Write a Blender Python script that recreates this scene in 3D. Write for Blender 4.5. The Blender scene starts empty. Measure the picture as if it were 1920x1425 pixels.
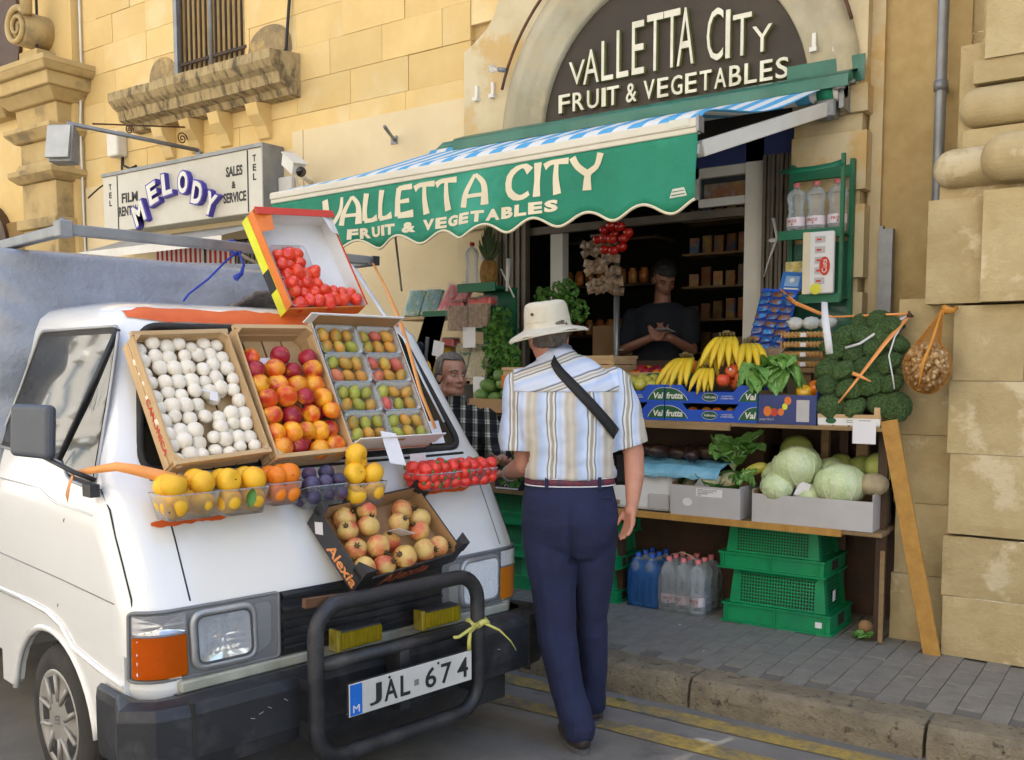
import bpy, bmesh, math, random
from math import radians as rad, sin, cos, pi, sqrt, atan2, tan
from mathutils import Vector as V, Matrix, Euler, noise
random.seed(7)
S = bpy.context.scene
COL = S.collection
# ---------------------------------------------------------------- camera
cd = bpy.data.cameras.new('camera'); cam = bpy.data.objects.new('camera', cd); COL.objects.link(cam)
cd.sensor_width = 36; cd.lens = 33.75; cd.shift_y = 0.0621
cd.clip_start = 0.05; cd.clip_end = 500
cam.location = (0, 0, 1.5); cam.rotation_euler = (rad(90 - 4.5), 0, rad(35))
S.camera = cam
# ---------------------------------------------------------------- sky and sun
W = bpy.data.worlds.new('World'); S.world = W; W.use_nodes = True
wn = W.node_tree; bg = wn.nodes['Background']
sky = wn.nodes.new('ShaderNodeTexSky'); sky.sky_type = 'NISHITA'; sky.sun_disc = False
SUN_EL, SUN_AZ = 56, 15       # azimuth in degrees from +Y towards +X
sky.sun_elevation = rad(SUN_EL); sky.sun_rotation = rad(SUN_AZ)
sky.air_density = 1.0; sky.dust_density = 1.0; sky.ozone_density = 1.0
wn.links.new(sky.outputs[0], bg.inputs[0]); bg.inputs[1].default_value = 0.105
sd = bpy.data.lights.new('sun', 'SUN'); sd.energy = 5; sd.angle = rad(.5); sd.color = (1, .97, .92)
sun = bpy.data.objects.new('sun', sd); COL.objects.link(sun)
sdir = V((sin(rad(SUN_AZ)) * cos(rad(SUN_EL)), cos(rad(SUN_AZ)) * cos(rad(SUN_EL)), sin(rad(SUN_EL))))
sun.rotation_euler = sdir.to_track_quat('Z', 'Y').to_euler(); sun.location = (0, 0, 30)
S.view_settings.view_transform = 'Standard'; S.view_settings.look = 'None'
S.view_settings.exposure = 2.1; S.view_settings.gamma = 1
S.cycles.max_bounces = 8; S.cycles.transparent_max_bounces = 12; S.cycles.sample_clamp_indirect = 4
S.cycles.use_denoising = True

# ---------------------------------------------------------------- materials
MATS = {}
def _n(nt, t, **k):
    n = nt.nodes.new(t)
    for a, b in k.items(): setattr(n, a, b)
    return n
def mat(name, c1, c2=None, sc=6, rough=.7, metal=0, bump=0, bsc=None, coat=0, trans=0, alpha=1, spec=.5, rnd=0, det=6, stretch=(1, 1, 1), emis=0, vein=None, c3=None, sc3=1.2, lo=.35, hi=.65, bdist=.01, sub=0, lo3=.5, hi3=.66):
    """Procedural principled material: two noise-mixed colours, a third one in large patches, per-object value change, bump."""
    if name in MATS: return MATS[name]
    m = bpy.data.materials.new(name); m.use_nodes = True; nt = m.node_tree; L = nt.links.new
    p = nt.nodes['Principled BSDF']
    tc = _n(nt, 'ShaderNodeTexCoord'); mp = _n(nt, 'ShaderNodeMapping'); mp.inputs['Scale'].default_value = stretch
    oi = _n(nt, 'ShaderNodeObjectInfo')
    va = _n(nt, 'ShaderNodeVectorMath', operation='MULTIPLY_ADD')
    cb = _n(nt, 'ShaderNodeCombineXYZ')
    for i in range(3): L(oi.outputs['Random'], cb.inputs[i])
    va.inputs[1].default_value = (17, 13, 11) if rnd else (0, 0, 0)
    L(cb.outputs[0], va.inputs[0]); L(tc.outputs['Object'], va.inputs[2]); L(va.outputs[0], mp.inputs[0])
    c2 = c2 or tuple(x * .82 for x in c1)
    nz = _n(nt, 'ShaderNodeTexNoise'); nz.inputs['Scale'].default_value = sc; nz.inputs['Detail'].default_value = det; nz.inputs['Roughness'].default_value = .6
    L(mp.outputs[0], nz.inputs['Vector'])
    mr = _n(nt, 'ShaderNodeMapRange'); mr.inputs[1].default_value = lo; mr.inputs[2].default_value = hi; L(nz.outputs[0], mr.inputs[0])
    mx = _n(nt, 'ShaderNodeMix', data_type='RGBA'); L(mr.outputs[0], mx.inputs[0])
    mx.inputs[6].default_value = (*c1, 1); mx.inputs[7].default_value = (*c2, 1)
    out = mx.outputs[2]
    if c3:
        n3 = _n(nt, 'ShaderNodeTexNoise'); n3.inputs['Scale'].default_value = sc3; n3.inputs['Detail'].default_value = 5; n3.inputs['Roughness'].default_value = .65
        L(mp.outputs[0], n3.inputs['Vector'])
        m3 = _n(nt, 'ShaderNodeMapRange'); m3.inputs[1].default_value = lo3; m3.inputs[2].default_value = hi3; L(n3.outputs[0], m3.inputs[0])
        x3 = _n(nt, 'ShaderNodeMix', data_type='RGBA'); L(m3.outputs[0], x3.inputs[0]); L(out, x3.inputs[6]); x3.inputs[7].default_value = (*c3, 1); out = x3.outputs[2]
    if vein:
        vo = _n(nt, 'ShaderNodeTexVoronoi', feature='DISTANCE_TO_EDGE'); vo.inputs['Scale'].default_value = vein[0]; wa = _n(nt, 'ShaderNodeVectorMath', operation='ADD'); n5 = _n(nt, 'ShaderNodeTexNoise'); n5.inputs['Scale'].default_value = vein[0] * .4; mu = _n(nt, 'ShaderNodeVectorMath', operation='SCALE'); mu.inputs['Scale'].default_value = 1.2 / vein[0]
        L(mp.outputs[0], n5.inputs['Vector']); L(n5.outputs['Color'], mu.inputs[0]); L(mu.outputs[0], wa.inputs[0]); L(mp.outputs[0], wa.inputs[1]); L(wa.outputs[0], vo.inputs['Vector'])
        m5 = _n(nt, 'ShaderNodeMapRange'); m5.inputs[1].default_value = 0; m5.inputs[2].default_value = vein[2]; m5.inputs[3].default_value = .75; m5.inputs[4].default_value = 0; L(vo.outputs['Distance'], m5.inputs[0]); x5 = _n(nt, 'ShaderNodeMix', data_type='RGBA'); L(m5.outputs[0], x5.inputs[0]); L(out, x5.inputs[6]); x5.inputs[7].default_value = (*vein[1], 1); out = x5.outputs[2]
    if rnd:
        hv = _n(nt, 'ShaderNodeHueSaturation'); a = _n(nt, 'ShaderNodeMapRange'); a.inputs[3].default_value = 1 - rnd; a.inputs[4].default_value = 1 + rnd
        L(oi.outputs['Random'], a.inputs[0]); L(a.outputs[0], hv.inputs['Value']); L(out, hv.inputs['Color']); out = hv.outputs[0]
    L(out, p.inputs['Base Color'])
    p.inputs['Roughness'].default_value = rough; p.inputs['Metallic'].default_value = metal
    p.inputs['Coat Weight'].default_value = coat; p.inputs['Coat Roughness'].default_value = .06
    p.inputs['Transmission Weight'].default_value = trans; p.inputs['Alpha'].default_value = alpha
    p.inputs['Specular IOR Level'].default_value = spec
    if sub:
        p.inputs['Subsurface Weight'].default_value = sub; p.inputs['Subsurface Scale'].default_value = .01
    if trans: p.inputs['IOR'].default_value = 1.33
    if emis: L(out, p.inputs['Emission Color']); p.inputs['Emission Strength'].default_value = emis
    if bump:
        nb = _n(nt, 'ShaderNodeTexNoise'); nb.inputs['Scale'].default_value = bsc or sc * 3; nb.inputs['Detail'].default_value = 8; nb.inputs['Roughness'].default_value = .65
        L(mp.outputs[0], nb.inputs['Vector']); bp = _n(nt, 'ShaderNodeBump'); bp.inputs['Strength'].default_value = bump; bp.inputs['Distance'].default_value = bdist
        L(nb.outputs[0], bp.inputs['Height']); L(bp.outputs[0], p.inputs['Normal'])
    MATS[name] = m; return m
def film(name, col, a, tint=None):
    """Thin clear plastic or glass: mostly see-through with a glossy reflection."""
    if name in MATS: return MATS[name]
    m = bpy.data.materials.new(name); m.use_nodes = True; nt = m.node_tree; L = nt.links.new
    p = nt.nodes['Principled BSDF']; p.inputs['Base Color'].default_value = (*col, 1); p.inputs['Roughness'].default_value = .08
    t = _n(nt, 'ShaderNodeBsdfTransparent'); t.inputs[0].default_value = (*(tint or (1, 1, 1)), 1); fr = _n(nt, 'ShaderNodeFresnel'); fr.inputs[0].default_value = 1.5
    nz = _n(nt, 'ShaderNodeTexNoise'); nz.inputs['Scale'].default_value = 40; nz.inputs['Detail'].default_value = 3
    bp = _n(nt, 'ShaderNodeBump'); bp.inputs['Strength'].default_value = .5; bp.inputs['Distance'].default_value = .004; L(nz.outputs[0], bp.inputs['Height']); L(bp.outputs[0], p.inputs['Normal']); L(bp.outputs[0], fr.inputs[1])
    ad = _n(nt, 'ShaderNodeMath', operation='MULTIPLY_ADD'); ad.inputs[1].default_value = 1; ad.inputs[2].default_value = a; ad.use_clamp = True
    L(fr.outputs[0], ad.inputs[0]); mx = _n(nt, 'ShaderNodeMixShader'); L(ad.outputs[0], mx.inputs[0]); L(t.outputs[0], mx.inputs[1]); L(p.outputs[0], mx.inputs[2])
    L(mx.outputs[0], nt.nodes['Material Output'].inputs[0]); MATS[name] = m; return m
def stripes(name, axis, stops, period, rough=.8, warp=0, axis2=None, bump=0):
    """Cloth stripes along an object-space axis. stops = [(pos 0..1, colour)]."""
    if name in MATS: return MATS[name]
    m = bpy.data.materials.new(name); m.use_nodes = True; nt = m.node_tree; L = nt.links.new
    p = nt.nodes['Principled BSDF']; p.inputs['Roughness'].default_value = rough; p.inputs['Specular IOR Level'].default_value = .2
    tc = _n(nt, 'ShaderNodeTexCoord'); src = tc.outputs['Object']
    def ramp(ax, sts, per, off=0):
        sx = _n(nt, 'ShaderNodeVectorMath', operation='DOT_PRODUCT'); L(src, sx.inputs[0]); sx.inputs[1].default_value = ax
        a = _n(nt, 'ShaderNodeMath', operation='DIVIDE'); L(sx.outputs['Value'], a.inputs[0]); a.inputs[1].default_value = per
        if warp:
            nz = _n(nt, 'ShaderNodeTexNoise'); nz.inputs['Scale'].default_value = 6; nz.inputs['Detail'].default_value = 2; L(src, nz.inputs['Vector'])
            b = _n(nt, 'ShaderNodeMath', operation='MULTIPLY_ADD'); L(nz.outputs[0], b.inputs[0]); b.inputs[1].default_value = warp; L(a.outputs[0], b.inputs[2]); a = b
        f = _n(nt, 'ShaderNodeMath', operation='FRACT'); L(a.outputs[0], f.inputs[0])
        r = _n(nt, 'ShaderNodeValToRGB'); r.color_ramp.interpolation = 'CONSTANT' if not isinstance(sts, dict) else 'LINEAR'
        el = r.color_ramp.elements; lst = sts['s'] if isinstance(sts, dict) else sts
        while len(el) < len(lst): el.new(.5)
        for e, (q, c) in zip(el, lst): e.position = q; e.color = (*c, 1)
        L(f.outputs[0], r.inputs[0]); return r.outputs[0]
    out = ramp(axis, stops, period)
    if axis2:
        o2 = ramp(axis2[0], axis2[1], axis2[2]); mx = _n(nt, 'ShaderNodeMix', data_type='RGBA', blend_type='MULTIPLY'); mx.inputs[0].default_value = 1; L(out, mx.inputs[6]); L(o2, mx.inputs[7]); out = mx.outputs[2]
    L(out, p.inputs['Base Color'])
    if bump:
        nb = _n(nt, 'ShaderNodeTexNoise'); nb.inputs['Scale'].default_value = 14; nb.inputs['Detail'].default_value = 4; L(src, nb.inputs['Vector']); bp = _n(nt, 'ShaderNodeBump'); bp.inputs['Strength'].default_value = bump; bp.inputs['Distance'].default_value = .02
        L(nb.outputs[0], bp.inputs['Height']); L(bp.outputs[0], p.inputs['Normal'])
    MATS[name] = m; return m

# ---------------------------------------------------------------- mesh helpers
class MB:
    def __init__(s): s.v = []; s.f = []; s.mi = []; s.sm = []
    def add(s, vs, fs, m=0, X=None, smooth=False):
        b = len(s.v)
        s.v += [tuple(X @ V(v)) if X else tuple(v) for v in vs]
        for f in fs: s.f.append([b + i for i in f]); s.mi.append(m); s.sm.append(smooth)
        return s
    def box(s, a, b, m=0, X=None, ch=0):
        """Box between corners a and b, optional chamfer ch."""
        x0, y0, z0 = [min(p, q) for p, q in zip(a, b)]; x1, y1, z1 = [max(p, q) for p, q in zip(a, b)]
        if ch:
            bm = bmesh.new(); bmesh.ops.create_cube(bm, size=1)
            for v in bm.verts: v.co = V(((x0 + x1) / 2 + v.co.x * (x1 - x0), (y0 + y1) / 2 + v.co.y * (y1 - y0), (z0 + z1) / 2 + v.co.z * (z1 - z0)))
            bmesh.ops.bevel(bm, geom=bm.edges[:], offset=ch, segments=1, affect='EDGES')
            s.add([v.co[:] for v in bm.verts], [[v.index for v in f.verts] for f in bm.faces], m, X); bm.free(); return s
        vs = [(x, y, z) for z in (z0, z1) for y in (y0, y1) for x in (x0, x1)]
        return s.add(vs, [(0, 2, 3, 1), (4, 5, 7, 6), (0, 1, 5, 4), (2, 6, 7, 3), (0, 4, 6, 2), (1, 3, 7, 5)], m, X)
    def prism(s, pts, d, m=0, X=None, smooth=False):
        """Polygon pts (x, z) extruded along y from 0 to d; d may be (y0, y1)."""
        y0, y1 = d if isinstance(d, tuple) else (0, d); n = len(pts)
        vs = [(x, y0, z) for x, z in pts] + [(x, y1, z) for x, z in pts]
        fs = [tuple(range(n)), tuple(range(2 * n - 1, n - 1, -1))] + [(i, i + n, (i + 1) % n + n, (i + 1) % n) for i in range(n)]
        return s.add(vs, fs, m, X, smooth)
    def tube(s, pts, r, n=8, m=0, X=None, closed=False, cap=True, flat=1):
        pts = [V(p) for p in pts]; k = len(pts); rs = r if isinstance(r, (list, tuple)) else [r] * k; vs = []; u = None
        for i, p in enumerate(pts):
            t = (pts[(i + 1) % k] - pts[i - 1]) if closed else (pts[min(i + 1, k - 1)] - pts[max(i - 1, 0)])
            t.normalize()
            if u is None: u = t.orthogonal().normalized()
            u = (u - t * u.dot(t)); u = u.normalized() if u.length > 1e-6 else t.orthogonal().normalized()
            w = t.cross(u)
            vs += [p + (u * cos(2 * pi * j / n) + w * sin(2 * pi * j / n) * flat) * rs[i] for j in range(n)]
        fs = [(i * n + j, i * n + (j + 1) % n, ((i + 1) % k) * n + (j + 1) % n, ((i + 1) % k) * n + j) for i in range(k if closed else k - 1) for j in range(n)]
        if cap and not closed: fs += [tuple(range(n - 1, -1, -1)), tuple(range((k - 1) * n, k * n))]
        return s.add(vs, fs, m, X, True)
    def lathe(s, prof, c=(0, 0, 0), n=20, m=0, X=None, a0=0, a1=2 * pi, smooth=True, sy=1):
        """Profile (r, z) turned round the z axis at c."""
        full = abs(a1 - a0 - 2 * pi) < 1e-6; na = n if full else n + 1; vs = []
        for r, z in prof:
            for j in range(na):
                a = a0 + (a1 - a0) * j / n; vs.append((c[0] + r * cos(a), c[1] + r * sin(a) * sy, c[2] + z))
        fs = []
        for i in range(len(prof) - 1):
            for j in range(n):
                k = (j + 1) % na; fs.append((i * na + j, i * na + k, (i + 1) * na + k, (i + 1) * na + j))
        return s.add(vs, fs, m, X, smooth)
    def ball(s, c, r, n=12, m=0, X=None, sc=(1, 1, 1)):
        h = max(4, n // 2); pr = [(max(1e-4, sin(pi * i / h)) , -cos(pi * i / h)) for i in range(h + 1)]
        T = Matrix.Translation(c) @ Matrix.Diagonal((r * sc[0], r * sc[1], r * sc[2], 1))
        return s.lathe(pr, (0, 0, 0), n, m, (X @ T) if X else T)
    def grid(s, F, nu, nv, m=0, X=None, smooth=True, thick=0):
        vs = [F(i / nu, j / nv) for j in range(nv + 1) for i in range(nu + 1)]
        fs = [(j * (nu + 1) + i, j * (nu + 1) + i + 1, (j + 1) * (nu + 1) + i + 1, (j + 1) * (nu + 1) + i) for j in range(nv) for i in range(nu)]
        return s.add(vs, fs, m, X, smooth)
    def mesh(s, name, mats):
        me = bpy.data.meshes.new(name); me.from_pydata(s.v, [], s.f)
        for q in (mats if isinstance(mats, (list, tuple)) else [mats]): me.materials.append(q)
        me.polygons.foreach_set('material_index', s.mi); me.polygons.foreach_set('use_smooth', s.sm); me.update()
        return me
    def obj(s, name, mats, parent=None, M=None, **kw): return link(name, s.mesh(name, mats), parent, M, **kw)
def link(name, me, parent=None, M=None, label=None, cat=None, group=None, kind=None):
    o = bpy.data.objects.new(name, me); COL.objects.link(o)
    if parent: o.parent = parent
    if M is not None: o.matrix_local = M
    for k, v in (('label', label), ('category', cat), ('group', group), ('kind', kind)):
        if v: o[k] = v
    return o
def thing(name, label, cat, loc=(0, 0, 0), rz=0, group=None, M=None):
    return link(name, None, None, M if M is not None else Matrix.Translation(loc) @ Matrix.Rotation(rz, 4, 'Z'), label, cat, group)
def copy_tree(o, parent=None, M=None, label=None):
    c = o.copy(); COL.objects.link(c)
    if parent: c.parent = parent; c.matrix_parent_inverse = Matrix()
    if M is not None: c.matrix_local = M
    if label: c['label'] = label
    for ch in list(o.children): copy_tree(ch, c)
    return c
def bev(o, w=.004, seg=2, ang=35):
    b = o.modifiers.new('bevel', 'BEVEL'); b.width = w; b.segments = seg; b.limit_method = 'ANGLE'; b.angle_limit = rad(ang); return o
def sub(o, n=1):
    b = o.modifiers.new('subdivision', 'SUBSURF'); b.levels = n; b.render_levels = n; return o
def solid(o, t, off=-1):
    b = o.modifiers.new('solidify', 'SOLIDIFY'); b.thickness = t; b.offset = off; return o
def T(x, y=None, z=None): return Matrix.Translation((x, y, z) if y is not None else x)
def R(a, ax='Z'): return Matrix.Rotation(rad(a), 4, ax)
def Sc(x, y=None, z=None): return Matrix.Diagonal((x, y if y is not None else x, z if z is not None else x, 1))
def frame(o, x, z):
    """Matrix with local x along x, local z along z (roughly), origin o."""
    x = V(x).normalized(); z = V(z); y = z.cross(x).normalized(); z = x.cross(y)
    return Matrix(((x.x, y.x, z.x, o[0]), (x.y, y.y, z.y, o[1]), (x.z, y.z, z.z, o[2]), (0, 0, 0, 1)))
def rnd(a, b): return random.uniform(a, b)
def text_geo(t, size=1, ext=0, off=0, sx=1, sp=1, align='CENTER', shear=0, bevel=0):
    """Text as (verts, faces): x to the right, y up, extruded along z."""
    cu = bpy.data.curves.new('txt', 'FONT'); cu.body = t; cu.size = size; cu.extrude = ext; cu.offset = off; cu.space_character = sp
    cu.align_x = align; cu.align_y = 'BOTTOM_BASELINE'; cu.shear = shear; cu.bevel_depth = bevel; cu.resolution_u = 3
    o = bpy.data.objects.new('txt', cu); me = bpy.data.meshes.new_from_object(o)
    vs = [(v.co.x * sx, v.co.y, v.co.z) for v in me.vertices]; fs = [tuple(p.vertices) for p in me.polygons]
    bpy.data.objects.remove(o); bpy.data.curves.remove(cu); bpy.data.meshes.remove(me)
    return vs, fs
def text_fit(t, w, h, ext=.0005, off=0, shear=0, sp=1):
    """Text scaled to fill w x h, origin at its lower left corner."""
    vs, fs = text_geo(t, 1, ext, off, 1, sp, 'LEFT', shear)
    xs = [v[0] for v in vs]; ys = [v[1] for v in vs]; x0, x1, y0, y1 = min(xs), max(xs), min(ys), max(ys)
    return [((x - x0) / (x1 - x0) * w, (y - y0) / (y1 - y0) * h, z) for x, y, z in vs], fs
FACE = Matrix(((1, 0, 0, 0), (0, 0, -1, 0), (0, 1, 0, 0), (0, 0, 0, 1)))   # text x -> X, text y -> Z, text z -> -Y (towards the street)
ORD = ['first', 'second', 'third', 'fourth', 'fifth', 'sixth', 'seventh', 'eighth', 'ninth', 'tenth', 'eleventh', 'twelfth', 'thirteenth', 'fourteenth', 'fifteenth', 'sixteenth']
# ---------------------------------------------------------------- the materials
m_stone = mat('limestone', (.72, .52, .22), (.64, .44, .17), 2.2, .9, bump=.35, bsc=30, rnd=.06, c3=(.72, .56, .29), sc3=1.1, bdist=.006)
m_stone_r = mat('limestone_grey', (.52, .41, .22), (.43, .325, .16), 5, .92, bump=.7, bsc=45, rnd=.05, c3=(.62, .51, .32), sc3=3.2, bdist=.008, lo3=.58, hi3=.64)
m_mortar = mat('mortar', (.50, .36, .16), (.42, .29, .12), 8, .95, bump=.4)
m_plaster = mat('cream_plaster', (.74, .61, .38), (.67, .53, .31), 1.6, .85, bump=.12, bsc=18, c3=(.55, .42, .24), sc3=.8, lo3=.55, hi3=.8, bdist=.004)
m_surround = mat('painted_surround', (.62, .52, .33), (.50, .40, .23), 2.5, .85, bump=.25, bsc=20, c3=(.55, .37, .15), sc3=2.3, bdist=.006, lo3=.52, hi3=.62)
m_ring = mat('weathered_moulding', (.48, .43, .31), (.37, .32, .21), 3, .85, bump=.3, bsc=25, c3=(.52, .43, .25), sc3=1.8)
m_sill = mat('dark_sill_stone', (.50, .38, .19), (.30, .22, .11), 9, .95, bump=.9, bsc=40, c3=(.13, .10, .06), sc3=9, bdist=.015, lo3=.52, hi3=.66, stretch=(2.2, 1, .6))
m_asphalt = mat('asphalt', (.215, .198, .175), (.155, .143, .127), 3, .9, bump=.5, bsc=160, c3=(.12, .113, .103), sc3=1.3, bdist=.004, det=10, lo3=.52, hi3=.6)
m_kerb = mat('kerb_stone', (.38, .31, .20), (.25, .20, .13), 9, .95, bump=1, bsc=60, rnd=.08, c3=(.07, .055, .035), sc3=22, bdist=.03, lo3=.56, hi3=.7)
m_paver = mat('paving_tile', (.25, .228, .195), (.19, .173, .146), 14, .6, bump=.4, bsc=60, rnd=.035, c3=(.25, .23, .19), sc3=6, bdist=.003)
m_joint = mat('paving_joint', (.19, .17, .14), (.14, .125, .10), 9, .95, bump=.4)
m_yline = mat('worn_yellow_paint', (.44, .30, .06), (.26, .19, .07), 34, .85, bump=.3, bsc=120, c3=(.13, .12, .105), sc3=4.5, lo3=.42, hi3=.66, bdist=.003, det=10)
m_van = mat('white_van_paint', (.82, .815, .80), (.79, .785, .765), 1.3, .25, coat=1, c3=(.70, .67, .60), sc3=2.2, lo3=.6, hi3=.85)
m_orange_p = mat('orange_primer', (.72, .13, .02), (.62, .10, .015), 9, .55)
m_blkpl = mat('black_plastic', (.014, .015, .019), (.022, .024, .029), 5, .45, bump=.15, bsc=60, c3=(.05, .05, .055), sc3=6)
m_rubber = mat('black_rubber', (.014, .014, .015), (.03, .028, .026), 8, .7, bump=.2, bsc=40)
m_tyre = mat('tyre', (.022, .021, .02), (.045, .04, .034), 7, .85, bump=.3, bsc=40)
m_grey = mat('grey_bezel', (.20, .205, .215), (.17, .175, .185), 6, .4)
m_silver = mat('silver_plastic', (.42, .43, .44), (.33, .34, .35), 6, .35, .5)
m_chrome = mat('chrome', (.75, .75, .76), (.6, .6, .62), 5, .12, 1)
m_alu = mat('aluminium', (.42, .42, .42), (.33, .33, .33), 6, .45, .8)
m_galv = mat('grey_metal', (.30, .31, .32), (.22, .225, .235), 7, .5, .5)
m_dglass = mat('dark_glass', (.012, .013, .012), (.016, .016, .015), 4, .03, coat=.2, spec=.6)
m_lens = mat('ribbed_glass', (.88, .90, .93), (.55, .57, .60), 9, .10, .9, bump=.7, bsc=7, stretch=(5, 1, 1.5), coat=1, bdist=.02)
m_amber = mat('amber_lens', (.90, .25, .01), (.62, .10, .004), 9, .12, coat=1, bump=.4, bsc=24, stretch=(5, 1, .4))
m_yfog = mat('yellow_lens', (.34, .27, .02), (.16, .12, .01), 22, .15, coat=1, bump=.4, bsc=30, stretch=(5, 1, .4))
m_tarp = mat('grey_tarpaulin', (.27, .295, .345), (.22, .24, .285), 2, .16, bump=.45, bsc=2.2, c3=(.33, .36, .42), sc3=2, bdist=.10)
m_green = mat('awning_green', (.010, .22, .13), (.008, .18, .105), 3, .75, c3=(.035, .30, .20), sc3=1.6, bump=.35, bsc=6, bdist=.03)
m_greenmetal = mat('green_painted_metal', (.02, .15, .10), (.015, .11, .07), 4, .4, coat=.3)
m_cream = mat('cream_print', (.72, .64, .46), (.66, .58, .41), 5, .8)
m_white = mat('white_enamel', (.74, .72, .66), (.66, .63, .56), 4, .5)
m_barw = mat('ivory_metal', (.66, .62, .52), (.60, .56, .46), 3, .45)
m_sign = mat('sign_face', (.62, .60, .52), (.54, .51, .42), 1.5, .45, c3=(.48, .44, .34), sc3=1.1, lo3=.5, hi3=.8)
m_black = mat('black_print', (.02, .02, .022), None, 5, .6)
m_purple = mat('violet_letter_side', (.085, .06, .40), (.07, .05, .32), 5, .5)
m_archsign = mat('dark_bronze_sign', (.034, .022, .012), (.024, .016, .009), 3, .6, c3=(.05, .034, .018), sc3=1.5)
m_letter = mat('ivory_letter', (.76, .72, .58), (.60, .55, .42), 6, .5)
m_olive = mat('olive_letter_side', (.24, .25, .06), (.18, .19, .05), 6, .6)
m_greencrate = mat('green_crate_plastic', (.008, .30, .105), (.006, .25, .085), 3, .38, c3=(.01, .22, .09), sc3=4)
m_greenpl = mat('green_rack_plastic', (.008, .16, .075), (.008, .12, .055), 5, .5)
m_wood = mat('pale_crate_wood', (.60, .42, .23), (.50, .33, .16), 4, .75, bump=.3, bsc=30, stretch=(1, 1, 8), rnd=.07)
m_plank = mat('ochre_plank', (.50, .27, .06), (.40, .20, .04), 3, .7, bump=.3, bsc=20, stretch=(6, 6, .6))
m_board = mat('weathered_board', (.32, .21, .10), (.22, .14, .065), 5, .85, bump=.5, bsc=20, stretch=(1, 5, 5))
m_darkwood = mat('dark_wood', (.09, .045, .022), (.055, .028, .014), 5, .6, bump=.2, bsc=20)
m_wcard = mat('white_cardboard', (.76, .75, .74), (.70, .69, .68), 4, .75)
m_bcard = mat('brown_cardboard', (.42, .25, .12), (.36, .21, .095), 5, .85, bump=.1, bsc=40)
m_kcard = mat('black_cardboard', (.030, .028, .030), (.022, .02, .022), 5, .5)
m_gcard = mat('pale_grey_cardboard', (.50, .48, .47), (.45, .43, .42), 5, .8)
m_redpap = mat('red_print', (.62, .05, .03), None, 5, .6)
m_orgcard = mat('orange_cardboard', (.72, .20, .03), (.64, .16, .025), 4, .6)
m_yelcard = mat('lime_yellow_cardboard', (.72, .75, .03), None, 4, .6)
m_bluebox = mat('blue_cardboard', (.01, .08, .50), (.008, .065, .42), 4, .5)
m_dkblue = mat('dark_blue_cardboard', (.04, .055, .19), (.03, .045, .15), 4, .55)
m_dgreen = mat('dark_green_print', (.01, .10, .035), None, 5, .5)
m_paper = mat('white_paper', (.78, .76, .78), (.72, .70, .73), 4, .8)
m_tape_o = mat('orange_tape', (.88, .38, .12), (.80, .31, .08), 5, .45)
m_tape_w = mat('white_tape', (.74, .74, .76), None, 5, .4)
m_pet = film('clear_plastic', (.82, .88, .92), .07)
m_petb = film('blue_film', (.10, .30, .80), .12, (.35, .62, 1))
m_bottle = film('bottle_plastic', (.86, .92, .96), .13)
m_ambf = film('amber_film', (.7, .22, .01), .15, (1, .34, .015)); m_yelf = film('yellow_film', (.8, .7, .05), .10, (.95, .80, .05))
m_bag = film('clear_bag', (.9, .88, .86), .05)
m_glass = film('window_glass', (.35, .4, .4), .05)
m_pink = mat('pink_cap', (.80, .22, .24), None, 5, .4)
m_label = mat('pinkish_label', (.78, .72, .76), (.74, .62, .68), 14, .5)
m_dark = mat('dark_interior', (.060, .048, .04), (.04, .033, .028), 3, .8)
m_shutter = mat('brown_shutter', (.17, .145, .11), (.12, .10, .078), 5, .5, .3)
m_iron = mat('dark_iron', (.05, .04, .035), (.10, .055, .03), 9, .7, .4, bump=.3)
m_rust = mat('rusty_metal', (.16, .075, .035), (.10, .05, .025), 12, .8, .2, bump=.3)
m_cable = mat('black_cable', (.02, .018, .016), None, 5, .6)
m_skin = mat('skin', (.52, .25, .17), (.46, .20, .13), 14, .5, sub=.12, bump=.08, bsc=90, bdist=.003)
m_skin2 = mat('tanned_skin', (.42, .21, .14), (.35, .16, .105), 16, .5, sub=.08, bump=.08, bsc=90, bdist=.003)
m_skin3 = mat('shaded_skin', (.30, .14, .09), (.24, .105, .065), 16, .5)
m_lips = mat('lips', (.38, .13, .09), None, 10, .5)
m_eye = mat('eye_white', (.6, .58, .55), None, 10, .2)
m_hair = mat('grey_hair', (.20, .17, .14), (.07, .06, .05), 60, .7, bump=1, bsc=120, stretch=(1, 1, .3), bdist=.01)
m_hair2 = mat('black_hair', (.012, .01, .009), (.02, .018, .016), 50, .5, bump=1, bsc=90, bdist=.01)
m_navy = mat('navy_trousers', (.014, .020, .066), (.010, .014, .046), 7, .9, bump=.5, bsc=9, bdist=.02)
m_hat = mat('stone_canvas', (.58, .54, .44), (.52, .48, .385), 30, .9, bump=.4, bsc=160, bdist=.003)
m_strap = mat('black_strap', (.012, .012, .014), None, 30, .7, bump=.2, bsc=200)
m_shoe = mat('brown_shoe', (.05, .035, .028), (.03, .02, .018), 10, .6)
m_sole = mat('grey_sole', (.10, .10, .10), None, 8, .8)
m_tshirt = mat('dark_tshirt', (.012, .015, .022), None, 8, .9, bump=.5, bsc=8, bdist=.02)
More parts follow.
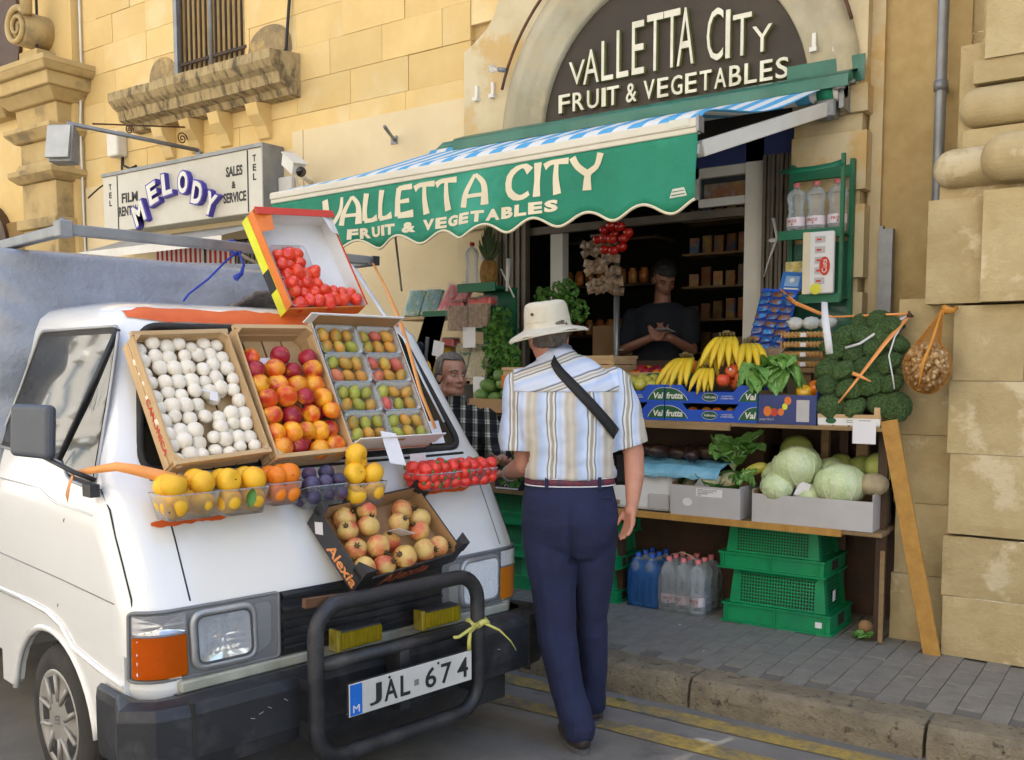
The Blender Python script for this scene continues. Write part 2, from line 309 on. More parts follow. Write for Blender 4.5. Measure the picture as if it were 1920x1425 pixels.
# produce
m_mush = mat('mushroom', (.86, .80, .70), (.80, .72, .58), 30, .6, rnd=.06, bump=.15, bsc=50, c3=(.60, .45, .30), sc3=26, lo3=.62, hi3=.72, sub=.1)
m_peach = mat('nectarine', (.88, .40, .02), (.66, .07, .01), 13, .36, rnd=.12, c3=(.45, .015, .02), sc3=11, lo=.42, hi=.64, lo3=.52, hi3=.66, det=2, coat=.2)
m_peachd = mat('dark_nectarine', (.42, .02, .03), (.26, .008, .03), 14, .35, rnd=.15, c3=(.75, .28, .03), sc3=12, lo3=.58, hi3=.7, det=2)
m_yel = mat('yellow_peach', (.88, .54, .03), (.86, .44, .02), 18, .5, rnd=.08, c3=(.82, .30, .02), sc3=14, lo3=.55, hi3=.8)
m_oran = mat('orange_peel', (.85, .24, .01), (.80, .19, .008), 20, .42, rnd=.08, bump=.25, bsc=260, bdist=.002)
m_plum = mat('plum', (.035, .025, .07), (.075, .07, .15), 22, .5, rnd=.2, c3=(.09, .02, .045), sc3=18)
m_straw = mat('red_pepper_skin', (.80, .07, .02), (.66, .025, .012), 16, .22, rnd=.12, coat=.5)
m_strawb = mat('strawberry', (.66, .02, .02), (.75, .06, .03), 60, .3, rnd=.15, bump=.3, bsc=200, coat=.3)
m_pearG = mat('prickly_pear_green', (.30, .36, .05), (.42, .38, .06), 25, .5, rnd=.2, bump=.2, bsc=80, c3=(.55, .22, .04), sc3=15, lo3=.56, hi3=.7)
m_pearO = mat('prickly_pear_orange', (.62, .25, .04), (.50, .30, .05), 25, .5, rnd=.2, bump=.2, bsc=80, c3=(.33, .30, .05), sc3=14)
m_pearR = mat('prickly_pear_red', (.55, .07, .09), (.52, .18, .07), 20, .45, rnd=.15, bump=.2, bsc=80)
m_pomeg = mat('pomegranate', (.70, .50, .16), (.62, .32, .10), 13, .45, rnd=.10, c3=(.62, .12, .06), sc3=13, lo3=.48, hi3=.64, bump=.3, bsc=70)
m_brown = mat('brown_dry', (.12, .07, .03), None, 20, .8)
m_leaf = mat('leaf_green', (.06, .17, .025), (.10, .24, .04), 18, .6, rnd=.15, bump=.3, bsc=40)
m_lettuce = mat('lettuce_green', (.10, .27, .04), (.17, .36, .07), 14, .5, bump=.7, bsc=40, bdist=.01, vein=(42, (.30, .48, .16), .05))
m_parsley = mat('parsley_green', (.05, .15, .02), (.10, .24, .03), 22, .7)
m_brocc = mat('broccoli_head', (.04, .10, .025), (.12, .20, .055), 90, .9, rnd=.15, bump=1, bsc=170, bdist=.02, lo=.42, hi=.58)
m_broccst = mat('broccoli_stem', (.20, .28, .09), None, 12, .7)
m_cab = mat('pale_cabbage', (.58, .66, .38), (.46, .57, .25), 9, .42, bump=.5, bsc=14, rnd=.05, c3=(.62, .68, .42), sc3=12, bdist=.012, vein=(34, (.74, .78, .58), .05))
m_melon = mat('green_melon', (.27, .33, .07), (.34, .38, .10), 9, .55, rnd=.15, bump=.25, bsc=40)
m_cauli = mat('cauliflower', (.72, .66, .42), (.62, .56, .32), 30, .8, bump=1, bsc=70, bdist=.01)
m_ban = mat('banana', (.80, .56, .03), (.72, .50, .03), 6, .45, rnd=.08, c3=(.62, .52, .05), sc3=9, lo3=.55, hi3=.8)
m_bantip = mat('banana_tip', (.16, .12, .04), None, 6, .7)
m_apple = mat('red_apple', (.60, .05, .025), (.66, .16, .05), 9, .3, rnd=.15, c3=(.72, .36, .08), sc3=7, lo3=.58, hi3=.8)
m_lemon = mat('yellow_pear', (.55, .50, .08), (.46, .44, .07), 9, .45, rnd=.12)
m_tomato = mat('tomato', (.62, .02, .01), None, 9, .2, coat=.6, rnd=.08)
m_nuts = mat('nut_brown', (.68, .40, .13), (.40, .20, .06), 40, .7, bump=1, bsc=90, bdist=.01)
m_garlic = mat('garlic_snail', (.78, .62, .38), (.42, .28, .13), 60, .7, rnd=.2)
m_net = mat('orange_net', (.62, .26, .03), None, 20, .6)
m_snack = mat('blue_wrapper', (.01, .05, .24), (.05, .25, .55), 45, .22, rnd=.3, c3=(.22, .09, .03), sc3=20, lo3=.48, hi3=.56)
m_pack = mat('colour_packets', (.65, .12, .05), (.7, .45, .05), 16, .4, rnd=.4, c3=(.6, .58, .55), sc3=12)
m_pine = mat('pineapple', (.42, .22, .05), (.20, .11, .03), 30, .8, bump=1, bsc=40, bdist=.01)
m_pinel = mat('pineapple_leaf', (.09, .14, .05), (.13, .17, .07), 12, .6)
m_phone = mat('phone_grey', (.3, .3, .32), None, 5, .3)
# ================================================================ SETTING
def struct(mb, name, mats, parent=None, **k):
    o = mb.obj(name, mats, parent, **k)
    if not parent: o['kind'] = 'structure'
    return o
road = struct(MB().box((-60, -30, -.3), (40, 3.88, 0)), 'road', m_asphalt)
def wavy_line(y0, y1, name):
    mb = MB(); vs = []; n = 120
    for i in range(n + 1):
        x = -30 + 34 * i / n
        j = .012 * noise.noise((x * 3, y0, 0))
        vs += [(x, y0 + j, .004), (x, y1 - j, .004)]
    mb.add(vs, [(2 * i, 2 * i + 2, 2 * i + 3, 2 * i + 1) for i in range(n)]); return struct(mb, name, m_yline)
wavy_line(3.655, 3.765, 'yellow_line'); wavy_line(3.40, 3.51, 'yellow_line')
pav = link('pavement', MB().box((-60, 3.95, -.3), (-4.2, 12, .13)).box((-4.2, 3.95, -.3), (.8, 12, .122)).box((.8, 3.95, -.3), (40, 12, .13)).mesh('pavement', m_joint)); pav['kind'] = 'structure'
kerb = thing('kerb', None, None); kerb['kind'] = 'structure'
def kerb_mesh(L):
    pr = [(3.83, -.05), (3.835, .07), (3.85, .115), (3.875, .134), (4.03, .134), (4.03, -.05)]; mb = MB()
    n = 12
    rings = []
    for i in range(n + 1):
        x = L * i / n; q = .008 if i in (0, n) else 0
        rings.append([(x, y + q + .006 * noise.noise((x * 5 + L, y * 9, z * 9)), z - q + .005 * noise.noise((x * 6, y * 9 + 4, z * 9))) for y, z in pr])
    vs = [p for r_ in rings for p in r_]; k = len(pr)
    fs = [(i * k + j, (i + 1) * k + j, (i + 1) * k + (j + 1) % k, i * k + (j + 1) % k) for i in range(n) for j in range(k)] + [tuple(range(k)), tuple(range(n * k + k - 1, n * k - 1, -1))]
    return mb.add(vs, fs).mesh('kerb_stone', m_kerb)
km = kerb_mesh(.966)
for i in range(-9, 5): link('kerb_stone', km, kerb, T(-.76 + .98 * i + .007, 0, 0))
# paving bricks, pieces where they can be told apart
bm_ = MB().box((-.0485, -.0985, -.02), (.0485, .0985, 0), ch=.0015).mesh('paving_brick', m_paver)
k = 0
for r_ in range(4):
    y = 4.14 + .2 * r_
    for i in range(48):
        x = -3.95 + .1 * i; yy = y + (.1 if i % 2 else 0)
        if yy > 4.9 or k > 295: continue
        if x < -3.3 and r_ > 2: continue
        link('paving_brick', bm_, pav, T(x, yy, .1315 + rnd(-.0015, .0015))); k += 1
rest = MB()
for i in range(-20, 30):
    for r_ in range(4):
        x = -3.95 + .1 * i; yy = 4.94 + .2 * r_ + (.1 if i % 2 else 0)
        rest.box((x - .046, yy - .096, .11), (x + .046, yy + .096, .1305 + rnd(-.0015, .001)))
    if i < 0:
        for r_ in range(4): x = -3.95 + .1 * i; yy = 4.14 + .2 * r_ + (.1 if i % 2 else 0); rest.box((x - .046, yy - .096, .11), (x + .046, yy + .096, .1305))
rest.obj('far_paving', m_paver, pav, kind='stuff')

# ---- middle building with the greengrocer
bld = thing('shop_building', 'yellow limestone building with the greengrocer shop front and the arched sign recess', 'building', (-4, 5.6, 0))
bld.matrix_world = Matrix()
def block(x0, x1, z0, z1, y, m, parent, d=.05, ch=.006, name='stone_block', wob=.004):
    """One ashlar block whose face stands at y (towards -Y)."""
    yy = y + rnd(-wob, wob)
    mb = MB(); g = .0014
    a, b, c, e = x0 + g, x1 - g, z0 + g, z1 - g; ch = ch * (.25 if m is m_stone else .5)
    vs = [(a, yy + d, c), (b, yy + d, c), (b, yy + d, e), (a, yy + d, e), (a, yy + ch, c), (b, yy + ch, c), (b, yy + ch, e), (a, yy + ch, e),
          (a + ch, yy, c + ch), (b - ch, yy, c + ch), (b - ch, yy, e - ch), (a + ch, yy, e - ch)]
    fs = [(8, 9, 10, 11)]
    for i in range(4):
        j = (i + 1) % 4; fs += [(4 + i, 4 + j, 8 + j, 8 + i), (i, j, 4 + j, 4 + i)]
    if m is m_stone_r or (m is m_surround and x1 - x0 > .2):
        nx, nz = max(3, int((b - a) / .045)), max(3, int((e - c) / .045)); hh = (d > .3) * .0045 + .002
        def FF(u, v):
            x, z_ = a + (b - a) * u, c + (e - c) * v; ed = min(u, 1 - u) * (b - a), min(v, 1 - v) * (e - c); k = min(ed); ro = ch + .010 * abs(noise.noise((x * 9, z_ * 9, y)))
            return (x, yy + (max(0, 1 - k / ro) ** 2 * ro * .7) + hh * (noise.noise((x * 5, z_ * 5, y * 3)) + .8 * noise.noise((x * 17, z_ * 17, 2))), z_)
        mb.grid(FF, nx, nz, 0, None, False); r0 = ch * .7 + .006
        mb.add([(a, yy + d, c), (b, yy + d, c), (b, yy + d, e), (a, yy + d, e), (a, yy + r0, c), (b, yy + r0, c), (b, yy + r0, e), (a, yy + r0, e)], [(0, 1, 5, 4), (1, 2, 6, 5), (2, 3, 7, 6), (3, 0, 4, 7)])
        return mb.obj(name, m, parent)
    mb.add(vs, fs); return mb.obj(name, m, parent)
XR = -1.5; XL = -9.15
# body of the wall behind the ashlar and plaster
mb = MB()
mb.box((XL, 5.64, .13), (-4.04, 6.0, 8.8)).box((-4.04, 5.64, 3.9), (-1.9, 6.0, 8.8)).box((-1.9, 5.64, .13), (-1.0, 6.0, 8.8)).box((-4.04, 5.75, 3.0), (-1.9, 6.0, 3.9))
mb.obj('wall', m_mortar, bld)
# plain painted band round the ground floor, a thin coat proud of the blocks' plane
mb = MB()
mb.box((-6.06, 5.575, .13), (-4.30, 5.64, 3.43)).box((XL, 5.585, 2.62), (-6.06, 5.64, 3.30)).box((XL, 5.585, .13), (-8.0, 5.64, 2.62)).box((-6.35, 5.585, .13), (-6.06, 5.64, 2.62)).box((-6.10, 5.565, .13), (-5.98, 5.575, 3.43))
mb.obj('painted_plaster', m_plaster, bld)
# ashlar above
z = 3.30; r_ = 0
HH = [.27, .26, .27, .27, .26, .27, .27, .28]
for h in HH:
    x = XL + (0 if r_ % 2 else -.25)
    while x < -4.28:
        w = rnd(.5, .72); a, b = max(x, XL), min(x + w, -4.28)
        if -4.28 - b < .2: b = -4.28
        z0 = z
        if b - a > .1:
            lo = z if z > 3.42 else (3.30 if b <= -6.06 else 3.43)
            win = (-7.62, -6.68, 4.10, 9)
            if not (b > win[0] and a < win[1] and z + h > win[2]):
                if z + h - lo > .04: block(a, b, lo, z + h, 5.597, m_stone, bld)
            else:
                if a < win[0] - .03: block(a, win[0], lo, z + h, 5.597, m_stone, bld)
                if b > win[1] + .03: block(win[1], b, lo, z + h, 5.597, m_stone, bld)
                if z < win[2] - .05: block(max(a, win[0]), min(b, win[1]), lo, win[2], 5.597, m_stone, bld)
        x = b
        if b >= -4.28: break
    z += h; r_ += 1
ztop = z
MB().box((XL, 5.60, ztop), (-7.62, 5.64, 8.8)).box((-6.68, 5.60, ztop), (-1.0, 5.64, 8.8)).box((-7.62, 5.60, 6), (-6.68, 5.64, 8.8)).obj('upper_wall', m_stone, bld)
# painted surround of the arch with its hollowed shoulders
CX, CZ, RI, RO = -2.73, 3.05, .905, 1.19
def arc(r, a0, a1, n): return [(CX + r * cos(rad(a0 + (a1 - a0) * i / n)), CZ + r * sin(rad(a0 + (a1 - a0) * i / n))) for i in range(n + 1)]
left = [(-4.28, 3.05), (-4.28, 3.72), (-4.20, 3.76), (-4.08, 3.84), (-4.01, 3.93), (-3.96, 4.06), (-3.94, 4.25), (-3.94, ztop + .1), (CX, ztop + .1)]
arcL = arc(RO, 90, 180, 20)
mb = MB()
ptsL = left + [(CX, CZ + RO)] + arcL[1:]
mb.prism(ptsL, (5.52, 5.64))
ptsR = [(CX, CZ + RO), (CX, ztop + .1), (XR, ztop + .1), (XR, 3.05)] + arc(RO, 0, 90, 20)[:-1]
mb.prism(ptsR, (5.52, 5.64))
mb.obj('arch_surround', m_surround, bld)
block(-4.28, -3.94, 3.93, ztop, 5.6, m_stone, bld)
# moulded rings: half-round profile swept round the arch
prof = [(RO + .012, 5.60), (RO + .012, 5.50), (RO - .03, 5.47), (RO - .10, 5.47), (RO - .12, 5.49), (RO - .17, 5.49), (RO - .19, 5.515), (RO - .23, 5.51), (RO - .25, 5.53), (RI + .015, 5.53), (RI, 5.55), (RI, 5.66)]
mb = MB(); n = 48; vs = []
for i in range(n + 1):
    a = pi * i / n
    for r0, y in prof: vs.append((CX + r0 * cos(a), y, CZ + r0 * sin(a)))
k = len(prof); mb.add(vs, [(i * k + j, i * k + j + 1, (i + 1) * k + j + 1, (i + 1) * k + j) for i in range(n) for j in range(k - 1)], 0, None, True)
mb.obj('arch_moulding', m_ring, bld)
block(CX - .13, CX + .13, CZ + RO - .25, CZ + RO + .3, 5.44, m_ring, bld, d=.1, name='keystone')
# pilasters with quoins either side of the door
for i, (z0, z1, pr_) in enumerate([(.13, .6, 0), (.6, 1.07, .03), (1.07, 1.52, 0), (1.52, 1.92, .03), (1.92, 2.0, -.03), (2.0, 2.40, .03), (2.40, 2.48, -.03), (2.48, 2.80, .03), (2.80, 2.90, -.03), (2.90, 3.05, .03)]):
    block(-1.90, XR + pr_ * .6, z0, z1, 5.50 - pr_ * .6, m_surround, bld, d=.14, ch=.012)
    block(-4.33 - pr_ * .6, -4.04, z0, z1, 5.53 - pr_ * .5, m_plaster, bld, d=.11, ch=.008)
# recess wall between the surround and the buttress
z = .13; i = 0
for h in [.46, .44, .46, .43, .45, .44, .45, .46, .44, .45, .5, .5]:
    xs = [XR + .001, -1.30, -.9] if i % 2 else [XR + .001, -1.18, -.9]
    for a, b in zip(xs, xs[1:]): block(a, b, z, z + h, 5.66, m_stone_r, bld, wob=.003)
    z += h; i += 1
MB().box((XR, 5.60, 0.13), (-1.43, 5.66, 6)).obj('wall_edge', m_surround, bld)

# ---- window with bars and heavy sill
wx0, wx1, wz0, wz1 = -7.62, -6.68, 4.10, 6.0
win = MB().box((wx0, 5.80, wz0), (wx0 + .07, 5.86, wz1)).box((wx1 - .07, 5.80, wz0), (wx1, 5.86, wz1)).box((wx0, 5.80, wz0), (wx1, 5.86, wz0 + .07)).box(((wx0 + wx1) / 2 - .035, 5.795, wz0), ((wx0 + wx1) / 2 + .035, 5.855, wz1)).obj('window', m_darkwood, bld)
MB().box((wx0 + .05, 5.87, wz0), (wx1 - .05, 5.875, wz1)).obj('pane', m_dglass, win)
MB().box((wx0, 5.60, wz0), (wx0 + .02, 5.9, wz1)).box((wx1 - .02, 5.60, wz0), (wx1, 5.9, wz1)).obj('reveal', m_stone, win)
bars = []
for i in range(13):
    x = wx0 + .06 + (wx1 - wx0 - .12) * i / 12
    MB().tube([(x, 5.60, wz0), (x, 5.60, wz1)], .011 if i != 6 else .02, 6).obj('bar', m_iron if i != 6 else m_galv, win)
for z in (wz0 + .12, 5.1): MB().box((wx0, 5.59, z), (wx1, 5.612, z + .025)).obj('cross_bar', m_iron, win)
MB().box((wx0 - .02, 5.57, wz0), (wx0 + .03, 5.61, wz1)).obj('shutter_edge', m_galv, win)
sillm = [(5.60, 3.70), (5.50, 3.71), (5.47, 3.76), (5.38, 3.78), (5.36, 3.86), (5.31, 3.89), (5.27, 3.94), (5.27, 4.01), (5.60, 4.05)]
def run(profile, x0, x1, nx=14, wob=.008, seed=0):
    mb = MB(); vs = []; k = len(profile)
    for i in range(nx + 1):
        x = x0 + (x1 - x0) * i / nx
        for y, z in profile: vs.append((x, y + wob * noise.noise((x * 4 + seed, y * 8, z * 8)), z + wob * noise.noise((x * 4, y * 8 + 7, z * 8 + seed))))
    fs = [(i * k + j, i * k + (j + 1) % k, (i + 1) * k + (j + 1) % k, (i + 1) * k + j) for i in range(nx) for j in range(k)] + [tuple(range(k - 1, -1, -1)), tuple(range(nx * k, nx * k + k))]
    return mb.add(vs, fs)
run(sillm, -8.22, -6.02, 30, .006).obj('sill', m_sill, bld)
for x in (-7.75, -7.35, -6.95, -6.45):
    pr_ = [(5.60, 3.42), (5.57, 3.43), (5.53, 3.52), (5.46, 3.60), (5.43, 3.69), (5.60, 3.71)]
    run(pr_, x - .07, x + .07, 3, .004).obj('corbel', m_stone, bld)
m_soot = mat('sooty_stone', (.36, .26, .13), (.20, .15, .085), 7, .95, bump=.5, c3=(.50, .35, .14), sc3=6)
for x0, x1 in ((-8.05, -7.64), (-6.66, -6.12)):
    mb = MB(); c = (x0 + x1) / 2; w = (x1 - x0) / 2
    mb.prism([(c + w * cos(a), 4.05 + .30 * max(0, sin(a)) ** .6) for a in [pi * i / 16 for i in range(17)]], (5.5905, 5.60)); mb.obj('soot_stain', m_soot, bld)

# ---- left building: pilaster with moulded capital and scroll
lb = thing('baroque_building', 'old limestone building with moulded pilaster capital and carved scroll', 'building', (-9.6, 5.5, 0)); lb.matrix_world = Matrix()
MB().box((-18, 5.50, .13), (-9.16, 6.2, 8.8)).obj('wall', m_stone, lb)
def stack(levels, x0, x1, y, m, parent, name):
    for z0, z1, p0, p1 in levels:
        mb = MB(); a = [(x0 - p0, y - p0), (x1 + p0, y - p0), (x1 + p0, y + .4), (x0 - p0, y + .4)]; b = [(x0 - p1, y - p1), (x1 + p1, y - p1), (x1 + p1, y + .4), (x0 - p1, y + .4)]
        vs = [(p[0], p[1], z0) for p in a] + [(p[0], p[1], z1) for p in b]
        mb.add(vs, [(3, 2, 1, 0), (4, 5, 6, 7), (0, 1, 5, 4), (1, 2, 6, 5), (2, 3, 7, 6), (3, 0, 4, 7)]); bev(mb.obj(name, m, parent), .012)
m_sto2 = mat('capital_stone', (.52, .38, .17), (.42, .30, .13), 3, .9, bump=.5, bsc=24, c3=(.25, .19, .10), sc3=3, lo3=.55, hi3=.7, rnd=.05)
stack([(.13, 2.9, 0, 0), (2.9, 3.0, .05, .05), (3.0, 3.36, 0, 0), (3.36, 3.42, .03, .10), (3.42, 3.48, .10, .10), (3.48, 3.56, .05, .02), (3.56, 3.76, .0, .0), (3.76, 3.84, .04, .12), (3.84, 3.89, .12, .12)], -9.85, -9.22, 5.32, m_sto2, lb, 'pilaster_block')
stack([(3.89, 4.12, .0, .02), (4.12, 4.22, .06, .16), (4.22, 4.34, .20, .22), (4.34, 4.40, .26, .30), (4.40, 4.46, .30, .30)], -9.95, -9.22, 5.36, m_sto2, lb, 'cornice_block')
stack([(4.12, 4.22, .06, .16), (4.22, 4.34, .20, .22), (4.34, 4.46, .26, .30)], -12.2, -10.3, 5.45, m_sto2, lb, 'cornice_block')
stack([(4.46, 4.66, .0, .0)], -9.78, -9.45, 5.30, m_sto2, lb, 'scroll_plinth')
sp = []
for i in range(60):
    a = i / 59 * 4.2 * pi; r0 = .19 * (1 - i / 66); sp.append((-9.62 + r0 * cos(a + .6), 5.20, 4.86 + r0 * sin(a + .6)))
mb = MB().tube(sp, [.035 * (1 - i / 90) for i in range(60)], 8)
mb.tube([(-9.45, 5.22, 4.95), (-9.47, 5.22, 5.2), (-9.62, 5.22, 5.5), (-9.6, 5.22, 5.9)], [.05, .07, .08, .08], 8).lathe([(.01, -.16), (.17, -.16), (.17, .16), (.01, .16)], (0, 0, 0), 24, 0, T(-9.62, 5.38, 4.86) @ R(90, 'X'))
mb.obj('carved_scroll', m_sto2, lb)
mb = MB().prism([(-10.9 + .55 * cos(a), 2.75 + .55 * sin(a)) for a in [pi * i / 16 for i in range(17)]] + [(-11.45, .13), (-10.35, .13)], (5.40, 5.5)); mb.obj('arched_door', m_darkwood, lb)
MB().box((-10.75, 5.44, 2.35), (-9.9, 5.5, 3.05), ch=.02).obj('arched_panel', mat('ochre_panel', (.25, .15, .04), None, 3, .8), lb)
MB().prism([(-10.8 + .75 * cos(a), 5.0 + .9 * sin(a)) for a in [2 * pi * i / 28 for i in range(28)]], (5.46, 5.5)).obj('dark_recess', m_darkwood, lb)

# ---- right building: plinth, buttress and fat mouldings
rb = thing('buttress_building', 'weathered stone building with broad buttress and fat rounded mouldings', 'building', (-.9, 4.9, 0)); rb.matrix_world = Matrix()
zs = [.13, .47, .83, 1.17, 1.50, 1.84]
for i, (z0, z1) in enumerate(zip(zs, zs[1:])): block(-1.18 + (0.012 * (i % 2)), -.88, z0, z1, 5.03, m_stone_r, rb, d=.6, ch=.012)
zs = [.13, .47, .69, 1.08, 1.26, 1.52, 1.78]
zs = [.13, .47, .72, 1.10, 1.30, 1.54, 1.79]
zs = [.13, .42, .72, 1.10, 1.44, 1.79]
for i, (z0, z1) in enumerate(zip(zs, zs[1:])):
    off = [.0, -.008, .012, -.004, .006][i]
    xb = [-.45, -.30, -.52, -.26, -.6][i]
    block(-.905 + off, xb, z0, z1 - (.012 if i == 1 else 0), 4.87, m_stone_r, rb, d=.5, ch=.012, wob=.007)
    block(xb, .35, z0, z1 - (.012 if i == 1 else 0), 4.87, m_stone_r, rb, d=.5, ch=.016, wob=.004)
block(-1.03, -.785, 1.80, 2.285, 4.88, m_stone_r, rb, d=.5, ch=.012)
block(-.785, .35, 1.80, 2.30, 4.82, m_stone_r, rb, d=.5, ch=.012)
MB().box((-.99, 4.93, 2.28), (.35, 5.5, 2.36)).box((-.93, 4.99, 2.4), (.35, 5.5, 3.0)).box((-.86, 4.92, 2.80), (.35, 5.5, 2.90)).box((-.90, 4.94, 2.50), (.35, 5.5, 2.60)).obj('moulding_core', m_stone_r, rb)
def roll(x0, z0, z1, y, name='round_moulding'):
    o = MB().box((x0, y, z0), (.35, 5.6, z1)).obj(name, m_stone_r, rb); return bev(o, (z1 - z0) * .49, 8)
roll(-1.02, 2.335, 2.515, 4.84); roll(-.80, 2.33, 2.54, 4.72); roll(-.925, 2.61, 2.79, 4.88)
for z0, z1 in ((2.90, 3.4), (3.4, 3.95), (3.95, 4.6)): block(-.815, .35, z0, z1, 4.90, m_stone_r, rb, d=.5, ch=.01)
MB().box((-.9, 5.36, 1.78), (.35, 5.66, 8.8)).box((.3, 4.95, .13), (12, 5.6, 8.8)).obj('wall', m_stone_r, rb)

# ---- shop interior
rm = thing('shop_interior', None, None); rm['kind'] = 'structure'
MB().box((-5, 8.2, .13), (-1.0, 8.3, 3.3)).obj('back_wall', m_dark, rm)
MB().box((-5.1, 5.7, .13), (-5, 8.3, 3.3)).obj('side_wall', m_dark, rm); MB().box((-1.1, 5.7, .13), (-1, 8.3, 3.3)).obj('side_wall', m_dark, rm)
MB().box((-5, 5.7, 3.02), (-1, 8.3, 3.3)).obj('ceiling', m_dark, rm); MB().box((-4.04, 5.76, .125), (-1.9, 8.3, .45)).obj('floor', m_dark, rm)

# ---- the street's other side, which the paint and panes reflect
ob = thing('opposite_building', 'pale limestone building across the street', 'building', (-3, -5, 0)); ob.matrix_world = Matrix()
def tower(x0, x1, m, H=12.5):
    mb = MB().box((x0, -6, 0), (x1, -5.2, H)).box((x0, -5.2, 3.6), (x1, -5.0, 3.85)).box((x0, -5.2, 6.8), (x1, -4.95, 7.1)).box((x0, -5.2, H - .4), (x1, -4.9, H)); mb.obj('wall', m, ob)
    x = x0 + 1
    while x < x1 - 1:
        for z in [q for q in (1.2, 4.6, 8.2, 12, 15.6) if q < H - 2]:
            w = MB().box((x - .1, -5.2, z - .1), (x + 1.1, -5.12, z + 1.9)).box((x - .3, -5.2, z - .3), (x + 1.3, -4.8, z - .1)).box((x - .25, -5.2, z + 1.95), (x + 1.25, -4.95, z + 2.15)).prism([(x + .5 + .75 * cos(a), z + 2.15 + .4 * sin(a)) for a in [pi * i / 10 for i in range(11)]], (-5.2, -5.0)).obj('window', m_white, ob); MB().box((x, -5.12, z), (x + .46, -5.11, z + 1.8)).box((x + .54, -5.12, z), (x + 1, -5.11, z + 1.8)).obj('pane', m_dglass, w)
        x += 2.6 if x > -30 else 4.4
m_opp = mat('pale_limestone', (.62, .57, .49), (.55, .50, .42), 2, .9, bump=.2)
tower(-80, -9.5, m_opp, 19); tower(-9.5, 9, m_opp, 12.5)
# ================================================================ SIGNS, AWNING, FIXTURES
# arched sign above the door
t = thing('arched_sign', 'dark arched shop sign with tall raised ivory letters above the green awning', 'sign', (CX, 5.55, 3.0)); t.matrix_world = Matrix()
MB().prism([(CX + (RI - .005) * cos(a), CZ + (RI - .005) * sin(a)) for a in [pi * i / 40 for i in range(41)]] + [(CX - RI + .005, 2.9), (CX + RI - .005, 2.9)], (5.57, 5.60)).obj('sign_board', m_archsign, t)
def raised(ch, x, z0, w, h, y, parent, off=.012, d=.028, mats=None, rot=0, name='letter', fd=.004):
    vs, fs = text_fit(ch, w, h, .5, off)
    mb = MB(); X = T(x, y, z0) @ Matrix.Rotation(rad(rot), 4, 'Y') @ FACE
    mb.add([(a, b, (c + .5) * d) for a, b, c in vs], fs, 1, X)
    mb.add([(a, b, d + (c + .5) * fd) for a, b, c in vs], fs, 0, X)
    return mb.obj(name, mats or [m_letter, m_olive], parent)
row = [('V', -3.42, 3.355, .12, .15), ('A', -3.31, 3.345, .115, .215), ('L', -3.175, 3.345, .085, .25), ('L', -3.065, 3.345, .085, .295), ('E', -2.955, 3.345, .085, .325), ('T', -2.85, 3.345, .11, .345), ('T', -2.735, 3.345, .11, .345), ('A', -2.645, 3.345, .11, .34),
       ('C', -2.45, 3.335, .105, .305), ('I', -2.33, 3.335, .028, .28), ('T', -2.285, 3.335, .115, .24), ('Y', -2.165, 3.335, .12, .15)]
for ch, x, z0, w, h in row: raised(ch, x, z0, w, h, 5.57, t, off=-.004)
x = -3.50
for wd, wtot in (('FRUIT', .475), ('&', .095), ('VEGETABLES', .945)):
    wts = {'I': .35, '&': 1.0}; tot = sum(wts.get(c, 1) for c in wd); u = wtot / tot
    for c in wd:
        cw = u * wts.get(c, 1); raised(c, x, 3.188 - .025 * (x + 3.5) / 1.5, cw * .8, .118, 5.57, t, off=.010); x += cw
    x += .03
# awning
t = thing('awning', 'shop awning with blue and white striped cloth and scalloped green valance with cream lettering', 'awning', (-3, 5.5, 3.1)); t.matrix_world = Matrix()
m_awst = stripes('blue_white_stripes', (1, -.21, 0), [(0, (.09, .36, .62)), (.5, (.70, .70, .68))], .165)
def awn(u, v):
    xa = -4.74 + 2.87 * u; xb = -4.47 + 2.84 * u; x = xa + (xb - xa) * v
    vv = v ** 1.6; b_ = (1 - math.exp(-vv * 24)) * (1 - vv) ** 2 * (.02 + .034 * min(1, u * 1.8)); return (x - .05 * (1 - math.exp(-vv * 24)), 4.16 + 1.24 * vv, 2.625 - .045 * (1 - u) * (1 - vv) + .405 * vv + b_ - .05 * sin(pi * vv) ** 2 * (.35 + .65 * u))
solid(MB().grid(awn, 30, 26).obj('striped_cloth', m_awst, t), .004)
AX0, AX1, AY = -4.73, -1.865, 4.135
bar = bev(MB().box((AX0, AY - .01, 2.565), (AX1, AY + .035, 2.635)).box((AX0, AY - .018, 2.59), (AX1, AY + .02, 2.628)).obj('front_bar', m_barw, t), .006)
MB().box((AX1, AY - .02, 2.57), (AX1 + .012, AY + .04, 2.64)).obj('end_cap', m_galv, bar)
def fold(x, z): k = (2.58 - z) / .35; return AY - .0 + k * (.022 * sin(x * 5.2 + 1) + .012 * sin(x * 13 + 2) + .01 * sin(x * 20.6) + .016 * noise.noise((x * 2.6 + z * 3, z * 4, 2)) + .007 * noise.noise((x * 8 - z * 9, z * 9, 5))) - .02 * k
def zb(x): return 2.245 + .028 * cos(2 * pi * (x + 2.14) / .306)
val = MB().grid(lambda u, v: (lambda x: (x, fold(x, 2.58 - (2.58 - zb(x)) * v), 2.58 - (2.58 - zb(x)) * v))(AX0 + (AX1 - AX0) * u), 190, 8).obj('valance', m_green, t); solid(val, .003, 0)
MB().tube([(x, fold(x, zb(x)), zb(x) - .002) for x in [AX0 + (AX1 - AX0) * i / 190 for i in range(191)]], .0075, 6).obj('edging', m_cream, t)
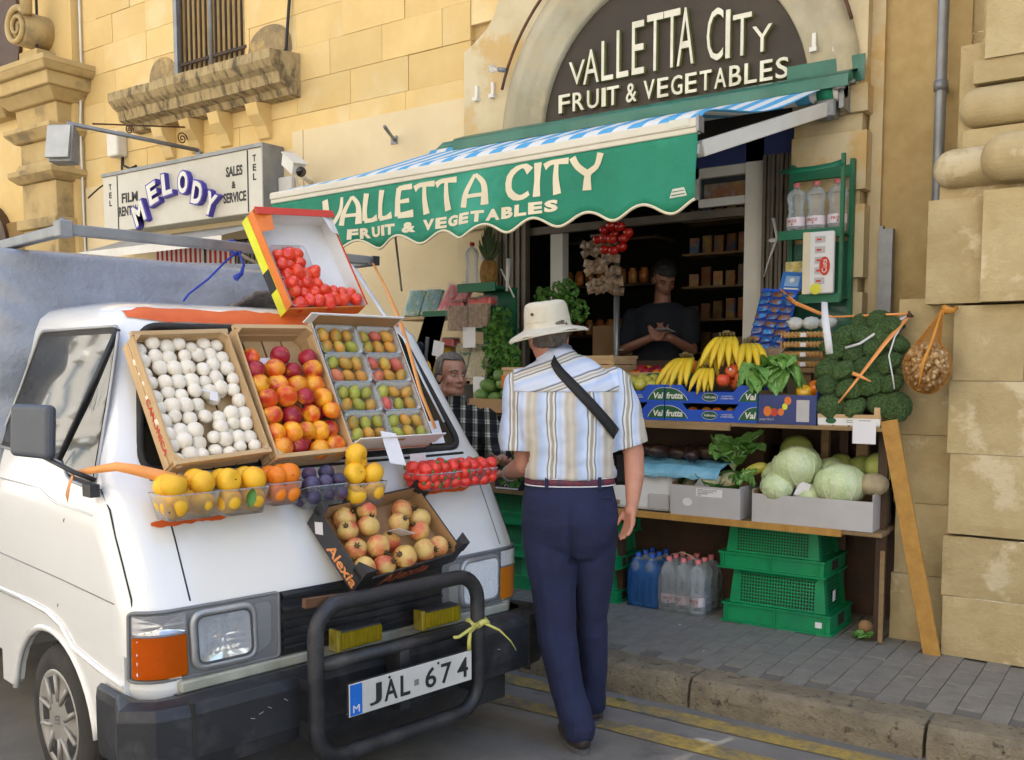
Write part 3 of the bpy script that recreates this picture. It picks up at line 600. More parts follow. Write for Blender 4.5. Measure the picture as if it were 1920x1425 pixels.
def on_valance(s, x, z, w, h, off, mname='letter', mm=None, parent=None, shear=0, sp=1, lean=0):
    vs, fs = text_fit(s, w, h, 0, off, shear, sp)
    bm = bmesh.new(); bv = [bm.verts.new((a, b, c)) for a, b, c in vs]
    for f in fs:
        try: bm.faces.new([bv[i] for i in f])
        except ValueError: pass
    bmesh.ops.triangulate(bm, faces=bm.faces[:])
    bmesh.ops.subdivide_edges(bm, edges=[e for e in bm.edges if e.calc_length() > .05], cuts=1)
    out = [(v.co.x + x, fold(v.co.x + x, v.co.y + z) - .0045, v.co.y + z) for v in bm.verts]; ff = [[v.index for v in f.verts] for f in bm.faces]
    bm.verts.index_update(); mb = MB().add(out, [[v.index for v in f.verts] for f in bm.faces]); bm.free()
    return mb.obj(mname, mm or m_cream, parent or t)
# broad flared capitals drawn as outlines with swelling strokes
def flare(strokes, x, z, w, h):
    mb = MB()
    for pts in strokes:
        n = 14; P = []
        k = len(pts) - 1
        for i in range(n + 1):       # Catmull-Rom through the stroke points
            s = i / n * k; j = min(int(s), k - 1); f = s - j; p = [V((*pts[max(0, min(k, j + q))][:2], pts[max(0, min(k, j + q))][2])) for q in (-1, 0, 1, 2)]
            P.append(.5 * ((2 * p[1]) + (p[2] - p[0]) * f + (2 * p[0] - 5 * p[1] + 4 * p[2] - p[3]) * f * f + (3 * p[1] - p[0] - 3 * p[2] + p[3]) * f ** 3))
        vs = []
        for i, p in enumerate(P):
            d = (P[min(i + 1, n)] - P[max(i - 1, 0)]); q = Vector2(d.x * w, d.y * h); nn = V((-q[1], q[0])) / (sqrt(q[0] ** 2 + q[1] ** 2) + 1e-9)
            wd = p.z * h * 1.22
            for sg in (-1, 1):
                X = x + p.x * w + nn[0] * wd * sg; Z = z + p.y * h + nn[1] * wd * sg; Z = max(z - .004, min(z + h + .004, Z)); vs.append((X, fold(X, Z) - .0045 - .0004 * (len(mb.v) > 0), Z))
        mb.add(vs, [(2 * i, 2 * i + 2, 2 * i + 3, 2 * i + 1) for i in range(n)])
    return mb.obj('letter', m_cream, t)
Vector2 = lambda a, b: (a, b)
G = {'V': [[(.0, 1, .10), (.12, .6, .11), (.32, 0, .06)], [(.98, 1, .05), (.95, .5, .07), (.32, 0, .07)]],
     'A': [[(.0, 0, .11), (.10, .45, .09), (.45, 1, .05)], [(.45, 1, .05), (.82, .65, .08), (.88, 0, .11)], [(.15, .33, .05), (.85, .33, .05)]],
     'L': [[(.25, 1, .10), (.15, .5, .08), (.18, .06, .09)], [(.15, .06, .07), (.6, .05, .06), (.98, .12, .10)]],
     'E': [[(.20, .95, .09), (.12, .5, .08), (.15, .05, .09)], [(.15, .93, .06), (.95, .95, .08)], [(.15, .5, .045), (.75, .52, .06)], [(.15, .06, .07), (.95, .10, .10)]],
     'T': [[(.0, .85, .09), (.3, .95, .06), (1.0, .93, .08)], [(.5, .93, .06), (.48, .5, .08), (.55, 0, .11)]],
     'C': [[(1.0, .78, .11), (.7, .98, .06), (.2, .75, .09), (.15, .3, .10), (.6, .03, .08), (1.0, .15, .06)]],
     'I': [[(.5, 1, .11), (.5, .5, .08), (.5, 0, .10)]],
     'Y': [[(.0, 1, .09), (.2, .7, .08), (.55, .45, .08)], [(1.0, 1, .09), (.85, .65, .07), (.55, .45, .08), (.5, 0, .11)]]}
lay = [('V', -4.25, 2.35, .145, .185), ('A', -4.09, 2.365, .14, .165), ('L', -3.945, 2.37, .115, .165), ('L', -3.825, 2.37, .115, .17), ('E', -3.69, 2.37, .125, .175), ('T', -3.555, 2.372, .145, .17), ('T', -3.40, 2.374, .145, .17), ('A', -3.20, 2.374, .16, .168),
       ('C', -2.93, 2.374, .155, .175), ('I', -2.75, 2.376, .04, .172), ('T', -2.69, 2.376, .14, .17), ('Y', -2.53, 2.378, .16, .17)]
for c, x, z, w, h in lay: flare(G[c], x, z, w, h)
x = -4.04; zt = 2.277
for wd, wtot in (('FRUIT', .36), ('&', .10), ('VEGETABLES', .91)):
    for c in wd:
        u = wtot / (len(wd) - .6 * wd.count('I')); cw = u * (.4 if c == 'I' else 1)
        on_valance(c, x, zt + .01 * (x + 4.08), cw * .88, .060, .055); x += cw
    x += .038
m_fade = mat('faded_print', (.62, .62, .52), None, 5, .8)
for z0, par in ((2.285, None),):
    MB().add([(xx, fold(xx, zz) - .005, zz) for xx, zz in ((-2.0, z0), (-1.905, z0), (-1.92, z0 + .04), (-1.985, z0 + .04))], [(0, 1, 2, 3)]).obj('maker_mark', m_fade, t)
    MB().add([(xx, fold(xx, zz) - .0065, zz) for xx, zz in ((-1.99, z0 + .008), (-1.915, z0 + .008), (-1.915, z0 + .013), (-1.99, z0 + .013), (-1.985, z0 + .024), (-1.92, z0 + .024), (-1.92, z0 + .028), (-1.985, z0 + .028))], [(0, 1, 2, 3), (4, 5, 6, 7)]).obj('maker_mark', m_greenmetal, t)
MB().box((-2.0, AY - .0205, 2.60), (-1.9, AY - .019, 2.635)).obj('maker_mark', m_fade, t)
mb = MB().tube([(-4.47, 5.40, 3.0), (-1.62, 5.40, 3.0)], .047, 16); mb.obj('roller', m_awst, t)
MB().tube([(-1.72, 5.40, 3.0), (-1.63, 5.40, 3.0)], .053, 16).obj('roller_end', m_green, t)
MB().tube([(-1.63, 5.40, 3.0), (-1.605, 5.40, 3.0)], .055, 16).tube([(-1.60, 5.40, 3.0), (-1.575, 5.40, 3.0)], .042, 12, 1).box((-1.60, 5.36, 2.90), (-1.575, 5.52, 3.08), 1).tube([(-1.62, 5.33, 3.0), (-1.56, 5.33, 3.0)], .012, 8, 1).tube([(-1.62, 5.44, 3.05), (-1.54, 5.44, 3.05)], .012, 8, 1).obj('end_bracket', [m_white, m_galv], t)
def beam(a, b, w, h, m, name, parent): 
    a, b = V(a), V(b); X = frame(a, b - a, (0, 0, 1)); return bev(MB().box((0, -w / 2, -h / 2), ((b - a).length, w / 2, h / 2), 0, X).obj(name, m, parent), .006)
ar = beam((-1.68, 5.40, 2.915), (-1.93, 4.30, 2.53), .05, .075, m_white, 'arm', t)
beam((-1.93, 4.30, 2.53), (-2.5, 4.19, 2.60), .04, .05, m_white, 'arm', t)
MB().box((-1.73, 5.36, 2.86), (-1.62, 5.46, 2.96), ch=.01).tube([(-1.66, 5.4, 2.85), (-1.66, 5.4, 2.99)], .018, 8).obj('arm_joint', m_galv, t)
beam((-4.35, 5.40, 2.915), (-4.2, 4.30, 2.53), .05, .07, m_white, 'arm', t)
MB().tube([(-4.6, 5.2, 2.05), (-4.02, 4.45, 2.55)], .008, 6).obj('crank_rod', m_galv, t)
Q = T(AX1, 0, 2.6) @ Matrix.Rotation(rad(-.9), 4, 'Y') @ T(-AX1, 0, -2.6)
for o in t.children:
    if o.name.split('.')[0] in ('front_bar', 'valance', 'edging', 'letter', 'maker_mark'): o.matrix_local = Q
# green hood over the roller
t = thing('awning_hood', 'long green metal hood fixed to the wall above the striped awning', 'awning hood', (-3, 5.5, 3.15)); t.matrix_world = Matrix()
hp = [(5.52, 3.125), (5.46, 3.12), (5.36, 3.092), (5.31, 3.06), (5.31, 3.0), (5.325, 3.0), (5.37, 3.09), (5.46, 3.125), (5.52, 3.13)]
run(hp, -4.22, -1.54, 10, .003).obj('cover', m_greenmetal, t); MB().tube([(-4.22, 5.34, 3.058), (-1.53, 5.34, 3.052)], .026, 10).obj('rolled_edge', m_greenmetal, t)
MB().tube([(-4.45, 5.42, 3.04), (-4.38, 5.42, 3.06), (-4.2, 5.42, 3.06)], [.015, .035, .035], 10).obj('cover_end', m_greenmetal, t)
MB().box((-1.93, 5.475, 3.06), (-1.50, 5.48, 3.20)).obj('back_plate', m_greenmetal, t)
# iron conduit with bulbs round the arch
t = thing('bulb_string', 'rusty conduit with bare light bulbs following the arch moulding', 'lights', (CX, 5.45, 3.3)); t.matrix_world = Matrix()
MB().tube([(CX + (RO + .02) * cos(a), 5.44, CZ + (RO + .02) * sin(a)) for a in [rad(16 + 148 * i / 40) for i in range(41)]], .011, 6).obj('conduit', m_rust, t)
for a in (28, 50, 128, 158):
    a = rad(a); p = V((CX + (RO + .02) * cos(a), 5.43, CZ + (RO + .02) * sin(a))); d = V((cos(a) * .8 - .2, -.5, .15)).normalized()
    s = MB().tube([p, p + d * .055], .016, 8).obj('socket', m_galv, t); MB().tube([p + d * .055, p + d * .07, p + d * .09, p + d * .115, p + d * .125], [.012, .014, .027, .022, .006], 10).obj('bulb', film('bulb_glass', (.9, .9, .85), .25), s)
for x, z in ((-4.16, 3.42), (-4.02, 3.42), (-1.79, 3.32), (-1.66, 3.30)):
    b = link('wall_bracket', MB().box((-.012, -.02, -.05), (.012, 0, .05), ch=.003).box((-.02, -.035, -.055), (.02, 0, -.03)).mesh('wall_bracket', m_white), None, T(x, 5.52, z), label='small white bracket on the %s, %s the arch' % (('shoulder by the cream wall' if x < -3 else 'stone pier above the roller'), 'farther from' if x in (-4.16, -1.66) else 'nearer to'), cat='bracket', group='little brackets beside the arch')
# long music shop sign
t = thing('shop_sign', 'long grey box sign with violet letters MELODY in an arc', 'sign', (-7.4, 5.4, 2.8)); t.matrix_world = Matrix()
MX0, MX1, MY, MZ0, MZ1 = -8.50, -6.24, 5.37, 2.78, 3.30
bev(MB().box((MX0, MY, MZ0), (MX1, 5.585, MZ1)).obj('sign_box', m_sign, t), .008)
MB().box((MX0 - .01, MY - .012, MZ1), (MX1 + .01, 5.585, MZ1 + .03)).box((MX1, MY - .01, MZ0), (MX1 + .012, 5.58, MZ1)).obj('metal_trim', m_galv, t)
for x in (-8.27, -6.43): MB().box((x, MY - .004, MZ0 + .01), (x + .012, MY, MZ1 - .01)).obj('dividing_line', m_black, t)
for c, x, z, rt_ in (('M', -7.87, 2.90, -24), ('E', -7.66, 3.06, -16), ('L', -7.45, 3.12, -6), ('O', -7.22, 3.11, 3), ('D', -7.03, 3.00, 16), ('Y', -6.855, 2.89, 26)):
    vs, fs = text_fit(c, .165 if c != 'M' else .20, .215, .5, .035); cx = .1 if c == 'M' else .082
    X = T(x, MY, z) @ Matrix.Rotation(rad(rt_), 4, 'Y') @ FACE @ T(-cx, -.107, 0); mb = MB()
    mb.add([(a, b, (q + .5) * .05) for a, b, q in vs], fs, 1, X); mb.add([((a - cx) * .82 + cx, (b - .107) * .88 + .107, .05 + (q + .5) * .003) for a, b, q in vs], fs, 0, X); mb.obj('letter', [m_white, m_purple], t)
def word(s, x, z, w, h, y, m, parent, off=.015, name='lettering', X=None, ext=.0008):
    vs, fs = text_fit(s, w, h, ext, off); return MB().add(vs, fs, 0, (X or Matrix()) @ T(x, y, z) @ FACE).obj(name, m, parent)
word('FILM', -8.20, 3.03, .25, .09, MY - .002, m_black, t, .03); word('RENTALS', -8.25, 2.91, .33, .09, MY - .002, m_black, t, .03)
word('SALES', -6.70, 3.10, .21, .085, MY - .002, m_black, t, .03); word('&', -6.63, 3.0, .05, .06, MY - .002, m_black, t, .03); word('SERVICE', -6.74, 2.885, .29, .085, MY - .002, m_black, t, .03)
for x, z0 in ((-8.40, 3.17), (-6.36, 3.19)):
    for i, c in enumerate('TEL'): word(c, x, z0 - .075 * i, .04, .055, MY - .002, m_black, t, .03)
# melody shop front
t = thing('small_canopy', 'sloping white canopy below the long MELODY sign', 'canopy', (-7, 5.2, 2.55)); t.matrix_world = Matrix()
MB().add([(-8.4, 5.58, 2.74), (-6.15, 5.58, 2.74), (-6.25, 4.95, 2.54), (-8.25, 4.95, 2.54), (-6.25, 4.95, 2.47), (-8.25, 4.95, 2.47)], [(0, 1, 2, 3), (3, 2, 4, 5), (1, 0, 3, 2)]).obj('canopy_cloth', m_white, t)
beam((-6.3, 5.5, 2.3), (-6.3, 4.97, 2.48), .03, .03, m_alu, 'stay', t)
t = thing('music_shop_front', 'narrow shop front with red striped blind below the white canopy', 'shop front', (-7.2, 5.6, .13)); t.matrix_world = Matrix()
m_rs = stripes('red_white_blind', (1, 0, 0), [(0, (.45, .03, .04)), (.5, (.62, .60, .55))], .07)
MB().box((-8.0, 5.60, .13), (-6.35, 5.64, 2.62)).obj('glazing', m_dglass, t)
MB().box((-8.0, 5.57, 2.30), (-7.3, 5.60, 2.6)).obj('striped_blind', m_rs, t); MB().box((-7.25, 5.57, 2.30), (-6.9, 5.60, 2.6)).obj('striped_blind', m_rs, t)
for x in (-7.29, -6.87, -6.37): MB().box((x - .02, 5.56, .13), (x + .02, 5.62, 2.62)).obj('frame', m_alu, t)
for i in range(9): MB().box((-6.84 + .05 * i, 5.565, 1.4), (-6.81 + .05 * i, 5.59, 2.6)).obj('shutter_slat', m_shutter, t)
# floodlight on its bracket
t = thing('floodlight', 'grey floodlight hung on a long scrolled iron arm above the MELODY sign', 'floodlight', (-7.3, 5.56, 3.5)); t.matrix_world = Matrix()
MB().tube([(-7.32, 5.58, 3.44), (-7.60, 4.5, 3.50)], .02, 6).box((-7.35, 5.56, 3.38), (-7.29, 5.60, 3.68)).obj('arm', m_galv, t)
MB().tube([(-7.32, 5.58, 3.64), (-7.56, 4.7, 3.53)], .008, 6).obj('upper_rod', m_rust, t)
for c, r0 in ((.14, .055), (.55, .04)):
    MB().tube([(-7.32 - .28 * (c + .2 * 0), 5.58 - 1.08 * c + r0 * (1 - i / 30) * cos(i * .45), 3.52 + .01 * c + r0 * (1 - i / 30) * sin(i * .45)) for i in range(28)], .006, 6).obj('scroll', m_rust, t)
X = T(-7.64, 4.52, 3.30) @ R(28, 'Z') @ R(-12, 'X')
lh = MB().add([(-.10, -.10, -.15), (.10, -.10, -.15), (.10, .04, -.13), (-.10, .04, -.13), (-.12, -.13, .16), (.12, -.13, .16), (.09, .02, .13), (-.09, .02, .13)], [(3, 2, 1, 0), (4, 5, 6, 7), (0, 1, 5, 4), (1, 2, 6, 5), (2, 3, 7, 6), (3, 0, 4, 7)], 0, X).obj('lamp_housing', m_galv, t); bev(lh, .015)
MB().box((-.10, -.145, -.13), (.10, -.125, .14), 0, X).obj('lamp_glass', m_silver, lh)
MB().tube([(-7.60, 4.56, 3.50), (-7.66, 4.50, 3.44), (-7.73, 4.48, 3.36), (-7.70, 4.5, 3.27)], .009, 6).tube([(-7.60, 4.56, 3.50), (-7.55, 4.53, 3.44), (-7.53, 4.52, 3.36)], .009, 6, 1).obj('yoke', [m_galv, m_white], t)
t = thing('meter_box', 'small pale electricity box on the wall above the MELODY sign', 'electrical box', (-8.5, 5.6, 3.55)); t.matrix_world = Matrix()
bev(MB().box((-8.6, 5.48, 3.52), (-8.42, 5.60, 3.76)).obj('casing', m_white, t), .02); MB().tube([(-8.45, 5.56, 3.53), (-8.44, 5.55, 3.44), (-8.36, 5.57, 3.40), (-8.28, 5.585, 3.42)], .012, 6).tube([(-8.5, 5.58, 3.52), (-8.52, 5.585, 3.38), (-8.9, 5.585, 3.28), (-9.1, 5.585, 3.2)], .009, 6).obj('cable', m_cable, t)
t = thing('security_camera', 'white bullet camera on the cream wall above the awning end', 'camera', (-5.85, 5.6, 3.1)); t.matrix_world = Matrix()
c0 = V((-5.93, 5.36, 3.15)); c1 = V((-5.63, 5.22, 3.0)); X = frame(c0, c1 - c0, (0, 0, 1))
bev(MB().box((0, -.05, -.045), (.30, .05, .05), 0, X).box((-.01, -.06, .05), (.33, .06, .06), 0, X).obj('housing', m_white, t), .018); MB().tube([c0 + (c1 - c0) * .97, c0 + (c1 - c0) * 1.01], .04, 12).obj('lens', m_dglass, t); MB().tube([(-5.9, 5.58, 3.0), (-5.85, 5.45, 3.02), (-5.82, 5.32, 3.06)], .018, 8).obj('bracket', m_white, t)
MB().tube([(-5.93, 5.42, 3.12), (-5.98, 5.5, 3.0), (-5.95, 5.56, 2.9)], .007, 6).obj('cable', m_white, t)
link('junction_box', MB().box((-.08, -.05, -.07), (.08, 0, .07), ch=.01).box((-.05, -.06, -.17), (.05, 0, -.08), ch=.006).mesh('junction_box', m_white), None, T(-6.15, 5.565, 3.0), label='white junction box on the wall just right of the MELODY sign', cat='electrical box')
link('wall_rod', MB().tube([(0, 0, 0), (.22, -.35, -.0)], .013, 8).box((-.03, -.01, -.03), (.03, .01, .03), 0).mesh('wall_rod', m_galv), None, T(-4.99, 5.575, 3.22), label='short grey rod sticking out of the cream wall above the awning', cat='rod')
def cable(name, pts, r, m, label, cat='cable'): return link(name, MB().tube([V(p) - V(pts[0]) for p in pts], r, 6).mesh(name, m), None, T(*pts[0]), label=label, cat=cat)
cable('wall_cable', [(-6.10, 5.58, 6), (-6.11, 5.57, 4.5), (-6.15, 5.56, 4.1), (-6.2, 5.5, 4.0), (-6.3, 5.45, 3.97), (-6.15, 5.5, 4.03), (-6.10, 5.53, 3.9), (-6.13, 5.57, 3.75)], .013, m_cable, 'black cable running down the yellow wall to the window sill end')
cable('wall_cable', [(-9.55, 5.38, 6), (-9.56, 5.38, 4.9), (-9.52, 5.34, 4.6), (-9.62, 5.28, 4.5)], .014, m_cable, 'dark cable hanging behind the carved scroll down to the cornice')
cable('wall_cable', [(-9.13, 5.58, 6), (-9.12, 5.57, 4.5), (-9.14, 5.55, 3.9), (-9.15, 5.56, 3.0), (-9.13, 5.56, 1)], .012, m_white, 'pale thin pipe running down beside the moulded pilaster')
dp = thing('drainpipe', 'grey drainpipe descending the recess beside the fat round mouldings', 'drainpipe', (-1.17, 5.55, 2.3)); dp.matrix_world = Matrix()
MB().tube([(-1.12, 5.52, 10), (-1.12, 5.52, 2.3), (-1.13, 5.54, 2.0)], .028, 12).obj('pipe', m_galv, dp)
MB().tube([(-1.12, 5.52, 2.95), (-1.12, 5.52, 3.0)], .036, 12).box((-1.14, 5.52, 2.96), (-1.10, 5.62, 2.99)).obj('bracket', m_galv, dp)
cp = thing('cut_pipe', 'short dented grey pipe stub standing in the stone recess', 'pipe', (-1.40, 5.56, 1.6)); cp.matrix_world = Matrix()
MB().box((-1.42, 5.55, 1.70), (-1.40, 5.60, 2.28)).box((-1.40, 5.54, 1.70), (-1.345, 5.60, 2.26), 0).obj('stub', m_galv, cp)
# door joinery
df = thing('shop_door_frame', 'white aluminium door frame with glass transom in the greengrocer doorway', 'door frame', (-2.9, 5.7, .13)); df.matrix_world = Matrix()
for x0, x1 in ((-2.24, -2.12), (-3.64, -3.54)): bev(MB().box((x0, 5.66, .13), (x1, 5.74, 3.0)).obj('jamb', m_white, df), .004)
MB().box((-2.60, 5.68, 2.68), (-2.24, 5.72, 2.74)).box((-2.60, 5.68, 2.50), (-2.24, 5.72, 2.55)).box((-2.60, 5.68, 2.5), (-2.55, 5.72, 2.74)).obj('transom', m_white, df)
MB().box((-3.54, 5.69, 2.60), (-2.6, 5.73, 2.68)).obj('transom', m_shutter, df)
MB().box((-2.55, 5.70, 2.55), (-2.24, 5.705, 2.68)).obj('transom_glass', m_glass, df)
MB().box((-4.0, 5.66, 2.74), (-1.9, 5.72, 3.05)).obj('fascia', m_dkblue, df)
MB().box((-4.0, 5.62, 2.42), (-2.24, 5.68, 2.47)).obj('shutter_rail', m_shutter, df)
for nm, x0, n in (('dark folding shutter gathered at the doorway side near the pineapple', -4.02, 9), ('dark folding shutter gathered beside the green bottle rack', -2.10, 8)):
    s = thing('folding_shutter', nm, 'shutter', (x0, 5.6, .13), group='folded concertina shutters'); s.matrix_world = Matrix()
    sm_ = MB().box((0, 0, .13), (.018, .05, 2.75)).mesh('slat', m_shutter)
    for i in range(n): link('slat', sm_, s, T(x0 + .026 * i, 5.58 + (.012 if i % 2 else 0), 0))
# ================================================================ THE WHITE PICKUP VAN  (u across the nose, v rearwards, z up)
VM = T(-2.50, 1.65, 0) @ R(90 - 9.5)
van = thing('pickup_van', 'white cab-forward pickup with black bull bar and orange primer above its windscreen', 'van', M=VM)
VW = 1.66
def lerp(t, pts):
    if t <= pts[0][0]: return pts[0][1]
    for (a, x), (b, y) in zip(pts, pts[1:]):
        if t <= b: return x + (y - x) * (t - a) / (b - a)
    return pts[-1][1]
fprof = [(.30, .03), (.52, .012), (.56, .0), (.755, .0), (.775, .006), (.95, .092), (1.08, .162), (1.14, .205), (1.17, .238), (1.40, .35), (1.64, .468), (1.69, .50), (1.72, .56), (1.738, .66), (1.745, .80)]
gprof = [(.30, .02), (.55, .0), (.80, -.005), (1.07, .004), (1.17, .03), (1.40, .10), (1.64, .165), (1.69, .185), (1.72, .22), (1.738, .27), (1.745, .36)]
RVp = [(.5, .11), (1.0, .11), (1.15, .07), (1.64, .05), (1.70, .09), (1.745, .08)]
VR = 1.22
def fz(z): return lerp(z, fprof)
def gz(z): return lerp(z, gprof)
def Pf(u, z, off=0):
    """Point on the front skin; off pushes it outwards."""
    g = gz(z); r = lerp(z, RVp); ru = r * 1.0; w = VW - 2 * g; q = (u - g) / w; b = .03 * (4 * (q - .5) ** 2); v = fz(z) + b
    d = min(u - g, VW - g - u)
    if d < ru: v += r * (1 - sqrt(max(0, 1 - ((ru - max(d, 0)) / ru) ** 2)))
    return (u, v - off, z)
def Ps(v, z, off=0, right=False):
    u = gz(z) - off; return (VW - u if right else u, v, z)
def ring(z):
    g = gz(z); r = lerp(z, RVp); f = fz(z) + .03; v9 = f + r + .05; L_ = [(g, VR, z), (g, VR + (v9 - VR) * .4, z), (g, VR + (v9 - VR) * .75, z), (g, v9, z)]
    L_ += [(g + r * (1 - cos(a)), f + r * (1 - sin(a)), z) for a in [pi / 2 * i / 7 for i in range(7)]]
    mid = []
    for i in range(1, 16):
        u = g + r + (VW - 2 * (g + r)) * i / 16; mid.append((u, Pf(u, z)[1], z))
    Rr = [(VW - p[0], p[1], p[2]) for p in reversed(L_)]
    return L_ + [(g + r, Pf(g + r, z)[1], z)] + mid + [(VW - g - r, Pf(g + r, z)[1], z)] + Rr
zl = [.62, .66, .70, .755, .775, .85, .95, 1.03, 1.08, 1.115, 1.14, 1.17, 1.28, 1.40, 1.52, 1.64, 1.665, 1.69, 1.71, 1.72, 1.73, 1.738, 1.745]
vs = []; k = None
for z in zl: r_ = ring(z); k = len(r_); vs += r_
mb = MB().add(vs, [(i * k + j, i * k + j + 1, (i + 1) * k + j + 1, (i + 1) * k + j) for i in range(len(zl) - 1) for j in range(k - 1)], 0, None, True)
mb.add(vs[-k:], [tuple(range(k - 1, -1, -1))], 0)
mb.add([vs[i * k] for i in range(len(zl))] + [vs[i * k + k - 1] for i in range(len(zl) - 1, -1, -1)], [tuple(range(2 * len(zl)))], 0)
# lower nose and sills, with the wheel arch left open
mb.box((.13, .02, .45), (1.53, .14, .63))
def side_low(u0, u1):
    pts = [(-.0, .625), (-.0, .52), (.02, .47), (.05, .36), (.15, .31), (.24, .31)] + [(.72 + .37 * cos(a), .25 + .335 * sin(a)) for a in [pi - pi * i / 14 for i in range(1, 14)]] + [(1.12, .3), (VR, .3), (VR, .625)]
    pts[0] = (.115, .625); pts[1] = (.115, .52); pts[2] = (.115, .47); pts[3] = (.115, .36)
    X = Matrix(((0, 1, 0, 0), (1, 0, 0, 0), (0, 0, 1, 0), (0, 0, 0, 1)))
    mb.prism(pts, (u0, u1), 0, X)
side_low(.0, .03); side_low(VW - .03, VW)
for s in (0, 1):   # rounded lower corner
    for z0, z1, d0, d1 in ((.36, .52, .03, .014), (.52, .625, .014, .014)):
        pts0 = [((d0 + .12 * (1 - cos(a))), .0 + d0 + .12 * (1 - sin(a)), z0) for a in [pi / 2 * i / 6 for i in range(7)]]; pts1 = [((d1 + .12 * (1 - cos(a))), .0 + d1 + .12 * (1 - sin(a)), z1) for a in [pi / 2 * i / 6 for i in range(7)]]
        if s: pts0 = [(VW - p[0], p[1], p[2]) for p in pts0]; pts1 = [(VW - p[0], p[1], p[2]) for p in pts1]
        mb.add(pts0 + pts1, [(i, i + 1, i + 8, i + 7) for i in range(6)], 0, None, True)
cab = mb.obj('cab_body', m_van, van)
# patches on the curved skin
def patch(outline, P, name, m, parent, n=6, off=.004):
    c = (sum(p[0] for p in outline) / len(outline), sum(p[1] for p in outline) / len(outline)); vs = [P(c[0], c[1], off)]; k = len(outline)
    for i in range(1, n + 1):
        for p in outline: vs.append(P(c[0] + (p[0] - c[0]) * i / n, c[1] + (p[1] - c[1]) * i / n, off))
    fs = [(0, 1 + j, 1 + (j + 1) % k) for j in range(k)] + [(1 + i * k + j, 1 + (i + 1) * k + j, 1 + (i + 1) * k + (j + 1) % k, 1 + i * k + (j + 1) % k) for i in range(n - 1) for j in range(k)]
    return MB().add(vs, fs, 0, None, True).obj(name, m, parent)
def rpoly(pts, r, n=6, seg=5):
    """Polygon with rounded corners and subdivided sides."""
    out = []; k = len(pts)
    for i in range(k):
        p0, p, p1 = V((*pts[i - 1], 0)), V((*pts[i], 0)), V((*pts[(i + 1) % k], 0)); a = (p0 - p).normalized(); b = (p1 - p).normalized(); rr = min(r, (p0 - p).length / 2.1, (p1 - p).length / 2.1)
        A, B = p + a * rr, p + b * rr
        for j in range(n + 1):
            t_ = j / n; q = A * (1 - t_) ** 2 + p * 2 * t_ * (1 - t_) + B * t_ ** 2; out.append((q.x, q.y))
        nx = V((*pts[(i + 1) % k], 0)); C_ = nx + (p - nx).normalized() * min(r, (p1 - p).length / 2.1)
        for j in range(1, seg): t_ = j / seg; q = B.lerp(C_, t_); out.append((q.x, q.y))
    return out
ws = rpoly([(.135, 1.168), (1.525, 1.168), (1.385, 1.645), (.25, 1.645)], .07, 7, 12)
patch(ws, Pf, 'windscreen', m_dglass, van, 8, .003)
MB().tube([Pf(a, b, .004) for a, b in ws], .013, 8, closed=True).obj('windscreen_seal', m_rubber, van)
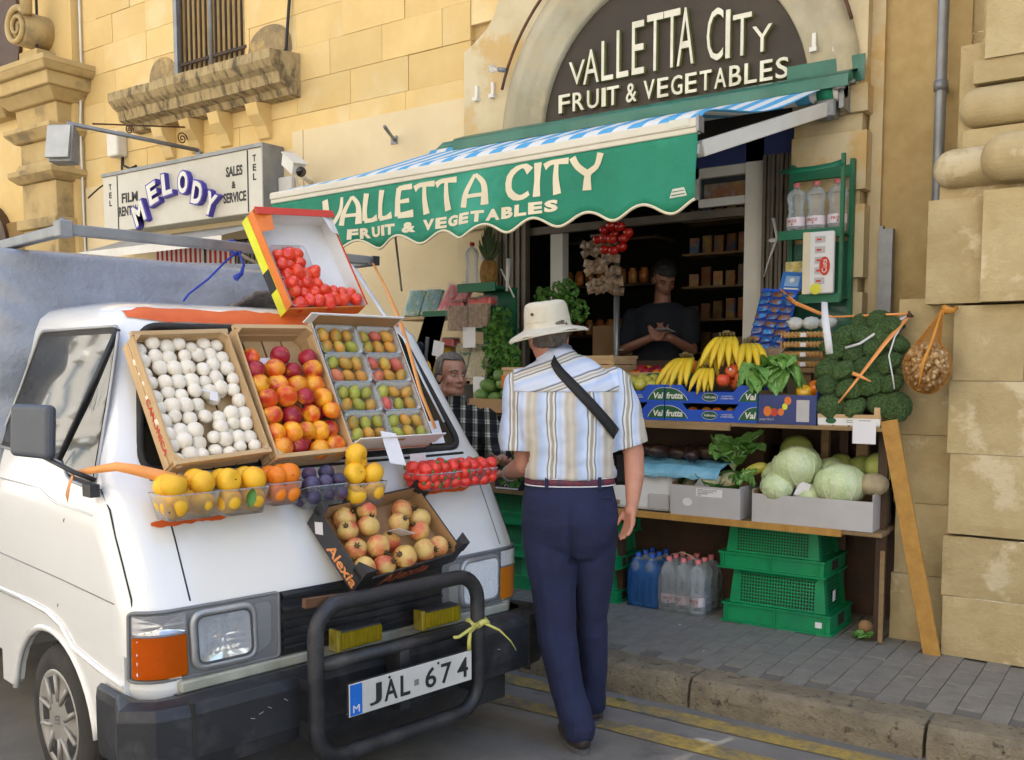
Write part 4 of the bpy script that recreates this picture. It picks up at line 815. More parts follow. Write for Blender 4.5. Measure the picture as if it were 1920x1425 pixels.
for s in (0, 1):
    w1 = rpoly([(.47, 1.615), (1.12, 1.615), (1.25, 1.22), (.67, 1.205)], .03, 4, 4); w2 = rpoly([(.35, 1.135), (.45, 1.60), (.485, 1.60), (.64, 1.20), (.56, 1.15)], .02, 3, 3)
    whole = rpoly([(.325, 1.115), (.445, 1.64), (1.15, 1.64), (1.29, 1.20), (.62, 1.18), (.55, 1.13)], .04, 4, 4)
    if s: w2 = rpoly([(.46, 1.145), (.60, 1.60), (.62, 1.60), (.68, 1.20), (.58, 1.15)], .02, 3, 3); whole = rpoly([(.44, 1.125), (.575, 1.63), (1.15, 1.64), (1.29, 1.20), (.64, 1.18), (.58, 1.13)], .03, 4, 4)
    Q = lambda a, b, o=0, s=s: Ps(a, b, o, s)
    wf = patch(whole, Q, 'side_window_frame', m_rubber, van, 3, .002)
    patch(w1, Q, 'side_glass', m_dglass, wf, 4, .005); patch(w2, Q, 'quarter_glass', m_dglass, wf, 4, .005)
    MB().tube([Q(.445, 1.63, .006), Q(.655, 1.19, .006)], .010, 6).obj('window_divider', m_blkpl, wf)
    MB().tube([Q(a, b, .003) for a, b in whole], .006, 6, closed=True).obj('window_trim', m_silver, wf)
    # door shut lines and side creases as recessed dark gaps and raised lips
    MB().tube([((lambda p: (VW - p[0], p[1], p[2]) if s else p)(Pf(.018, z, -.0005))) for z in (1.12, 1.06, .98, .9, .8, .7, .63)], .0032, 5).obj('door_gap', m_rubber, van)
    MB().tube([Q(*p, -.0015) for p in ((.16, .777), (.6, .79), (1.22, .80))], .003, 5).obj('body_crease', m_grey, van)
    MB().tube([Q(*p, .0) for p in ((1.22, .655), (.9, .66), (.72, .655), (.60, .63), (.50, .57), (.3, .545), (.12, .53))], .011, 8).obj('wheel_arch_ridge', m_van, van)
    MB().tube([(Q(0, .5)[0] + (0), .72 + .375 * cos(a), .25 + .34 * sin(a)) for a in [rad(8) + rad(164) * i / 20 for i in range(21)]] , .013, 8).obj('wheel_arch_lip', m_van, van)
    # wheel
    X = T(.105 if not s else VW - .105, .72, .262) @ R(-90 if not s else 90, 'Y')
    w = MB().lathe([(.13, -.085), (.20, -.09), (.245, -.082), (.262, -.06), (.266, -.03), (.266, .03), (.262, .06), (.245, .082), (.20, .09), (.175, .085)], (0, 0, 0), 40, 0, X)
    for i in range(40):
        a = 2 * pi * i / 40; w.box((.262, -.01, -.055), (.270, .012, .055), 0, X @ Matrix.Rotation(a, 4, 'Z'))
    tyre = w.obj('wheel', m_tyre, van)
    h = MB().lathe([(.0, .088), (.05, .090), (.10, .083), (.145, .075), (.165, .086), (.178, .088), (.182, .07)], (0, 0, 0), 40, 0, X)
    for i in range(5):
        a = rad(72 * i + 20); h.add([(.09 + .0, -.018, .0855), (.155, -.034, .083), (.155, .034, .083), (.09, .018, .0855), (.10, 0, .070)], [(0, 1, 2, 3)], 1, X @ Matrix.Rotation(a, 4, 'Z'))
        h.tube([(.06, -.03, .088), (.155, -.045, .088)], .008, 6, 0, X @ Matrix.Rotation(a, 4, 'Z')).tube([(.06, .03, .088), (.155, .045, .088)], .008, 6, 0, X @ Matrix.Rotation(a, 4, 'Z'))
    h.obj('hubcap', [mat('grey_hubcap', (.42, .40, .37), (.34, .32, .29), 5, .4, .3), m_black], tyre)
    mb = MB()
    for zz in (-.012, 0, .012): mb.tube([(zz + .006 * sin(j * .7), -.022 + .0055 * j, .0915) for j in range(9)], .0016, 4, 0, X)
    mb.obj('wheel_emblem', m_grey, tyre)
MB().box((.21, .25, .25), (.30, 1.2, .9)).box((.035, .35, .60), (.25, 1.15, .62)).obj('wheel_well', m_rubber, van); MB().box((VW - .3, .25, .25), (VW - .21, 1.2, .9)).obj('wheel_well', m_rubber, van)
for s in (0, 1): MB().tube([((lambda p: (VW - p[0], p[1], p[2]) if s else p)(Ps(*p, .001))) for p in ((1.2, 1.085), (.78, 1.082), (.70, 1.06), (.62, 1.045), (.32, 1.035))], .0035, 5).obj('waist_crease', m_van, van)
for x, z, a in ((.30, .41, 20), (.33, .42, -15), (.36, .43, 30), (.42, .44, 35), (1.38, .40, 5), (1.20, .36, -20), (.66, .33, 10)): MB().box((-.008, -.0005, -.0007), (.008, .0006, .0007), 0, T(x, -.1165, z) @ R(a, 'Y')).obj('bumper_scratch', m_gcard, van)
for p, q in ((.55, 1.0), (.62, .70)): MB().tube([Ps(p, q, .0008), Ps(p + .008, q - .012, .0008)], .0014, 5).obj('paint_chip', m_rust, van)
# bonnet shut line, orange paint, plates
MB().tube([Pf(.175, z, .000) for z in (.78, .85, .95, 1.05, 1.13)], .0028, 5).obj('bonnet_gap', m_rubber, van)
MB().tube([Pf(VW - .13, z, .000) for z in (.78, .85, .95, 1.05, 1.13)], .0028, 5).obj('bonnet_gap', m_grey, van)
MB().tube([Pf(.15 + (VW - .3) * i / 20, 1.145, .002) for i in range(21)], .006, 6).obj('cowl_strip', m_rubber, van)
def smear(u0, u1, z0, z1, name, s):
    n = 40; vs = []
    for i in range(n + 1):
        u = u0 + (u1 - u0) * i / n; e = .45 + .55 * min(1, 14 * i / n, 14 * (n - i) / n); a = .012 * noise.noise((u * 9, s, 0)) + .008 * noise.noise((u * 40, s, 1)); b = .012 * noise.noise((u * 8, s + 3, 0)) + .01 * noise.noise((u * 35, s + 5, 1))
        m_ = (z0 + z1) / 2; lo_, hi_ = m_ + (z0 - m_) * e + a * .6, m_ + (z1 - m_) * e + b
        for q in range(5): vs.append(Pf(u, lo_ + (hi_ - lo_) * q / 4, .006))
    return MB().add(vs, [(5 * i + q, 5 * i + 5 + q, 5 * i + 6 + q, 5 * i + 1 + q) for i in range(n) for q in range(4)], 0, None, True).obj(name, m_orange_p, van)
smear(.22, 1.40, 1.662, 1.712, 'orange_primer_band', 1); smear(.11, .36, 1.005, 1.022, 'orange_primer_band', 4); smear(1.06, 1.46, 1.005, 1.03, 'orange_primer_band', 7)
# lamps: grey bezel panels, headlights, corner lamps
for s in (0, 1):
    fl = (lambda u: VW - u) if s else (lambda u: u)
    def Pl(u, z, off=0, fl=fl): p = Pf(u, z, off); return (fl(p[0]), p[1], p[2])
    bz = patch(rpoly([(.004, .545), (.47, .545), (.47, .762), (.004, .762)], .012, 3, 14), Pl, 'lamp_bezel', m_grey, van, 6, .006)
    MB().tube([Pl(a, b, .006) for a, b in rpoly([(.006, .547), (.47, .547), (.47, .762), (.006, .762)], .012, 3, 14)], .006, 6, closed=True).obj('bezel_edge', m_grey, bz)
    o1 = rpoly([(.175, .572), (.378, .572), (.372, .742), (.17, .742)], .035, 5, 4)
    patch(rpoly([(.375, .57), (.44, .60), (.44, .74), (.375, .74)], .02, 3, 3), Pl, 'bezel_recess', m_silver, bz, 3, .009)
    hl = patch([(a, b) for a, b in o1], Pl, 'headlight', film('ribbed_film', (.9, .92, .95), .05), van, 6, .024)
    def bowl(outl, name, m, c_, n_=8, par=hl, o0=.004, o1_=.020, rib=0):
        vs = [Pl(c_[0], c_[1], o0)]; k = len(outl)
        for i in range(1, n_ + 1):
            for p in outl: x_, z_ = c_[0] + (p[0] - c_[0]) * i / n_, c_[1] + (p[1] - c_[1]) * i / n_; vs.append(Pl(x_, z_, o0 + (o1_ - o0) * (i / n_) ** 2 + rib * (sin(x_ * 420) + .6 * sin(z_ * 300))))
        fs = [(0, 1 + j, 1 + (j + 1) % k) for j in range(k)] + [(1 + i * k + j, 1 + (i + 1) * k + j, 1 + (i + 1) * k + (j + 1) % k, 1 + i * k + (j + 1) % k) for i in range(n_ - 1) for j in range(k)]
        return MB().add(vs, fs, 0, None, True).obj(name, m, par)
    o1d = rpoly([(.178, .575), (.375, .575), (.369, .739), (.173, .739)], .033, 6, 9)
    bowl(o1d, 'reflector', mat('lamp_reflector', (.90, .92, .95), (.7, .72, .75), 12, .16, .75), (.275, .655), 10, hl, .0085, .020, .0012)
    MB().tube([Pl(a, b, .014) for a, b in o1], .012, 8, closed=True).obj('chrome_ring', m_silver, hl)
    MB().tube([Pl(a * 1.0 + (.0), b, .020) for a, b in rpoly([(.185, .582), (.368, .582), (.362, .732), (.18, .732)], .03, 5, 4)], .004, 6, closed=True).obj('lens_rim', m_black, hl)
    cl = patch(rpoly([(.008, .692), (.15, .692), (.15, .755), (.008, .755)], .008, 3, 6), Pl, 'side_lamp', film('ribbed_film2', (.9, .92, .95), .10), van, 4, .016)
    bowl(rpoly([(.010, .694), (.148, .694), (.148, .753), (.010, .753)], .008, 3, 8), 'reflector', m_chrome, (.08, .72), 5, cl, .0085, .013, .0007)
    am = patch(rpoly([(.008, .556), (.152, .556), (.15, .688), (.008, .688)], .008, 3, 6), Pl, 'indicator', m_ambf, van, 4, .016)
    bowl(rpoly([(.010, .558), (.150, .558), (.148, .686), (.010, .686)], .008, 3, 8), 'reflector', m_wcard, (.08, .62), 9, am, .0085, .013, .0016)
    MB().tube([Pl(.01 + .14 * i / 8, .69, .015) for i in range(9)], .004, 6).obj('lamp_divider', m_grey, am)
gr = patch(rpoly([(.47, .545), (1.19, .545), (1.19, .762), (.47, .762)], .01, 3, 10), Pf, 'grille', m_blkpl, van, 4, .004)
for i, z in enumerate((.575, .603, .631, .659, .700, .748)):
    mb = MB(); h = .007 if i < 4 else .012
    for j in range(10):
        u0, u1 = .48 + .07 * j, .48 + .07 * (j + 1); a, b = Pf(u0, z, .004), Pf(u1, z, .004)
        mb.add([(a[0], a[1], z - h), (b[0], b[1], z - h), (b[0], b[1] - .014, z - h * .6), (a[0], a[1] - .014, z - h * .6), (a[0], a[1] - .014, z + h * .2), (b[0], b[1] - .014, z + h * .2), (b[0], b[1], z + h), (a[0], a[1], z + h)], [(0, 1, 2, 3), (3, 2, 5, 4), (4, 5, 6, 7)])
    mb.obj('slat', m_blkpl, gr)
# bumper with wrap-round ends
bp = [(.0, .505), (-.05, .512), (-.10, .50), (-.115, .47), (-.115, .34), (-.10, .29), (-.05, .27), (.0, .27)]
path = [(-.035, .30), (-.04, .10), (-.03, -.0), (.0, -.0)]; vs = []; cols = []
def bpt(s):   # plan path: returns point and outward normal
    return s
rowp = [(-.0, .26, -1, 0), (-.0, .12, -1, 0), (.01, .04, -.8, -.45), (.045, .005, -.4, -.85), (.10, 0, -.0, -1)] + [(.2 + 1.26 * i / 9, 0, 0, -1) for i in range(10)] + [(1.56, 0, 0, -1), (1.615, .005, .4, -.85), (1.65, .04, .8, -.45), (1.66, .12, 1, 0), (1.66, .26, 1, 0)]
for (u, v, nx, ny) in rowp:
    for (d, z) in bp: e = -d * (.55 if abs(nx) > .9 else 1); vs.append((u + nx * e * .5 if abs(nx) > .9 else u + nx * e, v + ny * e, z))
k = len(bp); mb = MB().add(vs, [(i * k + j, i * k + j + 1, (i + 1) * k + j + 1, (i + 1) * k + j) for i in range(len(rowp) - 1) for j in range(k - 1)], 0, None, False)
bmp = bev(solid(mb.obj('bumper', m_blkpl, van), .008), .010, 3, 20); 
MB().box((.10, -.118, .28), (.11, -.0, .508)).box((1.55, -.118, .28), (1.56, -.0, .508)).obj('bumper_seam', m_rubber, bmp)
MB().box((.12, -.012, .505), (1.54, .02, .542), ch=.006).obj('valance_panel', mat('dirty_white_paint', (.45, .45, .38), (.25, .25, .20), 6, .5), van)
MB().box((.2, -.03, .16), (1.5, .3, .30)).obj('underside', m_rubber, van); MB().box((.30, .3, .22), (VW - .3, 4.2, .34)).obj('chassis', m_rubber, van)
# bull bar
def rr(u0, u1, z0, z1, v, r, n=6, dv=0):
    P = []
    for cx_, cz_, a0 in ((u1 - r, z1 - r, 0), (u0 + r, z1 - r, 90), (u0 + r, z0 + r, 180), (u1 - r, z0 + r, 270)):
        for i in range(n + 1): a = rad(a0 + 90 * i / n); z = cz_ + r * sin(a); P.append((cx_ + r * cos(a), v + dv * (z - z0), z))
    return P
bb = MB().tube(rr(.485, 1.195, .235, .742, -.19, .10, 7), .027, 12, closed=True).obj('bull_bar', m_blkpl, van)
MB().tube([(.5, -.185, .545), (1.18, -.185, .545)], .023, 10).obj('cross_tube', m_blkpl, bb)
for u in (.49, 1.19): MB().box((u - .02, -.19, .30), (u + .02, .02, .36)).box((u - .015, -.19, .46), (u + .015, .02, .50)).obj('bar_mount', m_blkpl, bb)
MB().box((.82, -.20, .32), (.86, -.12, .54)).obj('plate_stay', m_blkpl, bb)
for u0, u1 in ((.60, .785), (.965, 1.15)):
    f = MB().box((u0, -.15, .562), (u1, -.09, .632)).obj('fog_lamp', m_blkpl, bb); bev(f, .012)
    bev(MB().box((u0 + .006, -.158, .568), (u1 - .006, -.146, .626)).obj('yellow_lens', m_yelf, f), .012, 2); MB().grid(lambda a, b: (u0 + .012 + (u1 - u0 - .024) * a, -.1525 + .0015 * sin(a * 90), .572 + .05 * b), 60, 2).obj('reflector', m_yfog, f); MB().box((u0 - .004, -.152, .560), (u0 + .012, -.10, .634), ch=.003).obj('lens_side', m_yfog, f)
# number plate
PX0, PX1, PZ0, PZ1, PV = .575, 1.125, .365, .482, -.235
pl = bev(MB().box((PX0, PV, PZ0), (PX1, PV + .008, PZ1)).obj('number_plate', m_black, van), .006)
bev(MB().box((PX0 + .004, PV - .002, PZ0 + .004), (PX1 - .004, PV + .002, PZ1 - .004)).obj('plate_face', mat('plate_white', (.62, .62, .60), None, 5, .4), pl), .003)
MB().box((PX0 + .007, PV - .0032, PZ0 + .007), (PX0 + .055, PV - .0022, PZ1 - .007)).obj('blue_band', mat('plate_blue', (.01, .16, .66), None, 5, .4), pl)
word('M', PX0 + .018, PZ0 + .017, .026, .024, PV - .0035, m_white, pl, .0)
for c, x, w in (('J', .085, .05), ('A', .147, .055), ('L', .215, .042), ('6', .325, .05), ('7', .398, .048), ('4', .475, .052)): word(c, PX0 + x, PZ0 + .022, w, .072, PV - .0030, m_black, pl, .012)
MB().box((PX0 + .276, PV - .003, PZ0 + .045), (PX0 + .296, PV - .001, PZ0 + .066)).obj('plate_seal', m_grey, pl)
for x in (.168, .385): MB().tube([(PX0 + x, PV - .004, PZ1 - .016), (PX0 + x, PV, PZ1 - .016)], .005, 8).obj('screw', m_black, pl)
# strap knotted to the bull bar
t_ = thing('yellow_strap', 'frayed yellow plastic strap knotted round the bull bar beside the fog lamp', 'strap', M=VM)
m_ystr = mat('yellow_strap', (.62, .55, .16), (.52, .5, .12), 12, .5)
MB().tube([(1.195 + .036 * cos(a), -.19 + .036 * sin(a), .56 + .008 * sin(3 * a)) for a in [2 * pi * i / 14 for i in range(14)]], .012, 6, closed=True).tube([(1.16, -.225, .56), (1.11, -.235, .555), (1.07, -.225, .535), (1.04, -.23, .54)], .007, 5, flat=.4).tube([(1.17, -.225, .565), (1.12, -.23, .545), (1.105, -.24, .51), (1.11, -.235, .478)], .008, 5, flat=.4).tube([(1.19, -.225, .565), (1.25, -.25, .53), (1.30, -.26, .48), (1.325, -.265, .44)], [.008, .006, .004, .003], 5, flat=.4).obj('strap', m_ystr, t_)
# mirrors, wiper, door furniture
mr_ = MB().box((-.125, .36, 1.215), (-.09, .60, 1.385)).obj('door_mirror', mat('blue_grey_plastic', (.045, .055, .075), (.06, .07, .09), 8, .5), van); bev(mr_, .022, 3)
mr_.matrix_local = T(-.1, .45, 1.3) @ R(8) @ R(3, 'Y') @ T(.1, -.45, -1.3)
MB().tube([(-.10, .42, 1.22), (-.06, .30, 1.18), (.0, .28, 1.15)], .008, 8).box((-.03, .25, 1.10), (.0, .31, 1.14)).obj('mirror_arm', m_blkpl, van)
MB().tube([Pf(.35, 1.17, .02), Pf(.6, 1.19, .02), Pf(1.05, 1.175, .02)], .006, 6).obj('wiper', m_blkpl, van)
MB().tube([Pf(1.30, 1.17, .02), Pf(1.36, 1.30, .018), Pf(1.40, 1.42, .015)], .005, 6).obj('wiper', m_blkpl, van)
# bed and tarpaulin
MB().box((.02, 1.26, .40), (VW - .02, 4.2, 1.05)).obj('cargo_bed', m_van, van)
tp = thing('tarpaulin', 'shiny grey plastic tarpaulin heaped over the load behind the cab', 'tarpaulin', M=VM)
def tarp(u, v):
    a = 2 * pi * u; e = .28; cu = (abs(cos(a)) ** e) * (1 if cos(a) >= 0 else -1); cv = (abs(sin(a)) ** e) * (1 if sin(a) >= 0 else -1)
    h = v; sh = 1 - .10 * h ** 3 if h < .8 else (1 - .10 * h ** 3) * (1 - (h - .8) * 5) ** .6 if h < .999 else 0
    zz = 1.0 + min(h / .8, 1) * .97 + (.035 * (h - .8) * 5 if h > .8 else 0)
    x, y = .70 + .82 * cu * sh, 2.62 + 1.38 * cv * sh
    n_ = .05 * noise.noise((x * 2.2, y * 2, zz * 3)) + .035 * abs(noise.noise((x * 5 + zz * 6, y * 5, zz * 7)))
    return (x + n_ * cu, y + n_ * cv * 1.4, zz + .05 * noise.noise((x * 1.8, y * 1.8, 4)) * (h > .75))
sub(MB().grid(tarp, 110, 40).obj('tarp_cover', m_tarp, tp), 1)
MB().tube([(1.30 + .02 * sin(i), 1.205 - .004 * i, 1.68 + .035 * i) for i in range(9)], .008, 6).tube([(1.25, 1.21 - .003 * i, 1.70 + .035 * i) for i in range(8)], .004, 6).obj('tarp_seam', m_rubber, tp)
mb = MB()
for j in range(7): mb.tube([(.93 + .32 * i / 12, 1.06 + .02 * j + .015 * noise.noise((i * .5, j, 0)), 1.76 + .075 * sin(pi * i / 12) * (1 - .12 * j) + .01 * noise.noise((i * .8, j * 3, 2))) for i in range(13)], .010, 6)
link('folded_sack', mb.mesh('folded_sack', mat('striped_sack', (.22, .20, .19), (.12, .11, .10), 30, .9)), None, VM, label='crumpled brown sacking lying on the cab roof by the tarpaulin', cat='sack')
# roof rack
rk = thing('roof_rack', 'grey box-section rack frame standing over the tarpaulin', 'rack', M=VM)
def bar_(a, b, w=.022): return beam(a, b, w * 2, w * 2, m_galv, 'rack_bar', rk)
bar_((.17, .92, 2.005), (1.58, .92, 2.0), .02); bar_((.17, .90, 2.0), (.17, 3.8, 2.0), .02); bar_((1.56, .90, 1.995), (1.56, 3.8, 1.995), .02)
bar_((.17, 3.8, 2.0), (1.56, 3.8, 2.0), .02); bar_((.19, 3.78, 1.0), (.19, 3.78, 1.98), .02); bar_((1.54, 3.78, 1.0), (1.54, 3.78, 1.98), .02); bar_((.9, 1.7, 1.985), (1.56, 1.3, 1.985), .018); bar_((1.52, 1.26, 1.0), (1.52, 1.26, 1.98), .018)
MB().box((.145, .885, 1.975), (.195, .945, 2.035), ch=.004).tube([(.17, .915, 2.02), (.17, .915, 2.045)], .01, 8).obj('corner_joint', m_galv, rk); MB().box((1.565, .898, 1.98), (1.60, .942, 2.022)).obj('bar_end', m_black, rk)
rp = thing('blue_string', 'thin blue cord tied round the rack bar and trailing over the tarpaulin', 'cord', M=VM)
m_cord = mat('blue_cord', (.02, .05, .42), None, 5, .6)
MB().tube([(.86 + .03 * cos(a), .92 + .03 * sin(a) * .6, 2.0 + .03 * sin(a)) for a in [2 * pi * i / 12 for i in range(12)]], .006, 5, closed=True).tube([(.86, .895, 1.98), (.80, .90, 1.93), (.72, .88, 1.86), (.62, .86, 1.79), (.57, .80, 1.76)], .0045, 5).tube([(.865, .895, 1.98), (.885, .89, 1.93), (.87, .885, 1.89), (.84, .88, 1.87)], [.004, .006, .009, .014], 6).obj('cord', m_cord, rp)
# orange tape from the mirror round the crates
ot = thing('orange_tape', 'orange tape stretched from the door mirror across the windscreen pillar', 'tape', M=VM)
def ribbon(pts, w, m, name, parent, up=(0, 0, 1)):
    P = [V(p) for p in pts]; vs = []
    for i, p in enumerate(P):
        t__ = (P[min(i + 1, len(P) - 1)] - P[max(i - 1, 0)]).normalized(); q = V(up); q = (q - t__ * q.dot(t__)).normalized() * w[i] / 2 if isinstance(w, (list, tuple)) else (V(up) - t__ * V(up).dot(t__)).normalized() * w / 2
        vs += [p - q, p + q]
    return solid(MB().add(vs, [(2 * i, 2 * i + 2, 2 * i + 3, 2 * i + 1) for i in range(len(P) - 1)], 0, None, True).obj(name, m, parent), .0012, 0)
ribbon([(-.045, .40, 1.085), (-.05, .36, 1.135), (-.05, .33, 1.165)], [.035, .02, .012], m_tape_o, 'tape_tail', ot)
ribbon([(-.05, .34, 1.17), (-.015, .26, 1.185), (.02, .17, 1.20), (.06, .12, 1.19), (.12, .095, 1.17), (.20, .085, 1.14)], [.012, .022, .028, .034, .038, .045], m_tape_o, 'tape_band', ot)
# ================================================================ CRATES AND FRUIT ON THE VAN
def CM(u0, z0, v0=.04, k=.55, zr=1.1, spin=0):
    n = sqrt(1 + k * k); B = Matrix(((1, 0, 0, 0), (0, k / n, -1 / n, 0), (0, 1 / n, k / n, 0), (0, 0, 0, 1)))
    return VM @ T(u0, v0 + k * (z0 - zr), z0) @ B @ R(spin)
def carton(name, label, M, w, h, d, mo, mi, tw=.004, ext=(0, 0, 0, 0), cat='box', group=None, corner=None):
    """Open box: local x 0..w, y 0..h, floor at z=-d. ext = how far each wall (low, high, left, right) rises over the rim."""
    t = thing(name, label, cat, M=M, group=group)
    MB().box((0, 0, -d - tw), (w, h, -d)).add([(tw, tw, -d + .001), (w - tw, tw, -d + .001), (w - tw, h - tw, -d + .001), (tw, h - tw, -d + .001)], [(0, 1, 2, 3)], 1).obj('base', [mo, mi], t)
    for i, (a, b) in enumerate((((0, 0), (w, tw)), ((0, h - tw), (w, h)), ((0, tw), (tw, h - tw)), ((w - tw, tw), (w, h - tw)))):
        mb = MB(); mb.box((a[0], a[1], -d), (b[0], b[1], ext[i])); e = .0012
        ia = [(tw, tw + e), (w - tw, tw + e)] if i == 0 else [(w - tw, h - tw - e), (tw, h - tw - e)] if i == 1 else [(tw + e, h - tw), (tw + e, tw)] if i == 2 else [(w - tw - e, tw), (w - tw - e, h - tw)]
        mb.add([(ia[0][0], ia[0][1], -d), (ia[1][0], ia[1][1], -d), (ia[1][0], ia[1][1], ext[i]), (ia[0][0], ia[0][1], ext[i])], [(0, 1, 2, 3)], 1)
        mb.obj('side_panel', [mo, mi], t)
    if corner:
        for x, sx in ((0, 1), (w, -1)):
            for y, sy in ((0, 1), (h, -1)): MB().add([(x, y, -.01), (x + sx * corner, y, -.01), (x, y + sy * corner, -.01), (x, y, .03 if False else corner * .9), (x + sx * corner * .6, y, .004), (x, y + sy * corner * .6, .004)], [(0, 1, 4, 3), (0, 3, 5, 2), (1, 2, 5, 4), (3, 4, 5)], 0).obj('corner_flap', [mo, mi], t)
    return t
def wood_crate(name, label, M, w, h, d, group=None, m=None, gap=True):
    t = thing(name, label, 'crate', M=M, group=group); m = m or m_wood; b = .007
    n = max(3, int(w / .07))
    for i in range(n): MB().box((w * i / n + .004, 0, -d - b), (w * (i + 1) / n - .004, h, -d)).obj('base_slat', m, t)
    for x in (0, w - b):
        MB().box((x, .01, -d + .004), (x + b, h - .01, -d * .52)).obj('side_slat', m, t); MB().box((x, .01, -d * .46), (x + b, h - .01, 0)).obj('side_slat', m, t)
    for y in (0, h - b):
        MB().box((b, y, -d + .004), (w - b, y + b, -d * .52)).obj('end_slat', m, t); MB().box((b, y, -d * .46), (w - b, y + b, .0)).obj('end_slat', m, t)
        MB().box((-.001, y - .006 if y == 0 else y - .002, -.014), (w + .001, y + b + .002 if y == 0 else y + b + .006, .004)).obj('end_rail', m, t)
    for x, sx in ((b, 1), (w - b, -1)):
        for y, sy in ((b, 1), (h - b, -1)): MB().prism([(0, 0), (sx * .022, 0), (0, sy * .022)], (-d, .006), 0, T(x, y, 0) @ Matrix(((1, 0, 0, 0), (0, 0, 1, 0), (0, 1, 0, 0), (0, 0, 0, 1)))).obj('corner_post', m, t)
    return t
def put(name, me, M, label, cat, group): return link(name, me, None, M, label=label, cat=cat, group=group)
def spin(): return Euler((rnd(0, 6.28), rnd(0, 6.28), rnd(0, 6.28))).to_matrix().to_4x4()
def ball_mesh(name, r, m, sc=(1, 1, 1), n=20, dent=0, mats=None, lump=0, seed=0, stem=None):
    mb = MB(); h = n // 2; pr = []
    for i in range(h + 1):
        a = pi * i / h; rr_, zz = sin(a), -cos(a)
        if dent: zz -= dent * max(0, zz) ** 6 * 1.0 if zz > 0 else 0; 
        pr.append((max(1e-4, rr_) * r, zz * r))
    mb.lathe(pr, (0, 0, 0), n, 0)
    mb.v = [((x * sc[0]) * (1 + lump * noise.noise((x / r * 1.5 + seed, y / r * 1.5, z / r * 1.5))), (y * sc[1]) * (1 + lump * noise.noise((x / r * 1.5 + seed, y / r * 1.5, z / r * 1.5))), z * sc[2] * (1 + lump * noise.noise((x / r * 1.5, y / r * 1.5 + seed, z / r * 1.5)))) for x, y, z in mb.v]
    if stem: mb.tube([(0, 0, r * sc[2] * stem[0]), (0, 0, r * sc[2] * stem[1])], stem[2], 6, 1)
    return mb.mesh(name, mats or m)
def punnet(label, M, w, h, d, group='clear plastic punnets', taper=.012, film_=None, name='punnet'):
    """Clear tub open towards +z, floor at z=0, size w x h x d."""
    a = [(taper, taper, 0), (w - taper, taper, 0), (w - taper, h - taper, 0), (taper, h - taper, 0)]; b = [(0, 0, d), (w, 0, d), (w, h, d), (0, h, d)]
    r_ = [(q[0], q[1]) for q in rpoly([(0, 0), (w, 0), (w, h), (0, h)], .02, 3, 2)]; c = (w / 2, h / 2); k = len(r_)
    s = 1 - taper * 2 / min(w, h)
    mb = MB().add([(c[0] + (x - c[0]) * s, c[1] + (y - c[1]) * s, 0) for x, y in r_] + [(x, y, d) for x, y in r_], [tuple(range(k - 1, -1, -1))] + [(i, (i + 1) % k, k + (i + 1) % k, k + i) for i in range(k)], 0, None, True)
    mb.tube([(x, y, d) for x, y in r_], .0022, 5, 0, closed=True)
    return link(name, mb.mesh(name, film_ or m_pet), None, M, label=label, cat='punnet', group=group)
CARD = MB().box((0, -.0006, 0), (.10, .0006, .13)).mesh('price_card', m_paper)
def card(M, w, h, label): return link('price_card', CARD, None, M @ Sc(w / .1, 1, h / .13), label=label, cat='price card')

# --- mushrooms
M1 = CM(.175, 1.205, spin=3.5)
cr = wood_crate('mushroom_crate', 'shallow pale wooden crate of white mushrooms propped on the windscreen', M1, .345, .465, .085)
vs, fs = text_fit('CANONICA', .20, .026, .0003, .02)
MB().add(vs, fs, 0, T(-.0012, .245, -.052) @ Matrix(((0, 0, -1, 0), (-1, 0, 0, 0), (0, 1, 0, 0), (0, 0, 0, 1)))).obj('printed_name', m_redpap, cr)
mush = [ball_mesh('mushroom', .026, m_mush, (1, 1, .82), 16, 0, None, .06, s) for s in (0, 3, 7)]
GAPS = {(5, 4), (7, 3), (5, 5)}
for r_ in range(10):
    for c in range(7):
        if (9 - r_, c) in GAPS: continue
        x = .026 + .0485 * c + rnd(-.006, .006); y = .030 + .0445 * r_ + (.008 if c % 2 else 0) + rnd(-.007, .007)
        put('mushroom', random.choice(mush), M1 @ T(x, y, -.042 + rnd(-.006, .012)) @ Euler((rnd(-.4, .4), rnd(-.4, .4), rnd(0, 6))).to_matrix().to_4x4() @ Sc(rnd(.88, 1.14)),
            'white mushroom in the %s row down the crate, %s from the mirror side' % (ORD[9 - r_], ORD[c]), 'mushroom', 'white mushrooms in the crate')
for i in range(16): put('mushroom', random.choice(mush), M1 @ T(rnd(.04, .30), .06 + .36 * i / 16, -.068) @ spin(), 'white mushroom half buried beneath the others, %s gap up the crate' % ORD[i], 'mushroom', 'buried white mushrooms')
link('paper_label', MB().box((0, 0, 0), (.028, .035, .001)).box((-.03, .03, -.004), (.004, .036, -.003)).mesh('paper_label', m_paper), None, M1 @ T(.20, .215, -.018) @ R(-20), label='small printed paper tag lying among the white mushrooms', cat='tag')
